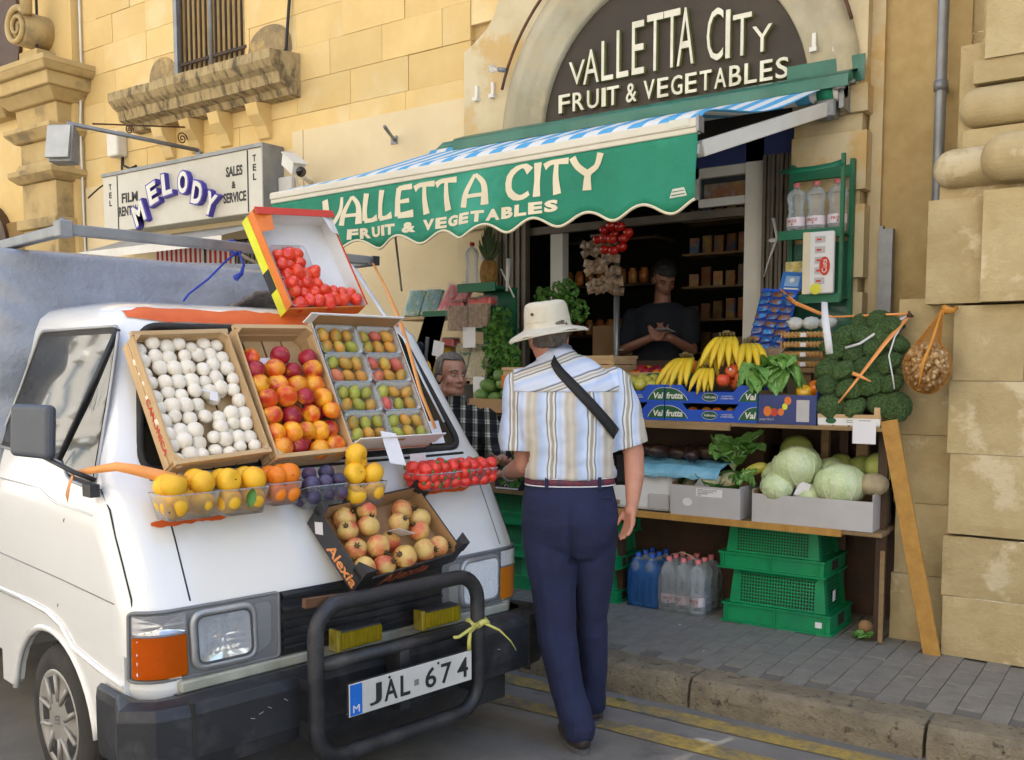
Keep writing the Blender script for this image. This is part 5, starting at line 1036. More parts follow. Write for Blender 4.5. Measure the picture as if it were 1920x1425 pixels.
# --- nectarines
M2 = CM(.535, 1.20, spin=1.5)
cr = wood_crate('nectarine_crate', 'wooden crate of red and yellow nectarines beside the mushroom crate', M2, .325, .51, .10)
link('paper_sheet', MB().prism([(0, 0), (.10, 0), (.10, .085), (.07, .08), (.03, .05), (.008, .02)], (0, .001), 0, Matrix(((1, 0, 0, 0), (0, 0, -1, 0), (0, 1, 0, 0), (0, 0, 0, 1)))).mesh('paper_sheet', m_paper), None, M2 @ T(.045, .405, -.045), label='curled lilac white paper sheet behind the top nectarines', cat='paper')
nec = [ball_mesh('nectarine', .038, m_peach, (1, 1, .97), 24, .3, None, .05, 1), ball_mesh('nectarine', .037, m_peachd, (1, .97, .97), 24, .3, None, .06, 5)]
rows = [(.035, 4, 0, .5), (.100, 5, 1, 0), (.160, 4, 0, 0), (.225, 4, .8, .5), (.285, 4, .2, .6), (.345, 4, .6, .4), (.395, 3, .3, 1)]
for ri, (y, n, sh, dk) in enumerate(rows):
    for c in range(n):
        x = .045 + (.235) * c / max(n - 1, 1) + rnd(-.006, .006); dark = random.random() < (.85 if ri > 5 else .5 if ri > 4 else .12)
        put('nectarine', nec[1 if dark else 0], M2 @ T(x, y + rnd(-.007, .007), -.038 + rnd(-.004, .022) + (.014 if ri in (2, 3) else 0)) @ spin() @ Sc(rnd(.88, 1.12)),
            '%s nectarine, %s row up from the crate bottom, %s from the mushroom side' % ('deep red' if dark else 'yellow and red', ORD[ri], ORD[c]), 'nectarine', 'nectarines in the wooden crate')
for i in range(9): put('nectarine', nec[i % 2], M2 @ T(.05 + .225 * (i % 3) / 2, .07 + .12 * (i // 3), -.068) @ spin(), 'nectarine of the covered lower layer, %s row up, %s along' % (ORD[i // 3], ORD[i % 3]), 'nectarine', 'lower layer of nectarines')
# --- prickly pears
M3 = CM(.86, 1.225, spin=0)
bx = carton('prickly_pear_box', 'white cardboard box of prickly pears in clear punnets beside the nectarines', M3, .40, .52, .075, m_wcard, m_bcard, ext=(.02, .045, -.01, -.01))
MB().box((-.03, .5175, -.02), (.41, .5225, .05)).obj('top_flap', m_wcard, bx); MB().box((0, -.004, -.03), (.41, .0, .05)).obj('bottom_flap', m_wcard, bx)
MB().box((.16, -.006, .018), (.22, -.002, .032)).obj('hand_slot', m_bcard, bx); MB().box((-.001, -.0052, -.06), (.40, -.0042, -.05)).obj('orange_stripe', m_orgcard, bx)
card(M3 @ T(.11, .03, .035) @ R(-12) @ R(78, 'X'), .07, .15, 'white price card lying over the lowest prickly pear punnets')
MB().add([(0, 0, .001), (.025, .012, .001), (.03, .05, .001), (.015, .065, .001), (0, .03, .001)], [(0, 1, 2, 3, 4)], 0, M3 @ T(.42, .30, -.02)).mesh
pears = [ball_mesh('prickly_pear', .021, m, (1, 1.35, 1), 16, 0, None, .1, 4) for m in (m_pearG, m_pearO, m_pearR)]
for pr_ in range(4):
    for pc in range(2):
        X = M3 @ T(.012 + .192 * pc, .012 + .125 * pr_, -.066)
        where = 'the %s punnet row up, %s column' % (ORD[pr_], 'nectarine side' if pc == 0 else 'far side')
        punnet('clear punnet of prickly pears in %s' % where, X, .185, .120, .055, 'clear punnets of prickly pears')
        q = 0
        for j, n in ((0, 3), (1, 3)):
            for i in range(n):
                kx = random.choices((0, 1, 2), ((4, 4, 1.5) if pr_ < 2 else (1, 5, 1)))[0]; q += 1
                put('prickly_pear', pears[kx], X @ T(.035 + .057 * i + rnd(-.004, .004), .033 + .052 * j + rnd(-.003, .003), .034 + rnd(0, .008)) @ R(rnd(-60, 60)) @ R(rnd(-15, 15), 'X') @ Sc(rnd(.95, 1.15)),
                    '%s prickly pear, %s of the %s line, %s punnet row up, %s' % (('green', 'orange', 'red')[kx], ORD[i], 'lower' if j == 0 else 'upper', ORD[pr_], 'nectarine side' if pc == 0 else 'far side'), 'prickly pear', 'prickly pears in punnets')
# --- red peppers on top
M4 = CM(.815, 1.745, v0=.055, spin=5)
bx = carton('pepper_box', 'tall sided orange and white cardboard box of red peppers standing above the cab', M4, .375, .43, .10, m_orgcard, m_wcard, ext=(-.045, .0, -.02, -.03))
MB().box((-.003, .0, -.104), (0, .43, -.06)).obj('yellow_band', m_yelcard, bx); MB().box((-.0045, .10, -.105), (-.003, .19, -.06)).obj('printed_patch', m_black, bx)
MB().box((0, .4, -.001), (.375, .432, .002)).obj('red_edge', m_redpap, bx); MB().box((.373, .0, -.032), (.378, .43, -.028)).obj('red_edge', m_redpap, bx)
for x, s in ((0, 1), (.375, -1)):
    MB().add([(x, .43, -.02), (x, .33, -.02), (x + s * .05, .33, .0), (x + s * .07, .43, .0)], [(0, 1, 2, 3), (3, 2, 1, 0)], 0).obj('corner_flap', m_orgcard if s == 1 else m_wcard, bx)
def pepper_mesh(seed):
    mb = MB(); vs = []; n = 18; h = 10
    def F(u, v):
        a = 2 * pi * u; b = pi * v; r = sin(b) ** .7 * (1 + .11 * cos(3 * a + seed)) * .027; return (r * cos(a), r * sin(a), -.025 * cos(b) * (1 - .35 * sin(b) * 0) - .004 * (1 - sin(b)) * (v > .5))
    mb.grid(F, n, h); mb.tube([(0, 0, .018), (.002, 0, .024), (.005, 0, .028)], .0025, 5, 1)
    return mb.mesh('red_pepper', [m_straw, m_leaf])
pep = [pepper_mesh(0), pepper_mesh(2)]
X = M4 @ T(.03, .14, -.098); punnet('upper clear punnet of little red peppers leaning in the tall box', X, .17, .15, .05)
X2 = M4 @ T(.03, .015, -.098); punnet('lower clear punnet of little red peppers in the tall box', X2, .17, .12, .05)
spots = []
for j in range(6):
    for i in range(4):
        if (i, j) in ((3, 4), (3, 5)) : continue
        spots.append((.05 + .042 * i + (.01 if j % 2 else 0) + .004 * (5 - j), .035 + .042 * j, '%s row up in the punnets, %s from the orange side' % (ORD[j], ORD[i])))
for i in range(5): spots.append((.20 + .036 * i, .035 + .012 * (i % 2), 'loose on the box floor, bottom row, %s along' % ORD[i]))
for i in range(4): spots.append((.215 + .036 * i, .070 + .01 * (i % 2) - .012 * (i > 2), 'loose on the box floor, upper row, %s along' % ORD[i]))
for q, (x, y, w) in enumerate(spots):
    put('red_pepper', pep[q % 2], M4 @ T(x + rnd(-.005, .005), y + rnd(-.005, .005), -.062 + rnd(0, .018)) @ spin() @ Sc(rnd(.95, 1.25)), 'red pepper in tall box, %s' % w, 'pepper', 'small red peppers in the tall box')
# tapes from the rack over the pear box
ot = thing('white_tape', 'long white tape running from the rack bar down past the fruit boxes', 'tape', M=VM)
ribbon([(1.36, .86, 2.0), (1.30, .68, 1.92), (1.275, .45, 1.72), (1.28, .33, 1.62), (1.32, .26, 1.45), (1.38, .2, 1.28)], [.006, .028, .022, .014, .012, .010], m_tape_w, 'tape_band', ot, (1, 0, 0))
ot = thing('orange_tape', 'orange tape running from the rack end down the side of the prickly pear box', 'tape', M=VM)
ribbon([(1.56, .90, 1.99), (1.46, .68, 1.86), (1.33, .42, 1.70), (1.28, .30, 1.58), (1.275, .22, 1.40), (1.29, .15, 1.26)], [.014, .018, .020, .020, .018, .016], m_tape_o, 'tape_band', ot, (1, 0, 0))
link('licence_sticker', MB().box((0, 0, 0), (.07, .002, .10)).mesh('licence_sticker', m_paper), None, VM @ T(*Pf(1.36, 1.19, .01)) @ R(-25, 'X'), label='paper permit behind the lower corner of the windscreen', cat='sticker')
link('drop_sticker', patch([(1.325 + .02 * cos(a) * (1 - .4 * sin(a)), 1.50 + .035 * sin(a)) for a in [2 * pi * i / 12 for i in range(12)]], Pf, 'x', m_paper, None, 2, .012).data, None, VM, label='white drop shaped sticker on the windscreen by the tapes', cat='sticker')
bpy.data.objects.remove(bpy.data.objects['x'])
# --- punnets along the bonnet top
def tub(label, u0, u1, z0, z1, v0, dep, tilt=0, tp=.014):
    """Tub standing upright on the bonnet edge."""
    X = VM @ T(u0, v0, z0) @ R(tilt, 'X'); punnet(label, X, u1 - u0, dep, z1 - z0, 'clear tubs along the bonnet', tp); return X
def fill(X, w, dep, layers, me, r, name, cat, lab, group):
    for li, (z, n, m_, off) in enumerate(layers):
        for j in range(m_):
            for i in range(n):
                x = r + off + (w - 2 * r - 2 * off) * (i / (n - 1) if n > 1 else .5) + rnd(-.003, .003); y = r + (dep - 2 * r) * (j / (m_ - 1) if m_ > 1 else .5) + rnd(-.002, .002)
                put(name, me if not isinstance(me, list) else random.choice(me), X @ T(x, y, z + rnd(-.004, .004)) @ spin() @ Sc(rnd(.94, 1.06)), lab % (('lower', 'upper', 'top')[li], ORD[i], 'front' if j == 0 else 'back' if j == m_ - 1 else 'middle'), cat, group)
yp = ball_mesh('yellow_peach', .041, m_yel, (1, 1, .95), 24, .3, [m_yel, m_brown], .04, 3, (.80, .97, .002)); og = ball_mesh('orange', .036, m_oran, (1, 1, .96), 24, .1, [m_oran, m_brown], .03, 3, (.95, 1.01, .002)); pm = ball_mesh('plum', .027, m_plum, (1, 1, 1.08), 20, .15)
X = tub('clear tub of yellow peaches nearest the door mirror', .095, .28, 1.035, 1.115, .005, .13)
fill(X, .185, .13, [(.044, 2, 2, .002), (.106, 2, 2, .004)], yp, .041, 'yellow_peach', 'peach', 'yellow peach in the tub nearest the mirror, %s layer, %s along, %s line', 'yellow peaches on the bonnet')
X = tub('clear tub of yellow peaches with a green leaf inside', .285, .455, 1.03, 1.115, .005, .13)
fill(X, .17, .13, [(.044, 2, 2, .0), (.108, 2, 2, .0)], yp, .041, 'yellow_peach', 'peach', 'yellow peach in the tub with the leaf, %s layer, %s along, %s', 'yellow peaches on the bonnet')
LEAF = MB().grid(lambda u, v: ((u - .5) * .035 * (sin(pi * v) ** .7 + .05), v * .06, .006 * cos(u * 6) + .01 * v * v), 4, 8).mesh('leaf', m_leaf)
link('leaf', LEAF, None, X @ T(.10, -.004, .085) @ R(90, 'X') @ R(160), label='small green leaf caught in front of the yellow peaches', cat='leaf')
X = tub('clear tub of oranges beside the plums', .462, .585, 1.045, 1.12, .01, .12)
fill(X, .123, .12, [(.040, 2, 2, .0), (.097, 2, 2, .004)], og, .035, 'orange', 'orange', 'orange in the small tub, %s layer, %s along, %s', 'oranges on the bonnet')
X = tub('clear tub of dark plums tipped forward under the nectarine crate', .61, .775, 1.035, 1.10, .0, .13, -14, .02)
fill(X, .165, .13, [(.035, 3, 2, .0), (.082, 3, 2, .0), (.118, 2, 1, .02)], pm, .027, 'plum', 'plum', 'dark blue plum in the tipped tub, %s layer, %s along, %s', 'dark plums on the bonnet')
X = tub('clear tub of smooth yellow peaches behind the pomegranate box', .79, .945, 1.01, 1.09, .01, .13)
for i, (x, y, z, d) in enumerate([(.035, .04, .04, 'bottom front'), (.115, .04, .045, 'bottom front right hand'), (.04, .05, .115, 'middle by the plums'), (.115, .045, .11, 'middle right hand'), (.075, .09, .15, 'middle rear'), (.055, .06, .18, 'topmost'), (.035, .10, .05, 'bottom rear'), (.115, .10, .05, 'bottom rear right hand')]):
    put('yellow_peach', yp, X @ T(x, y, z) @ spin(), 'yellow peach piled behind the pomegranate box, %s one' % d, 'peach', 'yellow peaches behind the pomegranates')
sb = [ball_mesh('strawberry', .0225, m_strawb, (1.05, 1, 1.3), 14, 0, [m_strawb, m_leaf], .16, s, (.9, 1.12, .007)) for s in (1, 5)]
for a, u0, u1 in (('nearer the pear box', 1.10, 1.30), ('nearer the kerb', 1.30, 1.50)):
    X = tub('clear tub of strawberries %s' % a, u0, u1, 1.035, 1.10, .0, .12, 0, .018)
    fill(X, .20, .12, [(.024, 4, 2, .004), (.056, 5, 3, .0), (.084, 4, 2, .006)], sb, .022, 'strawberry', 'strawberry', 'red strawberry in the tub ' + a + ', %s layer, %s along, %s', 'strawberries on the bonnet')
card(VM @ T(1.13, .115, 1.05) @ R(8), .09, .12, 'white card stuck behind the strawberry tub')
# --- pomegranates in the black box
M5 = CM(.675, .803, v0=-.140, k=1.0, zr=.85, spin=5.5)
bx = carton('pomegranate_box', 'black and brown cardboard box of pomegranates resting on the bull bar', M5, .49, .31, .078, m_kcard, m_bcard, ext=(-.02, .0, .0, -.01), tw=.006)
for x, y, s in ((0, 0, 1), (.5, 0, -1), (0, .315, 1), (.5, .315, -1)):
    sy = 1 if y == 0 else -1
    MB().prism([(x, y), (x + s * .05, y), (x, y + sy * .05)], (-.02, .032), 0, Matrix(((1, 0, 0, 0), (0, 0, 1, 0), (0, 1, 0, 0), (0, 0, 0, 1)))).obj('corner_post', m_kcard, bx)
m_ax = mat('orange_print', (.85, .33, .10), None, 5, .6)
def box_print(s, w, h, X, m, parent, off=.02, shear=.2): vs, fs = text_fit(s, w, h, .0003, off, shear); return MB().add(vs, fs, 0, X).obj('printed_name', m, parent)
# on the near side wall (local x=0, facing -x): text x runs down the slope, text y towards the rim
LS = lambda x, y, z: T(x, y, z) @ Matrix(((0, 0, -1, 0), (-1, 0, 0, 0), (0, 1, 0, 0), (0, 0, 0, 1)))
box_print('Alexia', .175, .045, LS(-.0015, .185, -.072), m_ax, bx); MB().add([(-.0016, .285, -.045), (-.0016, .255, -.075), (-.0016, .225, -.045), (-.0016, .255, -.012)], [(0, 1, 2, 3)]).obj('paper_label', m_paper, bx)
FS = lambda x, y, z: T(x, y, z) @ Matrix(((1, 0, 0, 0), (0, 0, -1, 0), (0, 1, 0, 0), (0, 0, 0, 1)))
box_print('Alexia', .24, .05, FS(.10, -.0015, -.078), mat('red_orange_print', (.42, .10, .04), None, 5, .6), bx)
def pom_mesh():
    mb = MB(); n = 20; h = 12; mb.grid(lambda u, v: (lambda a, b: (.041 * sin(b) * (1 + .04 * cos(5 * a)) * cos(a), .041 * sin(b) * (1 + .04 * cos(5 * a)) * sin(a), -.038 * cos(b)))(2 * pi * u, pi * v), n, h)
    for i in range(6): a = rad(60 * i); mb.add([(.008 * cos(a - .5), .008 * sin(a - .5), .034), (.008 * cos(a + .5), .008 * sin(a + .5), .034), (.014 * cos(a), .014 * sin(a), .052)], [(0, 1, 2), (2, 1, 0)], 1)
    mb.tube([(0, 0, .033), (0, 0, .042)], .009, 8, 1); return mb.mesh('pomegranate', [m_pomeg, m_brown])
pom = pom_mesh()
for x, y, z, d in [(.06, .05, 0, 'lowest by the printed side'), (.145, .04, .0, 'bottom row second along'), (.235, .045, .015, 'bottom row largest in the middle'), (.34, .05, .01, 'bottom row pinkest'), (.07, .13, .01, 'by the printed side, middle'), (.16, .115, .012, 'centre with its crown up'), (.25, .14, -.02, 'sunken centre'), (.37, .13, .015, 'by the far side, lower middle'), (.09, .21, .005, 'upper corner near the label'), (.17, .20, .02, 'upper middle, reddish'), (.21, .265, .01, 'topmost by the yellow peaches'), (.30, .18, .022, 'right of the price card'), (.37, .24, .0, 'far upper corner'), (.43, .19, -.01, 'against the far side'), (.43, .06, -.012, 'far lower corner'), (.12, .27, -.01, 'back row under the flap')]:
    put('pomegranate', pom, M5 @ T(x, y, -.036 + z) @ Euler((rnd(-1, 1), rnd(-1, 1), rnd(0, 6))).to_matrix().to_4x4() @ Sc(rnd(.92, 1.08)), 'mottled pomegranate in the black box, %s' % d, 'pomegranate', 'pomegranates in the black box')
link('price_card', CARD, None, M5 @ T(.235, .17, -.03) @ R(-35) @ R(35, 'X') @ Sc(.62, 1, 1.05), label='blank white price card planted among the pomegranates', cat='price card')
link('brown_stick', MB().box((0, 0, 0), (.16, .02, .03)).mesh('brown_stick', m_rust), None, VM @ T(.47, -.16, .735) @ R(3, 'Y'), label='short rusty brown bar lying on top of the bull bar', cat='bar')
# ================================================================ PEOPLE
def caps(mb, pts, rs, n=14, m=0):
    """Tapered limb with rounded ends through the points."""
    P = [V(p) for p in pts]; mb.tube(P, list(rs), n, m)
    mb.ball(P[0], rs[0] * .999, n, m); mb.ball(P[-1], rs[-1] * .999, n, m)
def ell(mb, c, ax, r):
    """Ellipsoid with radii r along the axes ax (3 vectors)."""
    X = Matrix(((ax[0][0], ax[1][0], ax[2][0], c[0]), (ax[0][1], ax[1][1], ax[2][1], c[1]), (ax[0][2], ax[1][2], ax[2][2], c[2]), (0, 0, 0, 1)))
    mb.ball((0, 0, 0), 1, 20, 0, X @ Sc(*r))
def loft(mb, rings, Rv, Fv, n=28, p=2.3):
    """Closed stack of rounded rings (centre, half width along Rv, half depth along Fv)."""
    vs = []
    for c, a, b in rings:
        for j in range(n):
            t_ = 2 * pi * j / n; ca, sa = cos(t_), sin(t_); ca = abs(ca) ** (2 / p) * (1 if ca >= 0 else -1); sa = abs(sa) ** (2 / p) * (1 if sa >= 0 else -1)
            vs.append(V(c) + Rv * (a * ca) + Fv * (b * sa))
    k = len(rings); mb.add(vs, [(i * n + j, i * n + (j + 1) % n, (i + 1) * n + (j + 1) % n, (i + 1) * n + j) for i in range(k - 1) for j in range(n)] + [tuple(range(n - 1, -1, -1)), tuple(range((k - 1) * n, k * n))], 0, None, True)
def rem(mb, name, m, parent, vox=.006, it=4, disp=None, org=V((0, 0, 0))):
    mb.v = [tuple(V(v) - org) for v in mb.v]
    o = mb.obj(name, m, parent); q = o.modifiers.new('r', 'REMESH'); q.mode = 'VOXEL'; q.voxel_size = vox; q.use_smooth_shade = True
    if it: q = o.modifiers.new('s', 'SMOOTH'); q.iterations = it; q.factor = .5
    bpy.context.view_layer.update(); dg = bpy.context.evaluated_depsgraph_get(); me = bpy.data.meshes.new_from_object(o.evaluated_get(dg)); me.name = name
    o.modifiers.clear(); o.data = me
    me.materials.clear(); me.materials.append(m)
    if disp:
        nn = [v.normal.copy() for v in me.vertices]
        for v, k in zip(me.vertices, nn): v.co += k * disp(v.co + org)
    for p in me.polygons: p.use_smooth = True
    return o
def hand(mb, w, d, palm, th, s=1, curl=.5, spread=.1):
    """Palm and five curled fingers: w wrist, d direction, palm = direction the palm faces, th = side of the thumb."""
    w, d, palm, th = V(w), V(d).normalized(), V(palm).normalized(), V(th).normalized()
    caps(mb, [w, w + d * .035 * s], [.024 * s, .026 * s]); k0 = w + d * .085 * s
    for i in range(4): caps(mb, [w + d * .03 * s + th * (.014 - .010 * i) * s, k0 + th * (.028 - .019 * i) * s], [.014 * s, .011 * s], 10)
    for i, (L_, c) in enumerate(((.068, .9), (.078, 1), (.072, 1.1), (.056, 1.2))):
        p = k0 + th * (.028 - .019 * i) * s; a = 0; pts = [p]; dd = d + th * spread * (1.5 - i) * .4
        for seg, f in enumerate((.45, .32, .25)):
            a += curl * c * (.6 if seg == 0 else .8); v_ = (dd * cos(a) + palm * sin(a)).normalized(); pts.append(pts[-1] + v_ * L_ * f * s)
        caps(mb, pts, [.0098 * s, .009 * s, .008 * s, .0068 * s], 10)
    b = w + d * .025 * s + th * .020 * s + palm * .006 * s; d2 = (th * .75 + d * .7 + palm * .3).normalized(); d3 = (d * .95 + th * .25 + palm * .45).normalized()
    caps(mb, [b, b + d2 * .038 * s, b + d2 * .038 * s + d3 * .03 * s, b + d2 * .038 * s + d3 * .052 * s], [.014 * s, .011 * s, .010 * s, .008 * s], 10)
def head_parts(mb, c, f, up=V((0, 0, 1)), s=1):
    """Skull, jaw, nose, ears and neck stub; c = centre between the ears at eye height."""
    c, f = V(c), V(f).normalized(); up = (up - f * up.dot(f)).normalized(); r = f.cross(up).normalized(); ax = (r, f, up)
    ell(mb, c + up * .030 * s - f * .012 * s, ax, (.074 * s, .094 * s, .088 * s)); ell(mb, c - up * .035 * s + f * .022 * s, ax, (.058 * s, .068 * s, .078 * s)); ell(mb, c - up * .088 * s + f * .055 * s, ax, (.030 * s, .028 * s, .024 * s))
    caps(mb, [c + f * .082 * s + up * .012 * s, c + f * .104 * s - up * .026 * s], [.010 * s, .014 * s], 10)
    for q in (-1, 1):
        ell(mb, c + r * .012 * q * s + f * .090 * s - up * .032 * s, ax, (.010 * s, .012 * s, .009 * s)); ell(mb, c + r * .036 * q * s + f * .050 * s - up * .026 * s, ax, (.028 * s, .027 * s, .028 * s))
        ell(mb, c + r * .074 * q * s - f * .010 * s - up * .012 * s, ax, (.010 * s, .020 * s, .032 * s)); caps(mb, [c + r * .016 * q * s + f * .080 * s + up * .024 * s, c + r * .045 * q * s + f * .066 * s + up * .022 * s], [.009 * s, .008 * s], 8)
    ell(mb, c + f * .083 * s - up * .056 * s, ax, (.024 * s, .014 * s, .016 * s))
    return ax
def face_bits(c, ax, s, parent, org, hm, lips=m_lips, stub=False):
    r, f, up = ax; c = V(c)
    for q in (-1, 1):
        mb = MB(); ell(mb, c + r * .031 * q * s + f * .0755 * s + up * .002 * s - org, ax, (.0125 * s, .0095 * s, .0045 * s)); e = mb.obj('eye', lips if stub else m_eye, parent)
        mb = MB(); ell(mb, c + r * .031 * q * s + f * .0835 * s + up * .002 * s - org, ax, (.0052 * s, .0025 * s, .0046 * s)); mb.obj('pupil', m_black, e)
        MB().tube([c + r * (.031 + k_ * .013) * q * s + f * (.0835 - .006 * abs(k_)) * s + up * (.0075 - .004 * abs(k_)) * s - org for k_ in (-1, -.5, 0, .5, 1)], .0028 * s, 6).obj('eyelid', parent.children[0].data.materials[0], e)
        mb = MB().tube([c + r * .014 * q * s + f * .090 * s + up * .026 * s - org, c + r * .032 * q * s + f * .087 * s + up * .033 * s - org, c + r * .052 * q * s + f * .072 * s + up * .026 * s - org], [.003 * s, .0045 * s, .003 * s], 6).obj('eyebrow', hm, parent)
    MB().tube([c + r * .026 * s + f * .080 * s - up * .060 * s - org, c + r * .012 * s + f * .096 * s - up * .055 * s - org, c + f * .099 * s - up * .057 * s - org, c - r * .012 * s + f * .096 * s - up * .055 * s - org, c - r * .026 * s + f * .080 * s - up * .060 * s - org], [.0015, .003, .0036, .003, .0015], 6).obj('mouth', lips, parent)
def hair_cap(c, ax, s, parent, org, m, keep, name='hair', grow=1.07):
    r, f, up = ax; mb = MB(); ell(mb, V(c) + up * .030 * s - f * .014 * s - org, ax, (.076 * s * grow, .095 * s * grow, .090 * s * grow)); o = mb.obj(name, m, parent); bm = bmesh.new(); bm.from_mesh(o.data)
    bmesh.ops.subdivide_edges(bm, edges=bm.edges[:], cuts=1, use_grid_fill=True)
    dl = []
    for v in bm.verts:
        p = v.co + org - V(c); a, b, d = p.dot(r) / s, p.dot(f) / s, p.dot(up) / s
        if not keep(a, b, d): dl.append(v)
        else: v.co += (v.co + org - V(c)).normalized() * .004 * noise.noise(v.co * 70)
    bmesh.ops.delete(bm, geom=dl, context='VERTS'); bm.to_mesh(o.data); bm.free()
    for p in o.data.polygons: p.use_smooth = True
    return solid(o, .006, 1)
def shoe(a, d, parent, org, L_=.28, name='shoe'):
    a, d = V(a), V(d).normalized(); r = d.cross(V((0, 0, 1))); mb = MB()
    ell(mb, a + d * .02 + V((0, 0, .045)), (r, d, V((0, 0, 1))), (.042, .06, .045)); ell(mb, a + d * .13 + V((0, 0, .032)), (r, d, V((0, 0, 1))), (.048, .12, .036)); ell(mb, a + d * .06 + V((0, 0, .05)), (r, d, V((0, 0, 1))), (.038, .08, .045))
    o = rem(mb, name, m_shoe, parent, .006, 2, None, org)
    s_ = MB(); pts = [(r * (.046 * cos(t_) * (1 - .1 * sin(t_))) + d * (.10 + .148 * sin(t_))) for t_ in [2 * pi * i / 24 for i in range(24)]]
    vs = [tuple(a + p - org + V((0, 0, z))) for z in (0.001, .020) for p in pts]
    s_.add(vs, [tuple(range(23, -1, -1)), tuple(range(24, 48))] + [(i, (i + 1) % 24, 24 + (i + 1) % 24, 24 + i) for i in range(24)]).obj('sole', m_sole, o)
    return o

# --- the man in the hat, seen from behind
O = V((-1.93, 3.25, 0))
man = thing('person', 'man from behind in cream brimmed hat, striped short sleeved shirt and navy trousers', 'person', O)
Rv = V((.82, .572, 0)).normalized(); Fv = V((-.572, .82, 0)).normalized(); U = V((0, 0, 1))
tor = [((-2.035, 3.330, .99), .178, .120), ((-2.042, 3.327, 1.06), .180, .122), ((-2.046, 3.326, 1.14), .186, .126), ((-2.054, 3.324, 1.26), .203, .132), ((-2.060, 3.322, 1.37), .212, .130), ((-2.062, 3.322, 1.43), .208, .118), ((-2.066, 3.322, 1.475), .185, .10), ((-2.075, 3.318, 1.515), .125, .080), ((-2.085, 3.31, 1.545), .070, .064), ((-2.090, 3.305, 1.565), .060, .060)]
hc = V((-2.112, 3.268, 1.630)); hf = V((-.72, .62, -.12)).normalized()
shR, elR, wrR = V((-1.905, 3.440, 1.425)), V((-1.825, 3.468, 1.158)), V((-1.800, 3.415, .962)); shL, elL, wrL = V((-2.215, 3.235, 1.425)), V((-2.205, 3.245, 1.105)), V((-2.375, 3.365, 1.050))
hipL, knL, anL = V((-2.105, 3.275, .92)), V((-2.020, 3.200, .43)), V((-1.895, 3.165, .08)); hipR, knR, anR = V((-1.955, 3.375, .92)), V((-1.975, 3.400, .47)), V((-1.995, 3.452, .08))
mb = MB(); loft(mb, [(c, a * .8, b * .8) for c, a, b in tor[:-2]], Rv, Fv); caps(mb, [V((-2.08, 3.31, 1.48)), V((-2.098, 3.29, 1.56)), hc - U * .02], [.06, .054, .056]); ax = head_parts(mb, hc, hf, U, 1.0)
caps(mb, [shR, elR], [.055, .043]); caps(mb, [elR, (elR + wrR) / 2 + V((.004, .004, 0)), wrR], [.043, .040, .027]); caps(mb, [shL, elL], [.055, .045]); caps(mb, [elL, (elL + wrL) / 2, wrL], [.045, .041, .027])
hand(mb, wrR, (-.03, -.25, -1), -Rv * .55 - Fv * .6, Fv * .85 - Rv * .3, 1.0, .42); hand(mb, wrL, V((-.80, .65, -.25)), V((.2, .3, .9)), Rv, 1.0, .3)
for a, b, c in ((hipL, knL, anL), (hipR, knR, anR)): caps(mb, [a, b], [.075, .05]); caps(mb, [b, c], [.05, .035])
rem(mb, 'body', m_skin, man, .005, 3, None, O)
m_shirt = stripes('striped_shirt', tuple(Rv), {'s': [(0, (.42, .52, .72)), (.10, (.50, .60, .80)), (.17, (.60, .66, .80)), (.205, (.06, .07, .10)), (.225, (.68, .68, .66)), (.255, (.70, .69, .66)), (.275, (.36, .33, .28)), (.335, (.36, .33, .28)), (.355, (.70, .69, .66)), (.385, (.68, .68, .66)), (.405, (.06, .07, .10)), (.44, (.58, .65, .80)), (.52, (.46, .56, .78)), (.60, (.62, .64, .70)), (.70, (.47, .42, .34)), (.80, (.58, .54, .47)), (.88, (.50, .45, .38)), (1, (.44, .53, .72))]}, .152, .85, warp=.25, bump=.25)
sh_n = m_shirt.node_tree.nodes
m_yoke = stripes('striped_yoke', (-.28, -.19, .94), {'s': [(0, (.62, .67, .80)), (.25, (.46, .56, .78)), (.40, (.68, .68, .68)), (.45, (.07, .08, .11)), (.50, (.70, .69, .66)), (.58, (.36, .33, .28)), (.66, (.70, .69, .66)), (.71, (.07, .08, .11)), (.78, (.60, .66, .80)), (1, (.56, .62, .78))]}, .095, .85, warp=.2, bump=.25)
def folds(p): 
    q = p - V((-2.05, 3.32, 1.2)); s_ = q.dot(Rv)
    return .008 * noise.noise(V((s_ * 14, p.z * 5, q.dot(Fv) * 6))) + .010 * noise.noise(V((s_ * 5, p.z * 22, 3))) * max(0, 1.18 - p.z) * 4 + .005 * noise.noise(p * 24) + .009 * noise.noise(V((s_ * 9 + p.z * 9, p.z * 6 - s_ * 5, 0)))
mb = MB(); loft(mb, [(c, a * 1.03, b * 1.05) for c, a, b in tor[1:]], Rv, Fv)
sr = V((-1.838, 3.475, 1.185)); sl = V((-2.215, 3.218, 1.165))
caps(mb, [shR, (shR + sr) / 2 + V((.008, 0, 0)), sr], [.072, .074, .070]); caps(mb, [shL, (shL + sl) / 2, sl], [.074, .076, .074])
mb2 = MB(); [mb2.v.append(v) for v in mb.v]; mb2.f = mb.f[:]; mb2.mi = mb.mi[:]; mb2.sm = mb.sm[:]
so = rem(mb, 'shirt', m_shirt, man, .006, 5, folds, O)
def cutz(o, fn, planes=()):
    bm = bmesh.new(); bm.from_mesh(o.data)
    for pc, pn in planes: bmesh.ops.bisect_plane(bm, geom=bm.verts[:] + bm.edges[:] + bm.faces[:], plane_co=V(pc) - O, plane_no=pn)
    bmesh.ops.delete(bm, geom=[v for v in bm.verts if fn(v.co + O)], context='VERTS'); bm.to_mesh(o.data); bm.free()
    for p in o.data.polygons: p.use_smooth = True
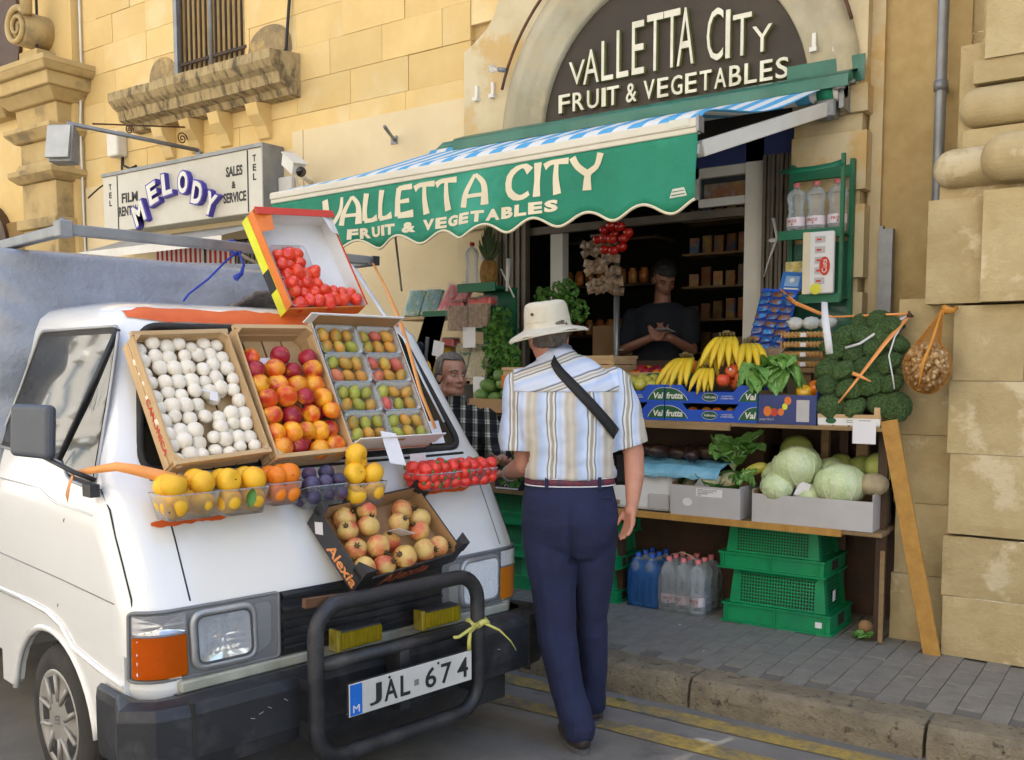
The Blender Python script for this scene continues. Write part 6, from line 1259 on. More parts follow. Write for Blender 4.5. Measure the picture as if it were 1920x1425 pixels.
cutz(so, lambda p: ((p - sr).dot((sr - shR).normalized()) > 1e-4 and (p - sr).length < .12) or ((p - sl).dot((sl - shL).normalized()) > 1e-4 and (p - sl).length < .10) or p.z < 1.0579, ((sr, (sr - shR).normalized()), (sl, (sl - shL).normalized()), ((0, 0, 1.058), U)))
solid(so, .004, 1)
yo = rem(mb2, 'shirt_yoke', m_yoke, man, .008, 5, folds, O); cutz(yo, lambda p: p.z < 1.4049 or abs((p - V((-2.06, 3.32, 1.4))).dot(Rv)) > .2051, (((0, 0, 1.405), U), (V((-2.06, 3.32, 1.4)) + Rv * .205, Rv), (V((-2.06, 3.32, 1.4)) - Rv * .205, Rv))); solid(yo, .004, 1)
for v in yo.data.vertices: v.co += (v.co + O - V((-2.06, 3.32, 1.35))).normalized() * .0035
mb = MB(); n = 30
cv = []
for i in range(n + 1):
    t_ = 2 * pi * i / n; c = V((-2.094, 3.297, 1.563)); w_ = Rv * cos(t_) * .068 + Fv * sin(t_) * .066; cv += [c + w_ * 1.16 - U * (.038 - .012 * sin(t_)) - O, c + w_ * .98 + U * (.016 - .02 * sin(t_)) - O, c + w_ * .9 - U * (.02) - O]
mb.add(cv, [(3 * i + a, 3 * i + 3 + a, 3 * i + 4 + a, 3 * i + 1 + a) for i in range(n) for a in (0, 1)], 0, None, True); solid(mb.obj('collar', m_yoke, man), .004, 0)
mb = MB(); loft(mb, [((-2.040, 3.327, 1.075), .168, .112), ((-2.040, 3.327, 1.03), .176, .120), ((-2.036, 3.322, .95), .190, .138), ((-2.032, 3.318, .88), .192, .142), ((-2.03, 3.316, .80), .178, .130), ((-2.03, 3.316, .74), .14, .10)], Rv, Fv)
caps(mb, [hipL + V((0, 0, -.05)), V((-2.075, 3.245, .70)), knL, V((-1.965, 3.180, .24)), anL + V((0, 0, .0))], [.105, .100, .082, .074, .066]); caps(mb, [hipR + V((0, 0, -.05)), V((-1.965, 3.385, .70)), knR, V((-1.985, 3.42, .25)), anR], [.098, .090, .070, .062, .054])
def tfold(p):
    s_ = p.dot(Rv)
    return .017 * noise.noise(V((s_ * 10 + p.z * .6, p.z * 1.8, 1))) + .009 * noise.noise(V((s_ * 8 + p.z * 5, p.z * 3 - s_ * 5, 5))) + .005 * noise.noise(V((s_ * 9 + p.z * 6, p.z * 16 - s_ * 8, 2))) * (.15 + math.exp(-((p.z - .46) / .06) ** 2) + math.exp(-((p.z - .12) / .10) ** 2) * 1.3) + .002 * math.exp(-((p.z - .40) / .008) ** 2) - .02 * max(0, 1 - abs(s_ - V((-2.03, 3.316, 0)).dot(Rv)) / .02) * max(0, min(1, (1.0 - p.z) * 6)) * (p.z > .72) * ((p - V((-2.03, 3.316, .8))).dot(Fv) < 0)
to = rem(mb, 'trousers', m_navy, man, .006, 14, tfold, O); cutz(to, lambda p: p.z > 1.0621 or p.z < .0479, (((0, 0, 1.062), U), ((0, 0, .048), U)))
m_belt = mat('woven_belt', (.035, .03, .06), (.22, .03, .05), 26, .7, stretch=(3, 3, .2))
def beltring(z0, z1, g, m, nm, par): 
    mb = MB(); c = V((-2.041, 3.327, 0)); n = 40; vs = []
    for j in range(n + 1):
        t_ = 2 * pi * j / n; ca, sa = cos(t_), sin(t_); ca = abs(ca) ** .87 * (1 if ca >= 0 else -1); sa = abs(sa) ** .87 * (1 if sa >= 0 else -1); q = c + Rv * (.180 + g) * ca + Fv * (.122 + g) * sa - O; vs += [q + U * z0, q + U * z1]
    return solid(mb.add(vs, [(2 * j, 2 * j + 2, 2 * j + 3, 2 * j + 1) for j in range(n)], 0, None, True).obj(nm, m, par), .003)
bl = beltring(1.030, 1.062, .004, m_belt, 'belt', man); beltring(1.0285, 1.033, .0055, m_paper, 'belt_edge', bl); beltring(1.059, 1.0635, .0055, m_paper, 'belt_edge', bl)
for s_ in (-.55, .62): 
    q = V((-2.041, 3.327, 0)) + Rv * .18 * s_ - Fv * .122 * (1 - abs(s_) ** 2.3) ** (1 / 2.3) * 1.06 - O; MB().box((-.007, -.006, 1.022), (.007, .004, 1.068), 0, T(q) @ R(35)).obj('belt_loop', m_navy, man)
MB().box((-.045, -.003, -.002), (.045, .003, .004), 0, T(V((-2.041, 3.327, .985)) + Rv * .125 - Fv * .105 - O) @ R(55)).obj('pocket_edge', mat('navy_seam', (.015, .018, .055), None, 5, .9), man)
def tsurf(z, s_, g=.0):
    for (c0, a0, b0), (c1, a1, b1) in zip(tor, tor[1:]):
        if c0[2] <= z <= c1[2]: t_ = (z - c0[2]) / (c1[2] - c0[2]); c = V(c0).lerp(V(c1), t_); a = (a0 + (a1 - a0) * t_) * 1.03; b = (b0 + (b1 - b0) * t_) * 1.05; break
    return c + Rv * (a + g) * s_ - Fv * (b + g) * max(0, 1 - abs(s_) ** 2.3) ** (1 / 2.3)
mb = MB(); vs = []; n = 30
for i in range(n + 1):
    t_ = 1.18 * i / n; z = 1.535 - .31 * t_; s_ = -.30 + 1.22 * t_; z_, s2 = (z, s_); d = V((1, 0, -.62)).normalized()
    for e in (-1, 1): vs.append(tsurf(z + .024 * e * .72, max(-.99, min(.995, s_ + .07 * e * .8)), .013) + Fv * max(0, s_ - .86) * .55 - O)
mb.add(vs, [(2 * i, 2 * i + 2, 2 * i + 3, 2 * i + 1) for i in range(n)], 0, None, True); st = solid(mb.obj('bag_strap', m_strap, man), .004, 0)
# small dark pouch under the right arm
bp_ = MB().box((-.05, -.035, -.12), (.05, .05, .02), ch=.015).obj('pouch', m_strap, man); bp_.matrix_local = T(V((-1.885, 3.50, 1.14)) - O) @ R(35)
# hat
ht = MB(); n = 44
HR = T(V((-2.108, 3.262, 1.655)) - O) @ frame((0, 0, 0), Rv + U * .12, U - Rv * .12 - Fv * .05)
pr = [(.172, -.018), (.170, -.013), (.134, -.002), (.105, .004), (.099, .012), (.098, .045), (.094, .075), (.089, .098), (.083, .106), (.060, .113), (.03, .110), (.001, .108)]
vs = []
for r0, z0 in pr:
    for j in range(n):
        a = 2 * pi * j / n; dr = (r0 - .1) / .058 if r0 > .1 else 0; z = z0 + dr * (-.008 * cos(2 * a) - .008 * cos(a - 3.6) + .004 * sin(5 * a) + .004 * noise.noise((cos(a) * 3, sin(a) * 3, 1))) + (.004 * noise.noise((cos(a) * 4, sin(a) * 4, z0 * 60)) if z0 > .02 else 0)
        q = 1 + (.02 * noise.noise((cos(a) * 3, sin(a) * 3, z0 * 30))); vs.append((r0 * .93 * cos(a) * q, r0 * 1.06 * sin(a) * q, z))
k = len(pr); ht.add(vs, [(i * n + j, i * n + (j + 1) % n, (i + 1) * n + (j + 1) % n, (i + 1) * n + j) for i in range(k - 1) for j in range(n)] + [tuple(range((k - 1) * n, k * n))], 0, HR, True)
ho = solid(sub(ht.obj('hat', m_hat, man), 1), .003, 0)
MB().tube([(.0985 * .94 * cos(a), .0985 * 1.07 * sin(a), .034) for a in [2 * pi * j / 40 for j in range(40)]], .0018, 5, 0, HR, closed=True).tube([(.172 * .93 * cos(a), .172 * 1.06 * sin(a), -.018 - .008 * cos(2 * a) - .010 * cos(a - 3.6)) for a in [2 * pi * j / 60 for j in range(60)]], .003, 5, 0, HR, closed=True).obj('hat_stitching', m_hat, ho)
MB().tube([V((-.058, -.082, .066)), V((-.060, -.086, .066))], .006, 8, 0, HR).obj('eyelet', m_iron, ho)
hair_cap(hc, ax, 1.0, man, O, m_hair, lambda a, b, d: d < .045 and d > -.055 and b < .01, 'hair', 1.035)
for a, d in ((anL + V((.02, -.01, -.08)), (-.75, .65, 0)), (anR + V((.0, -.0, -.08)), (-.5, .85, 0))): shoe(V((a.x, a.y, 0)), d, man, O)
# wristwatch
MB().tube([wrL + V((.02, -.015, .0)) - O + (Rv * cos(t_) + U * sin(t_)) * .032 for t_ in [2 * pi * i / 16 for i in range(16)]], .006, 6, closed=True).obj('wristwatch', m_galv, man)

# --- vendor in the checked shirt behind the van
O = V((-3.28, 4.16, .13))
ven = thing('person', 'grey haired man in a black and cream checked shirt standing behind the van', 'person', O)
R2 = V((.55, .83, 0)).normalized(); F2 = V((.83, -.55, 0)).normalized()
hc = V((-3.258, 4.085, 1.462)); hf = V((.93, -.36, -.05)).normalized()
tor2 = [((-3.28, 4.13, .80), .17, .13), ((-3.28, 4.13, .95), .19, .15), ((-3.28, 4.12, 1.08), .20, .15), ((-3.28, 4.11, 1.18), .205, .135), ((-3.28, 4.10, 1.25), .19, .11), ((-3.28, 4.10, 1.30), .13, .085), ((-3.275, 4.095, 1.335), .07, .065)]
s1, e1, w1 = V((-3.16, 4.26, 1.22)), V((-2.92, 4.05, 1.05)), V((-2.72, 3.80, 1.055)); s2, e2, w2 = V((-3.40, 3.95, 1.20)), V((-3.35, 4.02, .92)), V((-3.1, 3.98, .85))
mb = MB(); loft(mb, [(c, a * .85, b * .85) for c, a, b in tor2], R2, F2); caps(mb, [V((-3.275, 4.10, 1.27)), hc - U * .05 - hf * .01], [.062, .058]); ax = head_parts(mb, hc, hf, U, .98); ell(mb, hc - U * .08 + hf * .02, ax, (.058, .06, .04))
for s_, e_, w_ in ((s1, e1, w1), (s2, e2, w2)): caps(mb, [s_, e_, w_], [.05, .042, .027])
hand(mb, w1, (.55, -.7, -.1), (0.1, .1, 1), (-.7, -.55, .1), 1, .45); hand(mb, w2, (.8, -.3, -.3), (0, 0, 1), (-.3, -.8, 0), 1, .4)
for q in (-.09, .09): caps(mb, [V((-3.28, 4.13, .85)) + R2 * q, V((-3.27, 4.13, .5)) + R2 * q * 1.1, V((-3.28, 4.14, .20)) + R2 * q * 1.2], [.09, .055, .04])
rem(mb, 'body', m_skin2, ven, .0045, 9, None, O)
face_bits(hc, ax, .98, ven, O, m_hair)
hair_cap(hc, ax, .98, ven, O, m_hair, lambda a, b, d: (d > .060 or b < .035) and d > -.05 and not (b > -.03 and d < .0) and not (b > .02 and d < .075), 'hair', 1.045)
pl_ = {'s': [(0, (.035, .035, .035)), (.30, (.03, .03, .03)), (.36, (.60, .57, .46)), (.46, (.12, .12, .11)), (.52, (.66, .63, .52)), (.68, (.64, .60, .50)), (.72, (.05, .05, .05)), (1, (.035, .035, .035))]}
pl2 = {'s': [(0, (.30, .30, .28)), (.30, (.25, .25, .25)), (.38, (1, 1, 1)), (.5, (.35, .35, .33)), (.6, (1, 1, .95)), (.7, (.3, .3, .3)), (1, (.28, .28, .26))]}
m_plaid = stripes('checked_shirt', tuple(R2 * .9 + F2 * .3), pl_, .062, .9, warp=.12, axis2=((0, .1, 1), pl2, .07), bump=.4)
mb = MB(); loft(mb, [(c, a * 1.03, b * 1.06) for c, a, b in tor2[:-1]], R2, F2); caps(mb, [s1, e1, w1.lerp(e1, .12)], [.066, .058, .048]); caps(mb, [s2, e2, w2.lerp(e2, .1)], [.066, .058, .045])
rem(mb, 'shirt', m_plaid, ven, .007, 4, lambda p: .010 * noise.noise(p * 9) + .006 * noise.noise(p * 22), O)
mb = MB(); n = 24; cv = []
for i in range(n + 1):
    t_ = -pi / 2 + .35 + (2 * pi - .7) * i / n; c = V((-3.272, 4.095, 1.335)); w_ = R2 * cos(t_) * .072 - F2 * sin(t_) * -.070; cv += [c + w_ * 1.25 - U * .04 - O, c + w_ + U * .014 - O]
solid(mb.add(cv, [(2 * i, 2 * i + 2, 2 * i + 3, 2 * i + 1) for i in range(n)], 0, None, True).obj('collar', m_plaid, ven), .005, 0)
mb = MB(); loft(mb, [((-3.28, 4.13, .92), .18, .14), ((-3.28, 4.13, .78), .18, .14)], R2, F2)
for q in (-.09, .09): caps(mb, [V((-3.28, 4.13, .80)) + R2 * q, V((-3.27, 4.13, .5)) + R2 * q * 1.1, V((-3.28, 4.14, .22)) + R2 * q * 1.2], [.10, .075, .06])
rem(mb, 'trousers', m_tshirt, ven, .01, 3, None, O)
for q in (-.11, .11): shoe(V((-3.28, 4.14, .13)) + R2 * q, F2, ven, O)

# --- shopkeeper inside, head bent over a phone
O = V((-2.99, 6.10, .45))
kp = thing('person', 'dark haired shopkeeper in a dark polo shirt inside the doorway looking down at a phone', 'person', O)
R3 = V((.95, .30, 0)).normalized(); F3 = V((.30, -.95, 0)).normalized()
hc = V((-2.965, 6.055, 2.105)); hf = V((.60, -.60, -.52)).normalized()
tor3 = [((-3.0, 6.10, 1.30), .17, .12), ((-3.0, 6.10, 1.50), .18, .125), ((-3.0, 6.09, 1.70), .20, .13), ((-3.0, 6.08, 1.82), .205, .12), ((-2.995, 6.08, 1.90), .18, .10), ((-2.99, 6.075, 1.945), .10, .07)]
s1, e1, w1 = V((-3.19, 6.02, 1.85)), V((-3.20, 5.90, 1.62)), V((-2.93, 5.80, 1.70)); s2, e2, w2 = V((-2.80, 6.12, 1.85)), V((-2.73, 6.0, 1.62)), V((-2.80, 5.82, 1.70))
mb = MB(); loft(mb, [(c, a * .85, b * .85) for c, a, b in tor3], R3, F3); caps(mb, [V((-2.99, 6.08, 1.90)), hc - U * .04 - hf * .02], [.06, .055]); ax = head_parts(mb, hc, hf, U, .98)
for s_, e_, w_ in ((s1, e1, w1), (s2, e2, w2)): caps(mb, [s_, e_, w_], [.05, .042, .028])
hand(mb, w1, (.9, -.2, .15), (0, -.2, 1), (.1, .3, .9), 1, .5); hand(mb, w2, (-.5, -.3, .1), (-.3, 0, 1), (0, .2, .9), 1, .5)
for q in (-.09, .09): caps(mb, [V((-3.0, 6.10, 1.35)) + R3 * q, V((-3.0, 6.1, .95)) + R3 * q, V((-3.0, 6.1, .52)) + R3 * q], [.085, .055, .04])
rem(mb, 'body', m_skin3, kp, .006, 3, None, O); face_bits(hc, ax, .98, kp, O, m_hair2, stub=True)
hair_cap(hc, ax, .98, kp, O, m_hair2, lambda a, b, d: (d > .055 or b < .01) and d > -.03 and not (b > -.02 and d < .01), 'hair', 1.12)
mb = MB(); loft(mb, [(c, a * 1.04, b * 1.07) for c, a, b in tor3], R3, F3); caps(mb, [s1, s1.lerp(e1, .75)], [.068, .062]); caps(mb, [s2, s2.lerp(e2, .75)], [.068, .062]); rem(mb, 'polo_shirt', m_tshirt, kp, .008, 4, lambda p: .010 * noise.noise(p * 9), O)
p_ = s1.lerp(e1, .98) - O; MB().tube([p_ + (R3 * cos(t_) + F3 * sin(t_)) * .058 for t_ in [2 * pi * i / 20 for i in range(20)]], .0035, 5, closed=True).obj('sleeve_piping', m_white, kp)
mb = MB(); loft(mb, [((-3.0, 6.10, 1.40), .175, .13), ((-3.0, 6.10, 1.25), .17, .13)], R3, F3)
for q in (-.09, .09): caps(mb, [V((-3.0, 6.10, 1.28)) + R3 * q, V((-3.0, 6.1, .95)) + R3 * q, V((-3.0, 6.1, .52)) + R3 * q], [.09, .07, .055])
rem(mb, 'trousers', m_tshirt, kp, .012, 3, None, O)
for q in (-.1, .1): shoe(V((-3.0, 6.1, .45)) + R3 * q, F3, kp, O)
link('phone', MB().box((-.035, -.07, -.004), (.035, .07, .004), ch=.003).mesh('phone', m_phone), None, T(-2.80, 5.74, 1.745) @ R(60) @ R(18, 'Y'), label='grey phone held in the shopkeeper\'s hands', cat='phone')
# ================================================================ THE STALL RIGHT OF THE DOOR
FR = Matrix(((1, 0, 0, 0), (0, 0, -1, 0), (0, 1, 0, 0), (0, 0, 0, 1)))
UPM = lambda x, y, z, rz=0: T(x, y, z) @ R(rz)      # local x right, y away, z up
def single(name, mb, m, loc, label, cat, group=None, rz=0): return link(name, mb.mesh(name, m), None, T(*loc) @ R(rz), label=label, cat=cat, group=group)
st = thing('market_stall', 'two tier wooden market stall with worn board shelves beside the doorway', 'stall', (-1.9, 5.1, .13)); st.matrix_world = Matrix()
for z0, m, nm, x0 in ((1.193, m_board, 'upper_shelf', -2.75), (.678, m_board, 'lower_shelf', -2.75)):
    for i in range(4): bev(MB().box((x0 + .01 * (i % 2), 4.79 + .165 * i, z0), (-1.17 - .01 * (i % 2), 4.79 + .165 * (i + 1) - .006, z0 + .02)).obj('shelf_board', m, st), .003)
MB().box((x0, 4.775, 1.172), (-1.95, 4.79, 1.208)).obj('front_batten', m_board, st); MB().box((x0, 4.772, .668), (-1.36, 4.79, .702)).obj('front_batten', m_plank, st)
for x, y in ((-1.21, 4.95), (-1.21, 5.4), (-2.68, 4.95), (-2.68, 5.4), (-1.5, 5.3)): MB().box((x - .022, y - .022, .13), (x + .022, y + .022, 1.19)).obj('leg', m_darkwood, st)
MB().box((-2.7, 5.44, .13), (-1.2, 5.46, .67)).obj('back_panel', m_darkwood, st); MB().box((-1.9, 5.44, .70), (-1.2, 5.46, 1.19)).obj('back_panel', m_darkwood, st)
MB().box((-1.60, 5.2, .70), (-1.56, 5.24, 1.19)).box((-1.40, 5.15, .70), (-1.34, 5.19, 1.19)).obj('leg', m_board, st)
single('blue_crate', MB().box((-.42, 0, 0), (.38, .012, .36)).box((-.42, 0, .30), (.38, .05, .36)).box((-.42, .01, 0), (.38, .10, .06)), m_dkblue, (-2.25, 5.30, .70), 'dark blue plastic crate side at the back of the lower shelf', 'crate')
X = frame((-1.155, 4.80, 1.25), (.22, .04, -1.12), (0, -1, 0))
link('leaning_plank', MB().box((0, -.038, -.012), (1.15, .038, .012), ch=.002).mesh('leaning_plank', m_plank), None, X, label='ochre painted plank leaning from the stall corner down to the wall foot', cat='plank')
single('thin_lath', MB().box((-.011, -.006, 0), (.011, .006, .46), ch=.001), m_board, (-1.185, 4.88, .14), 'thin pale lath standing upright under the right end of the stall', 'lath')
# blue fruit boxes
def prof_box(name, label, X, w, d, hm, he, ew, m, group=None, inner=m_bcard):
    t = thing(name, label, 'box', M=X, group=group); sl = .03
    pr = [(0, 0), (w, 0), (w, he), (w - ew, he), (w - ew - sl, hm), (ew + sl, hm), (ew, he), (0, he)]
    MB().prism(pr, .005, 0, Matrix()).obj('front_panel', m, t); MB().prism(pr, (d - .005, d)).obj('back_panel', m, t)
    MB().box((0, .005, 0), (.005, d - .005, he)).obj('side_panel', m, t); MB().box((w - .005, .005, 0), (w, d - .005, he)).obj('side_panel', m, t); MB().box((.005, .005, .0), (w - .005, d - .005, .005)).obj('base', inner, t)
    return t
def bprint(s, x, z, w, h, par, m=m_white, off=.02, shear=0, y=-.0016): vs, fs = text_fit(s, w, h, .0004, off, shear); return MB().add(vs, fs, 0, T(x, y, z) @ FR).obj('lettering', m, par)
m_oval = mat('oval_green', (.015, .09, .045), None, 5, .5)
for lay_, z0 in (('lower', 1.214), ('upper', 1.311)):
    for c, x0 in (('left hand', -2.865), ('right hand', -2.335)):
        b = prof_box('fruit_box', 'bright blue printed fruit box, %s %s one of four on the upper shelf' % (lay_, c), UPM(x0, 4.80, z0), .525, .36, .062, .098, .10, m_bluebox, 'blue printed fruit boxes')
        # lettering split over the join, as on the stacked boxes: half lens shapes with white rims
        for sx, x_, wd in ((1, .0, 'frutta'), (-1, .525, 'Val')):
            ww = .135 if sx > 0 else .10
            L_ = [(x_ + sx * ww * i / 10, .014 + .068 * (cos(pi / 2 * (i / 10) ** 1.4)) ** .8) for i in range(11)]
            MB().prism(([(x_, .012)] + L_ if sx < 0 else ([(x_, .012)] + L_)[::-1]), (-.0008, 0), 0).obj('green_print', m_dgreen, b)
            MB().tube([(p[0], -.001, p[1]) for p in L_], .0018, 4).obj('print_edge', m_white, b)
            bprint(wd, .008 if sx > 0 else .525 - .066, .022, .098 if sx > 0 else .060, .036 if sx > 0 else .034, b, m_white, .03, .15)
        MB().prism([(.262 + .042 * cos(a), .034 + .020 * sin(a)) for a in [2 * pi * i / 20 for i in range(20)]], (-.0012, 0)).obj('oval_print', m_oval, b); bprint('Valfrutta', .230, .028, .066, .013, b, m_white, .01, .1, -.002)
        MB().tube([(.262 + .044 * cos(a), -.0012, .034 + .022 * sin(a)) for a in [2 * pi * i / 24 for i in range(24)]], .0011, 4, closed=True).obj('print_edge', m_white, b)
        bprint('LA NATURA', .330, .036, .060, .008, b, m_white, .0); bprint('DI PRIMA MANO', .325, .024, .072, .008, b, m_white, .0)
peach_m = ball_mesh('peach', .035, m_peach, (1, 1, .95), 18, .2)
for i, x in enumerate((-2.20, -2.13, -2.06, -1.99, -2.72, -2.64)): put('peach', peach_m, T(x, 4.87 + .02 * (i % 2), 1.255) @ spin(), 'peach seen through the lower blue box slot, %s from the %s' % (ORD[i % 4], 'doorway end' if i > 3 else 'middle join'), 'peach', 'peaches in the lower blue boxes')
lem = ball_mesh('yellow_pear', .036, m_lemon, (1, 1, 1.1), 18, .1, None, .12, 2)
q = 0
for j in range(3):
    for i in range(7):
        put('yellow_pear', lem, T(-2.83 + .078 * i + rnd(-.008, .008), 4.86 + .085 * j, 1.40 + .012 * j + rnd(-.006, .012)) @ spin() @ Sc(rnd(.9, 1.1)), 'yellow green pear in the blue box, %s row back, %s from the doorway end' % (ORD[j], ORD[i]), 'pear', 'pears in the upper blue box')
# bananas
def banana_mesh(seed):
    mb = MB(); pts = []; rs = []; n = 9
    for i in range(n): t_ = i / (n - 1); a = -.25 + 1.15 * t_; pts.append((0, -.12 * sin(a * 1.25) * (1 if seed == 0 else .9), .13 * (cos(a * 1.2)) - .13 - .085 * t_)); rs.append([.0055, .010, .0165, .0185, .0190, .0185, .016, .011, .004][i])
    mb.tube(pts, rs, 6, 0); mb.tube([pts[-1], V(pts[-1]) + V((0, .003, -.008))], .0035, 5, 1); mb.tube([(0, .012, .016), pts[0]], [.006, .0055], 5, 1)
    return mb.mesh('banana', [m_ban, m_bantip])
bm2 = [banana_mesh(0), banana_mesh(1)]
def bunch(loc, n, sc, rz, label, tilt=0):
    t = thing('banana_bunch', label, 'bananas', M=T(*loc) @ R(rz) @ R(tilt, 'X') @ Sc(sc), group='banana bunches on the blue boxes')
    for i in range(n):
        f = (i - (n - 1) / 2); link('banana', bm2[i % 2], t, T(f * .020, 0, 0) @ Matrix.Rotation(-f * .09, 4, 'Y') @ R(f * 7) @ Sc(1, 1, rnd(.94, 1.05)))
    for i in range(n - 2): f = (i - (n - 3) / 2); link('banana', bm2[i % 2], t, T(f * .022, .022, .002) @ Matrix.Rotation(-f * .12, 4, 'Y') @ R(f * 9) @ Sc(1, .7, .96))
    MB().ball((0, .008, .018), .016, 8, 0, None, (n * .28, .9, .6)).obj('crown', m_bantip, t)
bunch((-2.06, 4.97, 1.675), 5, 1.12, 6, 'topmost banana bunch, curving down at the middle of the heap'); bunch((-1.925, 4.98, 1.64), 4, 1.1, 30, 'banana bunch nearest the white door post, beside the topmost one', -8)
bunch((-2.28, 4.92, 1.56), 5, 1.12, -12, 'low banana bunch on the doorway side of the heap'); bunch((-2.12, 4.86, 1.505), 4, .9, 4, 'lowest banana bunch hanging over the blue box front'); bunch((-1.90, 4.96, 1.52), 3, .85, 28, 'small banana bunch behind the red apples', -5); bunch((-2.18, 5.05, 1.58), 4, .95, 10, 'banana bunch half hidden at the back of the heap')
ap = ball_mesh('apple', .040, m_apple, (1, 1, .92), 22, .3, [m_apple, m_brown], 0, 0, (.75, 1.0, .002))
for x, z, y, d in ((-2.03, 1.435, 4.87, 'lowest, in front'), (-1.99, 1.485, 4.90, 'with the round sticker'), (-1.935, 1.445, 4.90, 'half behind the lettuce'), (-1.92, 1.50, 4.97, 'uppermost by the bananas'), (-1.98, 1.42, 4.94, 'hidden at the back')): put('apple', ap, T(x, y, z) @ R(rnd(-40, 40), 'X') @ R(rnd(0, 360)), 'red apple between bananas and lettuce, %s' % d, 'apple', 'red apples by the lettuce')
single('fruit_sticker', MB().tube([(0, 0, 0), (0, -.001, 0)], .008, 10), m_paper, (-1.985, 4.858, 1.492), 'white round sticker on a red apple beside the bananas', 'sticker')
# romaine lettuce
def leafy(name, label, loc, n, ln, wd, m, cat, rz=0, droop=.8, seed=0, M=None, lift=.5, spread=2.2):
    t = thing(name, label, cat, M=M or (T(*loc) @ R(rz)))
    for k_ in range(n):
        a = (k_ / (n - 1) - .5) * spread; l_ = ln * rnd(.75, 1.1); lf = lift * rnd(.5, 1.3); dr = droop * rnd(.7, 1.2)
        def F(u, v, a=a, l_=l_, lf=lf, dr=dr, k_=k_):
            w = wd * sin(pi * min(1, v * .9 + .06)) ** .6 * (u - .5); rf = .014 * sin(u * 19 + v * 8 + k_) * (abs(u - .5) * 2) ** 1.3 + .012 * noise.noise((u * 4, v * 5, k_ + seed))
            y = l_ * v; return (w * cos(a) + y * sin(a) * .8, -y * cos(a) * .62 - rf, l_ * (lf * v - dr * v * v) + rf + abs(u - .5) * wd * .35 + .004 * k_)
        link('leaf', MB().grid(F, 10, 12).mesh('leaf', m), t)
        P = [F(.5, i / 8) for i in range(8)]; MB().tube([(p[0], p[1] - .001, p[2] + .002) for p in P], [.006 * (1 - i / 10) for i in range(8)], 5).obj('leaf_rib', m_cab, t)
    return t
leafy('lettuce', 'large leafy green lettuce draped over the front of the boxes', (-1.80, 4.90, 1.40), 16, .205, .185, m_lettuce, 'lettuce', 8, 1.15, 0, T(-1.77, 4.90, 1.42) @ R(8), .95, 2.9)
# paprika box
pb = carton('pepper_crate', 'dark blue printed cardboard box with a white label between lettuce and broccoli', UPM(-1.805, 4.80, 1.214) @ T(0, 0, .15), .30, .36, .145, m_dkblue, m_bcard, ext=(.0, 0, .02, .02))
for x, z, r0, m in ((.05, -.085, .022, m_orgcard), (.085, -.09, .018, m_redpap), (.12, -.088, .016, m_orgcard), (.14, -.06, .014, m_yelcard), (.155, -.03, .018, m_orgcard), (.07, -.07, .012, m_dgreen)):
    MB().prism([(x + r0 * cos(a), z + r0 * 1.2 * sin(a)) for a in [2 * pi * i / 14 for i in range(14)]], (-.0011 - r0 * .02, 0)).obj('printed_pepper', m, pb)
MB().prism([(.200, -.135), (.265, -.135), (.265, -.025), (.200, -.025)], (-.0015, 0)).obj('white_label', m_gcard, pb); bprint("paprika's", .01, -.135, .075, .016, pb, m_gcard, .0)
for x, y, z, m, d in ((-1.60, 4.90, 1.375, m_yel, 'yellow sweet pepper in the dark blue box, nearest the lettuce'), (-1.545, 4.93, 1.40, m_orgcard, 'orange sweet pepper in the dark blue box, uppermost'), (-1.57, 5.03, 1.37, m_orgcard, 'orange sweet pepper at the back of the dark blue box')):
    put('sweet_pepper', ball_mesh('sweet_pepper', .045, mat('shiny_' + m.name, (.80, .45, .02) if m is m_yel else (.80, .20, .01), None, 6, .2, coat=.6), (1, 1, 1), 20, .5, None, .14, 3), T(x, y, z) @ R(30, 'X'), d, 'sweet pepper', None)
# broccoli
bc = wood_crate('broccoli_crate', 'pale wooden crate with a printed white front heaped with broccoli', UPM(-1.495, 4.80, 1.214) @ T(0, 0, .055), .30, .42, .05)
MB().box((.0, -.004, -.050), (.30, -.001, -.006)).obj('white_front', m_wcard, bc); MB().prism([(.065 + .026 * cos(a), -.028 + .015 * sin(a)) for a in [2 * pi * i / 18 for i in range(18)]], (-.006, -.004)).obj('green_logo', m_dgreen, bc)
for x, w in ((.14, .04), (.20, .07)): MB().prism([(x, -.036), (x + w, -.036), (x + w, -.033), (x, -.033), (x, -.026), (x + w * .8, -.026), (x + w * .8, -.023), (x, -.023)], (-.005, -.004)).obj('small_print', m_grey, bc)
for x in (.012, .268): MB().box((x, .006, -.02), (x + .028, .028, .04)).obj('corner_block', m_wood, bc)
def brocc_mesh(seed):
    mb = MB(); n = 60; h = 30
    cs = [(i * 2.4, .12 + 1.5 * sqrt(i / 44)) for i in range(44)]; cv_ = [V((sin(b) * cos(a), sin(b) * sin(a), cos(b))) for a, b in cs]
    def F(u, v):
        a = 2 * pi * u; b = v * pi * .72; d = V((sin(b) * cos(a), sin(b) * sin(a), cos(b))); q = max(c.dot(d) for c in cv_); r = .060 * (1 + .26 * (sqrt(max(0, min(1, (q - .93) / .07))) - .6) + .10 * noise.noise(d * 1.5 + V((seed, 0, 0)))) + .003 * noise.noise(d * 30)
        return (d.x * r * 1.08, d.y * r * 1.08, d.z * r * .86)
    mb.grid(F, n, h, 0); mb.tube([(0, 0, -.005), (.004, 0, -.05), (0, 0, -.10)], [.034, .018, .015], 8, 1)
    return mb.mesh('broccoli', [m_brocc, m_broccst])
bro = [brocc_mesh(s) for s in range(3)]
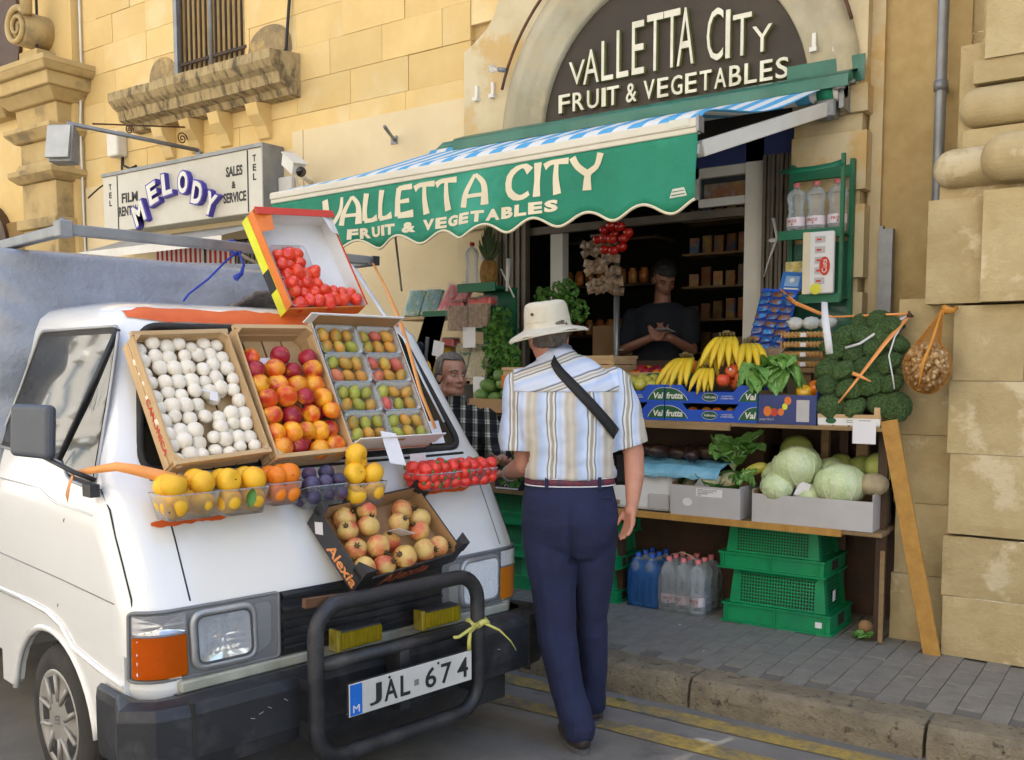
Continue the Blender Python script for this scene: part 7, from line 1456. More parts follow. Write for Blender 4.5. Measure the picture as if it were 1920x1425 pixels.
bspots = [(-1.44, 4.84, 1.31), (-1.33, 4.84, 1.30), (-1.22, 4.86, 1.33), (-1.47, 4.88, 1.41), (-1.36, 4.85, 1.39), (-1.26, 4.87, 1.42), (-1.17, 4.88, 1.42), (-1.49, 4.93, 1.49), (-1.40, 4.90, 1.48), (-1.29, 4.89, 1.50), (-1.19, 4.91, 1.52), (-1.46, 4.98, 1.58), (-1.36, 4.95, 1.57), (-1.26, 4.94, 1.59), (-1.17, 4.95, 1.61), (-1.43, 5.02, 1.65), (-1.33, 5.00, 1.65), (-1.24, 4.98, 1.67), (-1.27, 5.03, 1.73), (-1.20, 4.97, 1.70), (-1.36, 5.05, 1.72), (-1.51, 5.05, 1.60), (-1.14, 4.86, 1.31)]
bspots = sorted(bspots, key=lambda p: (int((p[2] - 1.27) / .088), p[0])); bt = []
for i, p in enumerate(bspots): k_ = int((p[2] - 1.27) / .088); bt.append((k_, sum(1 for b in bt if b[0] == k_)))
for i, (x, y, z) in enumerate(bspots):
    put('broccoli', bro[i % 3], T(x, y, z) @ Euler((rnd(.35, 1.1), rnd(-.5, .5), rnd(-.5, .5))).to_matrix().to_4x4() @ Sc(rnd(.80, 1.14)), 'dark green broccoli head, %s tier up the heap, %s along' % (ORD[bt[i][0]], ORD[bt[i][1]]), 'broccoli', 'broccoli heads in the heap')
single('heap_backing', MB().box((-.19, .0, 0), (.18, .30, .30)), m_darkwood, (-1.33, 5.08, 1.22), 'dark upturned box holding the broccoli heap up from behind', 'box')
# snack packets on a stepped stand
sn = thing('snack_stand', 'stepped blue card stand for chocolate snacks beside the white door post', 'display stand', (-1.91, 5.18, 1.60)); sn.matrix_world = Matrix()
Xs = T(-2.0, 5.10, 1.615) @ R(-18, 'X') @ R(6, 'Y') 
MB().box((0, .035, -.01), (.205, .05, .36), 0, Xs).box((0, 0, -.015), (.205, .05, .0), 0, Xs).obj('tray', m_bluebox, sn)
MB().box((.09, .05, .36), (.215, .055, .47), 0, Xs).obj('header_card', mat('mid_blue_card', (.03, .16, .48), None, 5, .5), sn); MB().box((.115, .046, .385), (.195, .05, .445), 0, Xs).obj('header_print', mat('pale_blue_print', (.25, .42, .68), None, 5, .5), sn)
MB().prism([(.155 + .014 * cos(a), .42 + .014 * sin(a)) for a in [2 * pi * i / 14 for i in range(14)]], (.044, .046), 0, Xs).obj('header_print', m_white, sn); MB().box((.118, .044, .366), (.20, .05, .374), 0, Xs).obj('header_print', m_white, sn)
pk = MB().grid(lambda u, v: ((u - .5) * .062, -.012 * sin(pi * u) * sin(pi * v) ** .5, (v - .5) * .040), 5, 4).grid(lambda u, v: ((u - .5) * .062, .010 * sin(pi * u) * sin(pi * v) ** .5, (v - .5) * .040), 5, 4).mesh('snack_packet', m_snack)
for r_ in range(8):
    for c in range(3): put('snack_packet', pk, Xs @ T(.035 + .068 * c, .012 + .002 * r_, .018 + .044 * r_) @ R(rnd(-12, 12), 'Y') @ R(-25, 'X'), 'shiny blue chocolate packet, %s step up the stand, %s along' % (ORD[r_], ORD[c]), 'snack packet', 'blue snack packets on the stand')
single('paper_bag', MB().grid(lambda u, v: (-.12 + .24 * u + .01 * noise.noise((u * 5, v * 6, 1)), -.06 * sin(pi * v) + .015 * noise.noise((u * 9, v * 9, 0)), .13 * v + .012 * noise.noise((u * 8, v * 4, 4))), 16, 12).grid(lambda u, v: (-.12 + .24 * u, .08 * sin(pi * v), .13 * v), 8, 6), mat('kraft_paper', (.36, .25, .14), (.27, .18, .10), 5, .85, bump=1, bsc=24, bdist=.02), (-1.90, 5.12, 1.49), 'crumpled brown paper bag under the snack stand', 'paper bag')
single('support_shelf', MB().box((-.2, 0, 0), (.28, .28, .025)).box((.12, .03, -.10), (.16, .07, 0)).box((-.16, .03, -.27), (-.12, .07, 0)), m_board, (-1.80, 5.10, 1.475), 'little raised board shelf carrying nut trays and the snack stand', 'shelf')
for i in range(4):
    t = thing('nut_tray', 'clear tray of brown nuts, %s in the stack beside the snack stand' % ('bottom one', 'second from the bottom', 'third from the bottom', 'top one')[i], 'tray', (-1.68, 5.16, 1.503 + .052 * i), group='stacked nut trays')
    MB().box((-.115, -.06, .004), (.115, .09, .032), ch=.008).obj('nuts', m_nuts, t)
    for q in range(12): MB().box((-.117 + .02 * q, -.0685, .002), (-.111 + .02 * q, -.066, .036)).obj('tray_rib', m_nuts, t)
    MB().box((-.01, -.070, .006), (.02, -.067, .028)).obj('price_sticker', m_paper, t)
wb = MB()
for i in range(3): wb.ball((-.09 + .09 * i, 0, .03), .048, 10, 0, None, (1.1, .9, .75))
single('paper_rolls', wb, mat('crumpled_white', (.66, .66, .64), (.50, .56, .55), 14, .8, bump=1, bsc=30, bdist=.01), (-1.67, 5.20, 1.712), 'crumpled white paper wads lying on top of the nut trays', 'paper')
# green rack on the pier
rk_ = thing('green_rack', 'green wire and metal display rack on the stone pier with water bottles', 'rack', (-1.70, 5.42, 1.55)); rk_.matrix_world = Matrix()
for z in (2.225, 1.875): MB().box((-1.885, 5.27, z), (-1.54, 5.47, z + .012)).box((-1.885, 5.262, z - .022), (-1.54, 5.274, z + .028)).obj('shelf', m_greenpl, rk_)
MB().tube([(-1.885, 5.30, 2.585), (-1.80, 5.262, 2.575), (-1.70, 5.255, 2.572), (-1.60, 5.262, 2.58), (-1.54, 5.29, 2.60)], .028, 6, flat=.25).obj('top_band', m_greenpl, rk_); MB().box((-1.885, 5.44, 2.55), (-1.54, 5.47, 2.61)).obj('top_band', m_greenpl, rk_)
for x in (-1.552, -1.885): MB().box((x, 5.43, 1.60), (x + .022, 5.475, 2.64)).obj('post', m_greenpl, rk_)
MB().box((-1.553, 5.27, 1.86), (-1.535, 5.30, 2.64)).obj('side_rail', m_greenpl, rk_); MB().box((-1.87, 5.462, 1.6), (-1.55, 5.468, 2.2)).obj('back_sheet', m_greenmetal, rk_)
def bottle(label, M, s=1, cap=m_pink, group='water bottles', film_=None, lab=True, txt='FRIZZ'):
    t = thing('water_bottle', label, 'bottle', M=M @ Sc(s), group=group)
    MB().lathe([(.001, .0), (.036, .001), (.042, .008), (.043, .06), (.042, .10), (.036, .125), (.034, .135), (.038, .145), (.038, .155), (.036, .165), (.041, .185), (.045, .205), (.043, .225), (.033, .245), (.018, .256), (.013, .262), (.013, .278)], (0, 0, 0), 18).obj('bottle_body', film_ or m_bottle, t)
    MB().lathe([(.001, .004), (.038, .005), (.0395, .06), (.038, .10), (.033, .13), (.035, .15), (.039, .20), (.036, .222), (.001, .223)], (0, 0, 0), 14).obj('water', mat('water', (.85, .92, .95), None, 3, .03, trans=1), t) if False else None
    MB().lathe([(.0155, .268), (.016, .29), (.001, .291)], (0, 0, 0), 12).obj('cap', cap, t)
    if lab:
        MB().lathe([(.0438, .045), (.0438, .095)], (0, 0, 0), 18).obj('label', m_label, t)
        vs, fs = text_fit(txt, .052, .014, .0001, .02); MB().add([(.0445 * sin((x - .026) / .044), -.0445 * cos((x - .026) / .044), y + .066) for x, y, z in vs], fs).obj('label_print', m_redpap, t)
        MB().ball((.004, -.0445, .056), .005, 6).obj('label_print', m_redpap, t)
    return t
for x, d in ((-1.815, 'nearest the folding shutter'), (-1.705, 'in the middle'), (-1.59, 'nearest the bare stone')): bottle('pink capped water bottle on the green rack, %s' % d, T(x, 5.35, 2.238) @ R(rnd(-20, 20)) @ Sc(1.2, 1.2, .97), 1.0, group='bottles on the green rack')
for x, d in ((-1.83, 'outer'), (-1.765, 'inner')): single('crisp_bag', MB().grid(lambda u, v: (-.033 + .066 * u, -.022 * sin(pi * u) * sin(pi * v) ** .4 + .004 * noise.noise((u * 9, v * 9, x)), .20 * v), 8, 10).grid(lambda u, v: (-.033 + .066 * u, .022 * sin(pi * u) * sin(pi * v) ** .4, .20 * v), 6, 8), mat('yellow_bag', (.72, .55, .10), (.62, .60, .42), 24, .35, c3=(.35, .30, .05), sc3=20), (x, 5.33, 1.89), 'yellow printed snack bag on the lower rack shelf, the %s one' % d, 'snack bag', 'yellow bags on the rack')
t = thing('wafer_pack', 'large white pack of wafers with a red oval hanging on the green rack', 'wafer pack', (-1.645, 5.25, 1.90))
MB().box((-.085, -.03, .0), (.08, .0, .33), ch=.006).obj('pack', m_wcard, t)
for i in range(5): MB().box((-.02, -.0325, .05 + .055 * i), (.035, -.031, .085 + .055 * i)).obj('window_print', m_gcard, t); MB().box((-.01, -.0335, .062 + .055 * i), (.015, -.0328, .072 + .055 * i)).obj('red_print', m_redpap, t)
MB().box((-.085, -.032, .0), (-.045, -.0305, .33)).obj('tan_print', m_cream, t); MB().prism([(.035 + .028 * cos(a), .145 + .05 * sin(a)) for a in [2 * pi * i / 20 for i in range(20)]], (-.036, -.034)).obj('red_oval', m_redpap, t)
vs, fs = text_fit('Cuts', .07, .026, .0003, .01); MB().add(vs, fs, 0, T(.047, -.0365, .11) @ R(-90, 'Y') @ FR).obj('lettering', m_white, t)
single('price_sticker', MB().prism([(.03 * cos(a), .03 * sin(a)) for a in [2 * pi * i / 14 for i in range(14)]], (-.002, 0)), mat('lemon_sticker', (.75, .70, .05), None, 5, .5), (-1.655, 5.214, 1.925), 'round lemon yellow price sticker at the foot of the wafer pack', 'sticker')
# tapes and hook
def tape(name, label, pts, w, m, up=(0, 0, 1)): t = thing(name, label, 'tape'); t.location = pts[0]; P0 = V(pts[0]); ribbon([V(p) - P0 for p in pts], w, m, 'tape_band', t, up)
tape('orange_tape', 'twisted orange tape stretched from the wall hook down across the broccoli', [(-1.12, 4.97, 1.755), (-1.20, 4.86, 1.62), (-1.27, 4.80, 1.50), (-1.33, 4.78, 1.41), (-1.39, 4.775, 1.33)], [.035, .028, .018, .012, .008], m_tape_o, (1, 0, .4))
tape('orange_tape', 'narrow orange tape running from the green rack over to the wall hook', [(-1.86, 5.24, 1.93), (-1.75, 5.18, 1.85), (-1.60, 5.10, 1.79), (-1.52, 5.08, 1.765), (-1.30, 5.02, 1.765), (-1.12, 4.98, 1.765)], [.02, .024, .018, .010, .012, .010], m_tape_o)
tape('orange_tape', 'short loose orange tape end stuck on the broccoli', [(-1.33, 4.785, 1.475), (-1.29, 4.78, 1.46), (-1.24, 4.785, 1.435)], [.02, .016, .006], m_tape_o)
tape('white_tape', 'white plastic strip hanging down in front of the broccoli', [(-1.62, 5.08, 1.845), (-1.55, 5.0, 1.84), (-1.515, 4.92, 1.83), (-1.49, 4.86, 1.74), (-1.47, 4.84, 1.65), (-1.455, 4.83, 1.57)], [.008, .010, .03, .034, .036, .034], m_tape_w, (1, .2, 0))
tape('white_tape', 'thin white string from the wall hook looping beside the broccoli', [(-1.12, 4.97, 1.755), (-1.16, 4.88, 1.65), (-1.175, 4.84, 1.56), (-1.15, 4.82, 1.46), (-1.14, 4.82, 1.40)], .007, m_tape_w, (1, 0, 0)); tape('white_tape', 'thin white tape from the hook towards the heap top', [(-1.12, 4.97, 1.755), (-1.22, 4.93, 1.70), (-1.33, 4.90, 1.62), (-1.40, 4.90, 1.60)], .012, m_tape_w)
single('wall_hook', MB().tube([(0, .06, 0), (0, -.02, 0), (0, -.03, .02)], .006, 6).ball((0, -.02, 0), .014, 8), m_iron, (-1.115, 4.985, 1.755), 'iron hook in the stone where the tapes are tied', 'hook')
# net bag of snails or nuts
nb = thing('net_bag', 'orange net bag full of snails hanging on the stone buttress', 'net bag', (-1.0, 4.78, 1.36)); nb.matrix_world = Matrix()
c = V((-.985, 4.765, 1.505)); mb = MB(); sh_ = MB().lathe([(.001, -.010), (.012, -.006), (.0155, 0), (.010, .008), (.001, .014)], (0, 0, 0), 8)
cnt = 0; pp = []
while cnt < 420:
    d = V((rnd(-1, 1), rnd(-1, 1), rnd(-1, 1)))
    if d.length > 1 or d.length < .35: continue
    r_ = d.normalized() * .94 if cnt < 300 else d; p = c + V((r_.x * .095, r_.y * .075, r_.z * .118 - .0)); mb.add(sh_.v, sh_.f, 0, T(p) @ spin() @ Sc(rnd(.8, 1.15)), True); cnt += 1
o = mb.obj('snails', m_garlic, nb); o['kind'] = 'stuff'
def netF(u, v, g=1.06):
    a = 2 * pi * u
    if v < .6: b = pi * (.02 + v / .6 * .80); r_ = sin(b); z = -cos(b) * .125; return (c.x + .100 * g * r_ * cos(a), c.y + .080 * g * r_ * sin(a), c.z + z)
    t_ = (v - .6) / .4; r0 = sin(pi * .82) * (1 - t_) ** 1.2 + .10; z = .107 + .155 * t_; return (c.x + .055 * t_ + .100 * r0 * cos(a) * .9, c.y + .02 * t_ + .08 * r0 * sin(a) * .9, c.z + z)
mb = MB(); nu, nv = 30, 34
for k_ in range(nu):
    for sg in (1, -1): mb.tube([netF((k_ + sg * j * .35) / nu, j / nv) for j in range(nv + 1)], .0009, 3)
mb.obj('net', m_net, nb); MB().grid(lambda u, v: netF(u, v, 1.03), 24, 20).obj('net_haze', film('orange_film', (.62, .22, .02), .05), nb)
MB().tube([(-.93, 4.80, 1.77), (-.90, 4.84, 1.765), (-.885, 4.87, 1.78)], [.022, .014, .008], 8).tube([netF(.75, .97), (-.955, 4.70, 1.62), (-.985, 4.675, 1.52), (-1.0, 4.68, 1.42)], [.006, .008, .010, .004], 6).obj('net_neck', m_net, nb)
# lower shelf
tb = thing('poly_tub', 'white polystyrene tub lined with light blue plastic film on the lower shelf', 'tub', (-2.5, 5.0, .70)); tb.matrix_world = Matrix()
bev(MB().box((-2.74, 4.82, .702), (-2.30, 5.18, .94)).obj('tub_body', m_wcard, tb), .02); MB().box((-2.44, 4.812, .71), (-2.31, 4.822, .80), ch=.008).obj('tub_panel', m_gcard, tb)
solid(MB().grid(lambda u, v: (-2.80 + .78 * u, 4.80 + .42 * v + .01 * noise.noise((u * 9, 0, 2)) - (.02 if v == 0 else 0), .955 + .014 * noise.noise((u * 9, v * 5, 0)) + .035 * (1 - abs(2 * v - 1)) - (.05 + .02 * noise.noise((u * 14, 0, 0)) if v < .02 else 0)), 40, 14).obj('blue_film', mat('cyan_film', (.22, .48, .62), (.14, .38, .55), 8, .2, bump=1, bsc=12, bdist=.02), tb), .003)
m_aub = mat('dark_aubergine', (.03, .012, .018), (.06, .03, .015), 18, .35, rnd=.2)
for i in range(9): put('aubergine', ball_mesh('aubergine', .055, m_aub, (1.5, .8, .7), 16, 0, None, .15, i) if i < 1 else bpy.data.meshes['aubergine'], T(-2.62 + .065 * i, 4.93 + .06 * (i % 3), 1.02 + .012 * (i % 2)) @ R(rnd(0, 180)), 'dark purple vegetable on the blue film, %s from the doorway end' % ORD[i], 'vegetable', 'dark vegetables on the blue film')
cb = carton('cauliflower_box', 'pale grey cardboard box of cauliflowers at the middle of the lower shelf', UPM(-2.29, 4.79, .70) @ T(0, 0, .165), .40, .32, .16, m_gcard, m_bcard, ext=(-.0, 0, .01, .01))
MB().prism([(.15, -.055), (.30, -.055), (.30, -.012), (.15, -.012)], (-.0015, 0)).obj('address_label', m_wcard, cb)
for i in range(4): bprint(('EXTRA CAULIFLOWER', 'CAT I ORIGIN MALTA', 'FRESH PRODUCE', 'KG')[i], .16, -.022 - .010 * i, (.11, .09, .06, .02)[i], .006, cb, m_black, 0, 0, -.0022)
MB().prism([(.10 + .028 * cos(a), -.09 + .022 * sin(a)) for a in [2 * pi * i / 18 for i in range(18)]], (-.0012, 0)).obj('round_print', m_wcard, cb); MB().add([(.14, -.002, .0), (.23, -.002, .0), (.185, -.025, .055)], [(0, 1, 2), (2, 1, 0)]).obj('paper_corner', m_paper, cb)
def cauli_mesh():
    mb = MB(); cv_ = [V((sin(b) * cos(a), sin(b) * sin(a), cos(b))) for a, b in [(rnd(0, 6.28), rnd(.05, 1.4)) for _ in range(22)]]
    def F(u, v): a = 2 * pi * u; b = v * pi * .62; d = V((sin(b) * cos(a), sin(b) * sin(a), cos(b))); q = max(c_.dot(d) for c_ in cv_); r = .07 * (1 + .2 * (sqrt(max(0, min(1, (q - .85) / .15))) - .5)); return (d.x * r, d.y * r, d.z * r * .75)
    return mb.grid(F, 28, 14).mesh('cauliflower', m_cauli)
cm_ = cauli_mesh()
for x, y, z, d in ((-2.10, 4.86, .885, 'largest, in the middle of its box'), (-2.20, 4.92, .85, 'at the doorway end of its box'), (-2.02, 4.95, .87, 'behind, beside the green cabbage')):
    t = thing('cauliflower', 'cream cauliflower with green outer leaves, %s' % d, 'cauliflower', M=T(x, y, z) @ R(rnd(0, 90)) @ R(25, 'X')); link('curd', cm_, t, Matrix())
    for k_ in range(7):
        a = k_ * .9; link('leaf', MB().grid(lambda u, v, a=a, k_=k_: ((.05 + .035 * v) * cos(a + (u - .5) * .9) + .004 * noise.noise((u * 5, v * 5, k_)), (.05 + .035 * v) * sin(a + (u - .5) * .9), -.05 + .085 * v + .012 * noise.noise((u * 5, v * 4, k_))), 6, 6).mesh('leaf', m_leaf), t, Matrix())
def cabbage_mesh(seed, m, n=40):
    def F(u, v):
        a = 2 * pi * u; b = pi * v; d = V((sin(b) * cos(a), sin(b) * sin(a), -cos(b))); l_ = 0
        for k_ in range(5):     # overlapping wrapper leaves
            e = a * 1.0 + k_ * 1.26 + seed + b * .5; l_ = max(l_, .06 * (1 - ((e / (2 * pi)) % 1)) ** 4)
        r = 1 + l_ + .012 * sin(a * 17 + 3 * sin(b * 3)) * sin(b) + .04 * noise.noise(d * 2 + V((seed, 0, 0)))
        return (d.x * r * .1, d.y * r * .1, d.z * r * .086)
    return MB().grid(F, n, 26).mesh('cabbage', m)
cabm = [cabbage_mesh(0, m_cab), cabbage_mesh(2.1, m_cab)]
savoy = cabbage_mesh(4, m_lettuce)
leafy('savoy_cabbage', 'green leafy cabbage head standing behind the cauliflowers', None, 13, .20, .19, m_lettuce, 'cabbage', M=T(-2.02, 5.03, .93) @ R(20), lift=1.25, droop=.75, spread=3.6); savoy.name = 'unused'
leafy('green_bunch', 'bunch of yellowing green leaves between the two cabbage boxes', None, 7, .11, .08, m_lettuce, 'greens', M=T(-1.93, 4.90, .90) @ R(40), droop=.7); put('maize_cob', ball_mesh('maize_cob', .035, m_lemon, (2.0, .9, .9), 14, 0, None, .1, 2), T(-1.88, 4.97, .955) @ R(-25, 'Y'), 'yellow green maize cob leaning beside the savoy cabbage', 'maize', None)
kb = carton('cabbage_box', 'long pale grey cardboard box full of pale cabbages at the end of the lower shelf', UPM(-1.825, 4.79, .70) @ T(0, 0, .15), .61, .36, .145, m_gcard, m_bcard, ext=(.0, .0, .02, .035))
MB().add([(0, 0, 0), (.07, 0, -.01), (.09, .0, .06), (.03, .01, .075)], [(0, 1, 2, 3), (3, 2, 1, 0)], 0, T(.20, .05, .0)).obj('paper_sheet', m_paper, kb)
for x, y, z, s, k_, d in ((-1.64, 4.93, .985, 1.22, 0, 'largest and palest, topmost in the box'), (-1.405, 4.90, .91, 1.22, 1, 'large, nearest the paper sheet by the box end'), (-1.715, 4.85, .885, .80, 1, 'small, in the front corner by the cauliflowers'), (-1.76, 5.00, .93, .85, 0, 'small, behind the front corner one'), (-1.55, 4.90, .84, .75, 1, 'sunk low between the two big ones'), (-1.50, 5.06, .95, .9, 0, 'at the back between the big ones')):
    t = thing('cabbage', 'pale green cabbage, %s' % d, 'cabbage', M=T(x, y, z) @ Euler((rnd(-.5, .3), rnd(-.4, .4), rnd(0, 6))).to_matrix().to_4x4() @ Sc(s)); link('head', cabm[k_], t)
    for q_ in range(5):
        a0, w0 = q_ * 1.3 + x, rnd(1.0, 1.35)
        def OL(u, v, a0=a0, w0=w0, q_=q_):
            b = .35 + v * (1.75 + .2 * sin(u * 7 + q_)); a = a0 + (u - .5) * w0 * 2 * (1 - .25 * v); e = max(abs(u - .5) * 2, v); r = .1 * (1.045 + .012 * q_ / 2 + .10 * max(0, e - .78) + .010 * sin(u * 34 + q_) * e + .03 * noise.noise((u * 4, v * 4, q_ + x)))
            return (r * sin(b) * cos(a), r * sin(b) * sin(a), -r * cos(b) * .88)
        link('outer_leaf', MB().grid(OL, 18, 14).mesh('outer_leaf', m_cab), t)
        MB().tube([V(OL(.5, i / 8)) * 1.012 for i in range(8)], [.0045 * (1 - i / 9) for i in range(8)], 5).obj('leaf_rib', mat('pale_rib', (.70, .74, .52), None, 5, .5), t)
mel = ball_mesh('melon', .075, m_melon, (1, 1, 1.05), 22, .05)
for x, y, z, s, d in ((-1.70, 5.10, 1.05, 1.2, 'tall one behind the largest cabbage'), (-1.245, 5.02, 1.00, 1.0, 'by the leaning plank, upper'), (-1.36, 5.12, .97, 1.0, 'behind the box end'), (-1.48, 5.16, .98, .9, 'at the back of the row')): put('melon', mel, T(x, y, z) @ R(rnd(-30, 30), 'X') @ Sc(s), 'green skinned melon, %s' % d, 'melon', None)
put('celeriac', ball_mesh('celeriac', .068, mat('pale_root', (.46, .38, .24), (.36, .29, .17), 20, .8, bump=.6), (1.1, 1, .85), 20, 0, None, .08, 1), T(-1.245, 4.90, .925), 'pale brown round root at the box end by the plank', 'root vegetable', None)
single('price_card', MB().box((-.055, -.001, -.105), (.055, .001, 0)), m_paper, (-1.265, 4.783, 1.238), 'white card hanging from the upper shelf edge under the broccoli', 'price card')
# green perforated crates, standing upside down
def perf(mb, w, h, nx, nz, X, m=0):
    cw, ch = w / nx, h / nz
    for j in range(nz):
        for i in range(nx):
            o_ = (cw / 2 if j % 2 else 0); x0, z0 = i * cw, j * ch; c_ = [(x0, 0, z0), (x0 + cw, 0, z0), (x0 + cw, 0, z0 + ch), (x0, 0, z0 + ch)]
            hx, hz = x0 + cw / 2, z0 + ch / 2; r = .36
            hh = [(hx, 0, hz - ch * r), (hx + cw * r, 0, hz), (hx, 0, hz + ch * r), (hx - cw * r, 0, hz)]
            b = [(hx - cw * .28, 0, hz - ch * .28), (hx + cw * .28, 0, hz - ch * .28), (hx + cw * .28, 0, hz + ch * .28), (hx - cw * .28, 0, hz + ch * .28)]
            vs = c_ + [b[0], hh[0], b[1], hh[1], b[2], hh[2], b[3], hh[3]]
            mb.add(vs, [(0, 5, 4), (0, 1, 5), (1, 6, 5), (1, 7, 6), (1, 2, 7), (2, 8, 7), (2, 9, 8), (2, 3, 9), (3, 10, 9), (3, 11, 10), (3, 0, 11), (0, 4, 11)], m, X)
def gcrate(label, X, W_=.56, D_=.38, H_=.25, rim=.09, flip=True, dirt=True):
    t = thing('green_crate', label, 'crate', M=X, group='green perforated crates'); s = .028
    # flange band (lower part) and tapering body above it
    MB().box((0, 0, 0), (W_, .006, rim)).box((0, D_ - .006, 0), (W_, D_, rim)).box((0, .006, 0), (.006, D_ - .006, rim)).box((W_ - .006, .006, 0), (W_, D_ - .006, rim)).box((-.008, -.010, rim - .010), (W_ + .008, D_ + .010, rim)).box((-.012, -.014, 0), (W_ + .012, 0, .010)).box((W_, 0, 0), (W_ + .014, D_, .010)).obj('rim_band', m_greencrate, t)
    for x in (.02, W_ * .5, W_ - .03): MB().box((x, -.012, .005), (x + .006, 0, rim)).obj('rib', m_greencrate, t)
    bh = H_ - rim; ins = .018
    A = [(s, s * .6, rim), (W_ - s, s * .6, rim), (W_ - s, D_ - s * .6, rim), (s, D_ - s * .6, rim)]; B = [(s + ins, s * .6 + ins * .6, H_), (W_ - s - ins, s * .6 + ins * .6, H_), (W_ - s - ins, D_ - s, H_), (s + ins, D_ - s, H_)]
    MB().add(A + B, [(4, 5, 6, 7), (2, 3, 7, 6), (3, 0, 4, 7)]).obj('base', m_greencrate, t)
    mb = MB(); w = W_ - 2 * s - 2 * ins - .08; X2 = T(s + ins + .04, s * .6 + .001, rim + .008) @ R(-3.6, 'X'); perf(mb, w, bh - .022, 26, 9, X2)
    x0, x1 = s, W_ - s; yb = s * .6
    def fr(a, b, c_, d): mb.add([(a, yb + .001, c_), (b, yb + .001, c_), (b, yb + .001 + (d - rim) * .065, d), (a, yb + .001 + (d - rim) * .065, d)], [(0, 1, 2, 3)])
    mb.add([(x0, yb, rim), (x0 + ins + .04, yb, rim), (x0 + ins + .04, yb + ins * .6, H_), (x0 + ins, yb + ins * .6, H_)], [(0, 1, 2, 3)]); mb.add([(x1 - ins - .04, yb, rim), (x1, yb, rim), (x1 - ins, yb + ins * .6, H_), (x1 - ins - .04, yb + ins * .6, H_)], [(0, 1, 2, 3)]); fr(x0 + .05, x1 - .05, rim, rim + .009); fr(x0 + .05, x1 - .05, H_ - .014, H_)
    mb.obj('perforated_panel', m_greencrate, t)
    mb = MB(); X3 = T(W_ - s - .001, s * .6 + .05, rim + .008) @ R(90) @ R(-5, 'X'); perf(mb, D_ - .14, bh - .022, 14, 9, X3)
    mb.add([(x1, yb, rim), (x1, yb + .055, rim), (x1 - ins, yb + .055, H_), (x1 - ins, yb + ins * .6, H_)], [(0, 1, 2, 3)]); mb.add([(x1, D_ - .10, rim), (x1, D_ - s * .6, rim), (x1 - ins, D_ - s, H_), (x1 - ins, D_ - .10, H_)], [(0, 1, 2, 3)]); mb.obj('perforated_panel', m_greencrate, t)
    MB().box((W_ - .001, D_ * .36, rim * .25), (W_ + .002, D_ * .64, rim * .8)).obj('hand_hole', m_dark, t)
    MB().box((s + ins + .01, s + .02, rim), (W_ - s - ins - .01, D_ - s - .02, H_ - .02)).obj('dark_inside', m_dark, t)
    return t
c1 = gcrate('green perforated crate on the pavement, lower of two beside the water packs', T(-2.005, 4.87, .1325), .575, .38, .285, .105)
MB().box((0, -.003, 0), (.035, 0, .03)).obj('white_label', m_paper, c1, M=T(.50, -.0005, .035)); MB().box((0, 0, 0), (.002, .04, .055)).obj('torn_label', m_paper, c1, M=T(.556, .10, .16))
gcrate('green perforated crate stacked on another, touching the lower shelf beside the water packs', T(-2.03, 4.875, .422), .56, .38, .25, .09)
for i, z in enumerate((.1325, .33, .53)): 
    gcrate('green perforated crate %s in the stack behind the hatted man' % ('at the bottom', 'in the middle', 'on top')[i], T(-3.22, 4.86, z), .56, .38, .195, .07); gcrate('green perforated crate %s in the stack by the vendor' % ('at the bottom', 'in the middle', 'on top')[i], T(-3.82, 4.86, z), .56, .38, .195, .07)
# packs of water
def pack(label, x0, y0, z0, n, wrap, cap, lab, gname):
    t_ = []
    for j in range(n[1]):
        for i in range(n[0]): bottle('%s, %s column, %s row' % (label, ORD[i], ('front', 'middle', 'back')[j]), T(x0 + .05 + .088 * i, y0 + .05 + .088 * j, z0) @ R(rnd(-30, 30)), 1.05, cap, gname, None, lab)
    t = thing('shrink_wrap', 'wrinkled %s film around the %s' % ('blue' if wrap is m_petb else 'clear', gname), 'plastic wrap', (x0, y0, z0)); w, d = .09 * n[0] + .012, .09 * n[1] + .012
    MB().grid(lambda u, v: ((lambda a: (w / 2 + (w / 2) * max(-1, min(1, 1.35 * cos(a))) * (1 - .18 * max(0, v - .7) / .3) + .004 * noise.noise((u * 20, v * 7, 1)), d / 2 + (d / 2) * max(-1, min(1, 1.35 * sin(a))) * (1 - .18 * max(0, v - .7) / .3) + .004 * noise.noise((u * 20, v * 9, 5)), .27 * v))(2 * pi * u)), 60, 14).obj('film', wrap, t)
    return t
pack('clear water bottle in the pink capped pack', -2.40, 4.86, .132, (3, 3), m_pet, m_pink, True, 'pink capped water pack')
t = thing('pack_handle', 'cream carrying handle arched over the pink capped water pack', 'handle', (-2.28, 4.95, .42)); ribbon([(-.09, -.02, -.0), (-.06, -.02, .03), (0, -.02, .045), (.06, -.02, .03), (.09, -.02, 0)], .014, m_cream, 'band', t, (0, 1, 0))
pack('water bottle in the blue wrapped pack', -2.60, 4.87, .132, (2, 3), m_petb, mat('blue_cap', (.02, .10, .55), None, 5, .4), False, 'blue wrapped water pack')
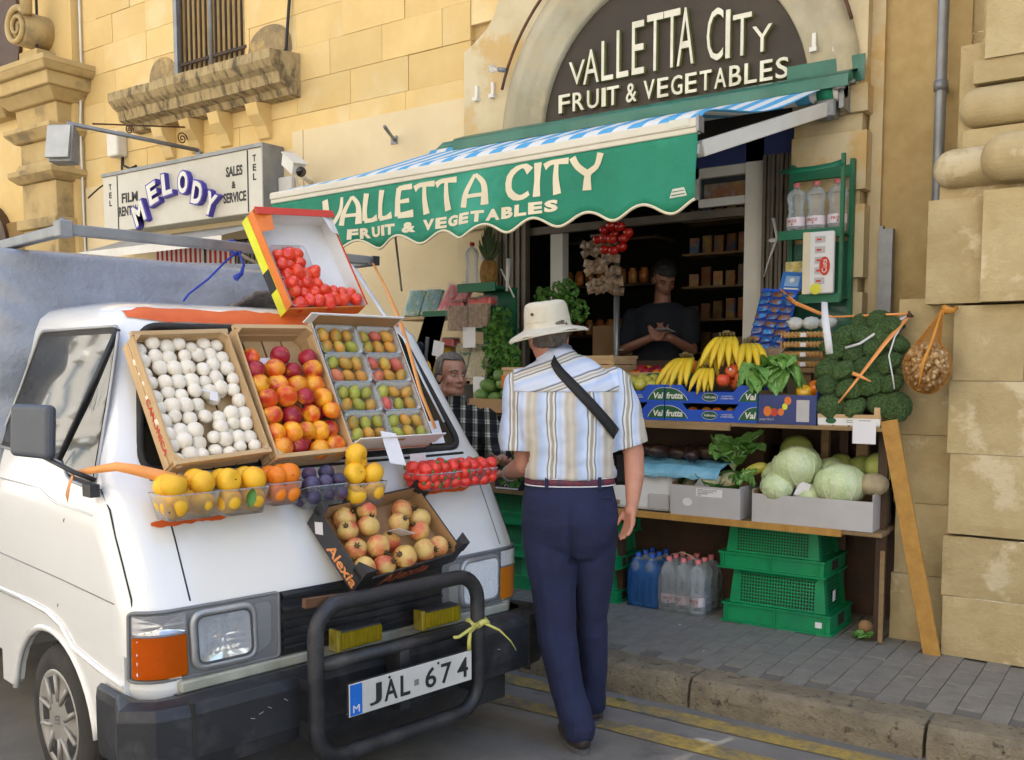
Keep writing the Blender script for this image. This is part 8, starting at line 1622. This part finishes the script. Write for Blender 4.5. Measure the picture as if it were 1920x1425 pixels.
# scraps on the pavement
leafy('fallen_leaf', 'wilted pale green leaf lying on the paving beside the green crate', None, 2, .16, .07, m_lettuce, 'leaf', M=T(-1.33, 4.93, .14) @ R(80), lift=.05, droop=.0, spread=.3)
single('crumpled_paper', MB().ball((0, 0, .035), .04, 10, 0, None, (1, .8, .9)), m_bcard, (-1.30, 5.05, .13), 'brown scrap under the stall end behind the wilted leaf', 'scrap')
for i, (x, y) in enumerate(((-2.15, 4.62), (-1.85, 4.25), (-1.35, 4.12), (-1.05, 4.75), (-1.1, 4.6))): put('paper_scrap', MB().add([(0, 0, 0), (.03, .003, .002), (.034, .012, .001), (.004, .010, .003)], [(0, 1, 2, 3)]).mesh('paper_scrap', m_paper), T(x, y, .1355) @ R(rnd(0, 180)) @ Sc(rnd(.3, .8)), 'tiny white paper scrap on the paving, %s from the crates' % ORD[i], 'litter', 'paper scraps on the paving')
put('dry_leaf', MB().grid(lambda u, v: (.09 * u, .02 * (v - .5) * sin(pi * u) ** .5, .008 * sin(6 * u)), 8, 3).mesh('dry_leaf', m_pinel), T(-2.05, 3.74, .006) @ R(15), 'dry grey leaf lying on the yellow line behind the man', 'leaf', None)
# ================================================================ DISPLAY LEFT OF THE DOOR
ls = thing('display_stand', 'brown and green display stand against the cream wall behind the vendor', 'stand', (-3.9, 5.1, .13)); ls.matrix_world = Matrix()
MB().box((-4.45, 4.95, 1.825), (-4.05, 5.2, 1.845)).obj('top_board', m_wood, ls); MB().box((-3.88, 4.93, 2.0), (-3.58, 5.18, 2.018)).box((-3.88, 4.925, 1.985), (-3.58, 4.935, 2.04)).obj('green_shelf', m_greenpl, ls)
MB().box((-3.88, 4.95, 1.74), (-3.58, 5.2, 1.756)).obj('green_shelf', m_greenpl, ls); MB().box((-3.88, 4.95, 1.58), (-3.58, 5.2, 1.60)).box((-3.86, 5.18, 1.2), (-3.60, 5.2, 2.0)).obj('green_shelf', m_greenpl, ls)
MB().box((-4.18, 4.93, 1.84), (-3.94, 4.94, 1.875)).box((-4.18, 4.94, 1.84), (-3.94, 5.18, 1.85)).obj('green_shelf', m_greenpl, ls)
MB().add([(-4.16, 4.93, 1.84), (-3.98, 4.93, 1.84), (-4.12, 4.93, 1.40), (-4.34, 4.93, 1.40)], [(0, 1, 2, 3), (3, 2, 1, 0)]).obj('side_board', mat('red_brown_board', (.22, .075, .025), (.16, .05, .018), 4, .6), ls)
MB().box((-4.5, 5.0, .9), (-3.3, 5.3, 1.20)).obj('shelf_body', m_darkwood, ls); MB().box((-4.5, 4.85, 1.20), (-3.2, 5.35, 1.22)).obj('shelf_board', m_board, ls)
for x in (-4.45, -3.95, -3.25): MB().box((x, 4.9, .13), (x + .04, 4.94, 1.2)).obj('leg', m_darkwood, ls)
MB().box((-3.9, 4.80, .727), (-2.62, 5.2, .75)).obj('shelf_board', m_board, ls)
# pineapple
pn = thing('pineapple', 'pineapple with a tall spiky crown standing on the green shelf', 'pineapple', (-3.68, 5.0, 2.02)); mb = MB()
def PF(u, v): b = pi * (.06 + .88 * v); a = 2 * pi * u; r = .058 * sin(b) ** .55 * (1 + .05 * abs(sin(6 * a + v * 20)) * abs(sin(-6 * a + v * 20))); return (r * cos(a), r * sin(a), .085 - .085 * cos(b))
mb.grid(PF, 60, 40).obj('fruit', m_pine, pn)
for i in range(46):
    a = i * 2.4; k_ = i / 46; l_ = .10 + .13 * k_; out = .075 * (1 - k_) + .008; lf = MB()
    P = [(out * t_ * (1.6 - .6 * t_) * cos(a), out * t_ * (1.6 - .6 * t_) * sin(a), .155 + .02 * k_ * 2 + l_ * t_) for t_ in (0, .25, .5, .75, 1)]
    lf.tube(P, [.010, .010, .008, .005, .001], 4, flat=.35).obj('crown_leaf', m_pinel, pn)
bottle('red capped clear bottle on the green shelf beside the pineapple, front one', T(-3.80, 4.98, 2.02), .98, m_redpap, 'bottles by the pineapple', None, False); bottle('red capped clear bottle on the green shelf beside the pineapple, rear one', T(-3.755, 5.09, 2.02), .98, m_redpap, 'bottles by the pineapple', None, False)
# trays of wrapped goods
def wrapped(name, label, M, w, h, d, m, cat, gloss=True):
    t = thing(name, label, cat, M=M); MB().grid(lambda u, v: (w * u, -d - .010 * noise.noise((u * 7, v * 7, w * 9)), h * v), 10, 8).box((0, -d * .9, 0), (w, 0, h)).obj('contents', m, t)
    if gloss: MB().grid(lambda u, v: (w * (1.06 * u - .03), -d - .016 - .010 * noise.noise((u * 9, v * 9, 3)), h * (1.06 * v - .03)), 12, 10).obj('film', m_bag, t)
    return t
m_bluep = mat('blue_green_packet', (.18, .50, .72), (.25, .45, .18), 22, .35, c3=(.70, .78, .76), sc3=18); m_pinkp = mat('pink_packet', (.85, .10, .25), (.90, .35, .22), 20, .35, c3=(.85, .70, .70), sc3=16)
for i in range(2): wrapped('snack_tray', 'blue and green packet leaning on the wall board, %s' % ('farther from the pineapple' if i == 0 else 'nearer the pineapple'), T(-4.44 + .15 * i, 5.06, 1.85) @ R(-22, 'X') @ R(3, 'Y'), .135, .19, .03, m_bluep, 'packet')
for i in range(2): wrapped('sweet_packet', 'bright pink packet standing tilted on the green tray, %s' % ('outer' if i == 0 else 'inner'), T(-4.14 + .11 * i, 5.05, 1.86) @ R(-25, 'X') @ R(14, 'Y'), .09, .22, .03, m_pinkp, 'packet')
wrapped('nut_bag', 'clear bag of pale nuts hanging below the green shelf, left of the pair', T(-3.93, 4.92, 1.74), .16, .155, .035, mat('peanuts', (.66, .48, .32), (.40, .24, .14), 45, .8, bump=1, bsc=60, bdist=.02), 'bag of nuts'); wrapped('nut_bag', 'clear bag of brown nuts hanging beside the other under the pineapple', T(-3.76, 4.92, 1.76), .15, .145, .035, MATS['peanuts'], 'bag of nuts')
for i, (x, z) in enumerate(((-3.94, 1.90), (-3.80, 1.91), (-3.72, 1.92), (-4.02, 1.66))):
    P_ = T(x, 4.93, z - .02); t = thing('berry_tub', 'small clear tub of red berries, %s' % ('left under the shelf', 'middle under the shelf', 'right under the shelf', 'lone one by the white card')[i], 'berry tub', M=P_)
    MB().box((0, 0, 0), (.10, .08, .05), ch=.01).obj('berries', m_strawb, t); MB().box((-.004, -.004, -.002), (.104, .084, .06), ch=.008).obj('tub', m_bag, t)
put('yellow_melon', ball_mesh('yellow_melon', .085, m_yel, (1.05, 1, .95), 20, .1), T(-4.18, 4.98, 1.50), 'yellow melon in front of the red brown board, lower', 'melon', None); put('yellow_melon', bpy.data.meshes['yellow_melon'], T(-4.30, 5.0, 1.52) @ Sc(.9), 'yellow melon farthest behind the windscreen pillar', 'melon', None); put('yellow_melon', bpy.data.meshes['yellow_melon'], T(-4.06, 5.02, 1.62) @ Sc(.85), 'yellow melon behind the white price card', 'melon', None)
single('melon_tray', MB().box((-.25, -.1, 0), (.25, .12, .02)).box((-.25, -.1, 0), (.25, -.09, .05)), m_rubber, (-4.18, 5.0, 1.395), 'black tray under the yellow melons', 'tray'); single('carton', MB().box((-.3, -.1, 0), (.25, .12, .17)), m_gcard, (-4.15, 5.0, 1.222), 'pale carton carrying the black melon tray', 'box')
for x, z, w, h, r_, d in ((-4.06, 1.585, .09, .10, 12, 'tilted in front of the melons'), (-3.80, 1.63, .10, .13, 0, 'below the bags of nuts'), (-3.72, 1.345, .09, .10, 0, 'below the wrapped sprout tray')): link('price_card', CARD, None, T(x, 4.88, z) @ R(r_, 'Y') @ Sc(w / .1, 1, h / .13), label='white price card %s' % d, cat='price card', group='cards on the left display')
m_spr = mat('bean_sprouts', (.72, .66, .46), (.50, .40, .20), 40, .5, bump=1, bsc=60, bdist=.01, stretch=(3, 1, 1))
wrapped('sprout_tray', 'foil wrapped tray of pale sprouts behind the vendor, larger one', T(-3.80, 4.93, 1.43) @ R(-15, 'X') @ R(6, 'Y'), .15, .23, .03, m_spr, 'tray'); wrapped('sprout_tray', 'foil wrapped tray of pale sprouts behind the vendor, smaller one', T(-3.93, 4.95, 1.47) @ R(-15, 'X') @ R(4, 'Y'), .115, .19, .03, m_spr, 'tray')
# greens: tied parsley columns and heaps
def tuft_mass(name, label, cells, m, cat, n=60, r=.02):
    t = thing(name, label, cat); c0 = V(cells[0][:3]); t.location = c0; mb = MB()
    for (x, y, z, R_) in cells:
        for _ in range(n):
            d = V((rnd(-1, 1), rnd(-1, 1), rnd(-1, 1)));
            if d.length > 1: d.normalize()
            p = V((x, y, z)) + d * R_ - c0; s_ = r * rnd(.6, 1.3); X_ = T(p) @ spin()
            mb.add([(-s_, 0, 0), (-s_ * .3, s_ * .5, .2 * s_), (0, s_ * 1.1, 0), (s_ * .4, s_ * .45, -.2 * s_), (s_, .1 * s_, 0), (s_ * .2, -s_ * .3, .15 * s_), (0, -s_ * .8, 0)], [(0, 1, 5), (1, 2, 3), (1, 3, 5), (3, 4, 5), (0, 5, 6)], 0, X_)
    o = mb.obj('foliage', m, t); o['kind'] = 'stuff'; return t
tuft_mass('parsley_bunch', 'tall hanging bunches of bright green parsley beside the vendor', [(-3.60 + .05 * (i % 2), 4.95, 1.42 + .055 * i, .075) for i in range(8)] + [(-3.50, 4.98, 1.40 + .06 * i, .06) for i in range(4)], m_parsley, 'parsley', 110, .018)
tuft_mass('parsley_bunch', 'dark green parsley heap behind the hat at the door edge', [(-3.42, 5.15, 1.72, .08), (-3.34, 5.15, 1.80, .09), (-3.28, 5.18, 1.90, .10), (-3.22, 5.18, 1.98, .08), (-3.16, 5.2, 1.86, .08), (-3.38, 5.2, 1.95, .07), (-3.25, 5.1, 1.74, .08)], m_parsley, 'parsley', 130, .018)
cuc = ball_mesh('green_squash', .042, mat('squash_green', (.10, .20, .04), (.16, .27, .07), 12, .5, rnd=.2), (1.35, 1, .95), 18, 0, None, .05)
for i, (x, z) in enumerate(((-3.64, 1.33), (-3.55, 1.31), (-3.46, 1.34), (-3.37, 1.32), (-3.60, 1.39), (-3.49, 1.40), (-3.40, 1.40), (-3.28, 1.35), (-3.52, 1.45))): put('green_squash', cuc, T(x, 4.86 + .02 * (i % 3), z) @ R(rnd(-40, 40)) @ R(rnd(-20, 20), 'Y'), 'round green squash above the brown carton edge, %s from the vendor' % ORD[i], 'squash', 'green squashes by the parsley')
single('squash_carton', MB().box((-.25, 0, 0), (.25, .006, .085)).box((-.25, .006, 0), (.25, .3, .01)), m_bcard, (-3.44, 4.80, 1.225), 'low brown carton front holding green squashes behind the two men', 'box')
wc = wood_crate('tomato_crate', 'small wooden crate with an orange printed front behind the hatted man', UPM(-3.42, 4.78, 1.50), .26, .3, .12); MB().box((0, -.008, -.12), (.26, -.004, -.045)).obj('printed_front', m_orgcard, wc); MB().prism([(.15 + .05 * cos(a), -.08 + .03 * sin(a)) for a in [2 * pi * i / 16 for i in range(16)]], (-.010, -.008)).obj('red_print', m_redpap, wc)
for i in range(3): put('orange', og, T(-3.33 + .07 * i, 4.9, 1.47) @ spin(), 'orange in the small printed crate behind the hat, %s along' % ORD[i], 'orange', 'oranges in the printed crate')
wood_crate('low_wood_crate', 'flat wooden crate at the doorway just right of the hat', UPM(-3.05, 5.0, 1.57), .28, .3, .10)
wood_crate('onion_crate', 'flat wooden crate of dark red fruit in the doorway', UPM(-3.15, 5.15, 1.47), .75, .35, .10)
rdp = [ball_mesh('dark_peach', .036, m_peachd, (1, 1, .95), 16, .2), peach_m]
for j in range(3):
    for i in range(10): put('dark_peach', rdp[(i + j) % 2 if i % 3 else 0], T(-3.10 + .074 * i + rnd(-.01, .01), 5.20 + .08 * j, 1.455 + .012 * j + rnd(0, .02)) @ spin() @ Sc(rnd(.9, 1.1)), 'dark red peach in the doorway crate, %s row back, %s along' % (ORD[j], ORD[i]), 'peach', 'dark peaches in the doorway')
single('doorway_counter', MB().box((-1.0, -.45, 0), (.85, .35, 1.22)), m_darkwood, (-2.75, 5.6, .13), 'dark wooden counter across the doorway behind the fruit', 'counter')
put('green_basket', MB().box((-.16, 0, 0), (.16, .2, .05), ch=.01).mesh('green_basket', m_greenpl), T(-2.42, 5.05, 1.42), 'low dark green basket between pears and bananas', 'basket', None); put('pumpkin', ball_mesh('pumpkin', .07, m_oran, (1.1, 1, .85), 20, .2, None, .05), T(-2.38, 5.18, 1.50), 'orange squash behind the banana heap', 'squash', None)
# below the vendor's arm
tuft_mass('celery_bunch', 'loose green leaves and celery hanging below the vendor\'s arm', [(-3.30 + .05 * (i % 3), 4.70 + .02 * i, .85 + .05 * i, .07) for i in range(8)] + [(-3.15, 4.68, 1.0, .08), (-3.05, 4.7, .95, .08)], m_leaf, 'celery', 80, .022)
for i, (x, z) in enumerate(((-2.88, 1.0), (-2.92, .90), (-2.84, 1.08))): put('artichoke', cuc, T(x, 4.55, z) @ Sc(.9), 'pale green vegetable between the two men, %s from the top' % ('second', 'lowest', 'nearest')[i], 'vegetable', None)
bxk = MB().box((-.09, 0, 0), (.09, .25, .16)); t = thing('dark_carton', 'dark printed carton with an orange picture under the shelf between the men', 'box', (-3.40, 4.80, .75)); bxk.obj('carton', m_kcard, t); MB().prism([(.03 * cos(a), .10 + .03 * sin(a)) for a in [2 * pi * i / 12 for i in range(12)]], (-.002, 0)).obj('printed_fruit', m_orgcard, t); bprint('A', -.02, .02, .04, .035, t, m_gcard); MB().box((-.085, -.002, .005), (.085, -.001, .015)).obj('label_strip', m_paper, t)
# wooden struts and strings by the pillar
single('crossed_sticks', MB().tube([(0, 0, .16), (.10, 0, -.02)], .006, 5).tube([(.06, .0, .22), (.045, 0, .02)], [.016, .008], 4), m_white, (-3.55, 4.95, 1.96), 'two pale crossed strips hanging beside the pineapple shelf', 'strip')
single('white_string', MB().tube([(0, 0, 0), (.07, 0, .03), (.02, 0, .12), (.06, 0, -.0), (.16, 0, .01)], .008, 5, flat=.3), m_tape_w, (-4.35, 4.86, 1.70), 'knotted white plastic string hanging below the wall board', 'string')
single('white_bundle', MB().tube([(0, 0, .28), (.03, -.01, .16), (-.02, 0, .04), (-.05, 0, -.06)], [.012, .010, .007, .004], 5, flat=.4).ball((.0, 0, .15), .02, 6, 0, None, (1.6, .6, .7)), m_tape_w, (-2.03, 5.58, 2.10), 'white ribbon knot tied to the folded shutter beside the rack', 'ribbon')
# ---- inside the doorway
single('door_pole', MB().tube([(0, 0, 0), (0, 0, 1.25)], .022, 10), m_alu, (-3.22, 5.85, 1.0), 'grey metal pole standing inside the doorway by the shopkeeper', 'pole')
tg = thing('tomato_bag', 'net of shiny red tomatoes hanging in the doorway under the awning', 'net of tomatoes', (-3.07, 5.55, 2.45)); tmm = ball_mesh('tomato', .036, m_tomato, (1, 1, .9), 16, .2)
for i, (x, y, z) in enumerate(((-.08, 0, -.05), (-.02, -.02, -.03), (.04, -.01, -.04), (.09, .01, -.08), (-.13, 0, -.11), (-.06, -.03, -.11), (.0, -.04, -.12), (.07, -.02, -.12), (-.07, -.01, -.18), (.0, -.02, -.19), (.05, 0, -.17), (-.02, .03, -.08), (.06, .03, -.10))): link('tomato', tmm, tg, T(x, y, z))
MB().tube([(-.02, 0, 0), (0, 0, .08), (.0, 0, .16)], .004, 5).tube([(.02, 0, -.02), (.0, 0, .08)], .003, 4).obj('string', m_white, tg)
sg = MB()
hb = thing('hanging_bags', 'string of brown snack bags hanging inside the doorway beside the tomatoes', 'hanging bags', (-3.25, 5.65, 2.35))
hbm = MB().grid(lambda u, v: ((u - .5) * .08, -.015 * sin(pi * u) * sin(pi * v), (v - .5) * .055), 4, 4).mesh('bag', mat('brown_bags', (.20, .12, .06), (.42, .30, .20), 40, .4, rnd=.3, c3=(.10, .05, .03), sc3=22))
for i in range(30): link('bag', hbm, hb, T(-.10 + .05 * (i % 5) + .012 * (i // 5), -.01 * (i % 2), -.02 - .062 * (i // 5) + rnd(-.02, .02)) @ R(rnd(-35, 35), 'Y'))
bprint('FRESH', -.05, .02, .11, .018, hb, m_gcard, .01, 0, -.02)
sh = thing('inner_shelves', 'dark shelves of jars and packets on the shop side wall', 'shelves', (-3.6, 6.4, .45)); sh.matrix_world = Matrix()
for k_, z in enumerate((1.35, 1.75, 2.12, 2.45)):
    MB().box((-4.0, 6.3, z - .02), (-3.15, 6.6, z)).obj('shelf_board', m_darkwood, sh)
jr = MB().lathe([(.001, 0), (.035, .001), (.035, .09), (.025, .10), (.025, .115), (.001, .116)], (0, 0, 0), 10).mesh('jar', mat('orange_jar', (.50, .13, .03), (.40, .20, .05), 12, .3, rnd=.5, coat=.5))
q = 0
for k_, z in enumerate((1.75, 2.12, 1.35)):
    for i in range(9): put('jar', jr, T(-3.93 + .092 * i, 6.38, z), 'small orange jar on the inner shelf, %s shelf, %s along' % (('middle', 'top', 'lowest')[k_], ORD[i]), 'jar', 'jars inside the shop')
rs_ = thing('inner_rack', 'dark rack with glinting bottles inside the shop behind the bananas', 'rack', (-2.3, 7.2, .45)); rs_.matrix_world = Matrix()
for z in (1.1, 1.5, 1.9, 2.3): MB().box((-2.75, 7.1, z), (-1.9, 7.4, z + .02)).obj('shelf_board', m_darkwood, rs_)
gb = MB().lathe([(.001, 0), (.03, .001), (.03, .16), (.012, .20), (.012, .25), (.001, .251)], (0, 0, 0), 10).mesh('glass_bottle', mat('green_bottle', (.05, .10, .06), (.12, .05, .03), 5, .08, rnd=.5, coat=1))
for z in (1.52, 1.92, 1.12):
    for i in range(9): put('glass_bottle', gb, T(-2.70 + .09 * i, 7.2, z), 'dark glass bottle in the back rack, %s shelf, %s along' % ({1.52: 'second', 1.92: 'third', 1.12: 'lowest'}[z], ORD[i]), 'bottle', 'bottles at the back of the shop')
gp = MB().box((-.035, 0, 0), (.035, .03, .13), ch=.004).mesh('shop_packet', mat('dim_packets', (.36, .08, .04), (.36, .26, .07), 9, .5, rnd=.6, c3=(.07, .13, .25), sc3=7))
bs_ = thing('back_shelves', 'dim shelves of packets on the wall behind the shopkeeper', 'shelves', (-2.6, 6.9, .45)); bs_.matrix_world = Matrix()
for j, z in enumerate((1.62, 1.86, 2.10, 2.34, 2.58)):
    MB().box((-3.1, 6.62, z - .015), (-2.0, 6.85, z)).obj('shelf_board', m_board, bs_)
    for i in range(11): put('shop_packet', gp, T(-3.02 + .095 * i, 6.66, z) @ R(rnd(-15, 15)) @ Sc(1, 1, rnd(.7, 1.2)), 'small packet on the dim back shelves, %s shelf from below, %s along' % (ORD[j], ORD[i]), 'packet', 'packets on the back shelves')
single('transom_goods', MB().box((-.12, 0, 0), (.16, .02, .09)), m_pack, (-2.42, 5.74, 2.56), 'colourful packets showing behind the transom window', 'packets')
single('brown_carton', MB().box((-.15, 0, 0), (.15, .2, .25), ch=.005), m_bcard, (-3.32, 5.95, 1.55), 'brown carton inside the doorway to the right of the hat', 'box')
single('counter_inside', MB().box((-.9, 0, 0), (.5, .3, 1.1)), m_darkwood, (-2.8, 5.78, .45), 'dark shop counter in front of the shopkeeper', 'counter')
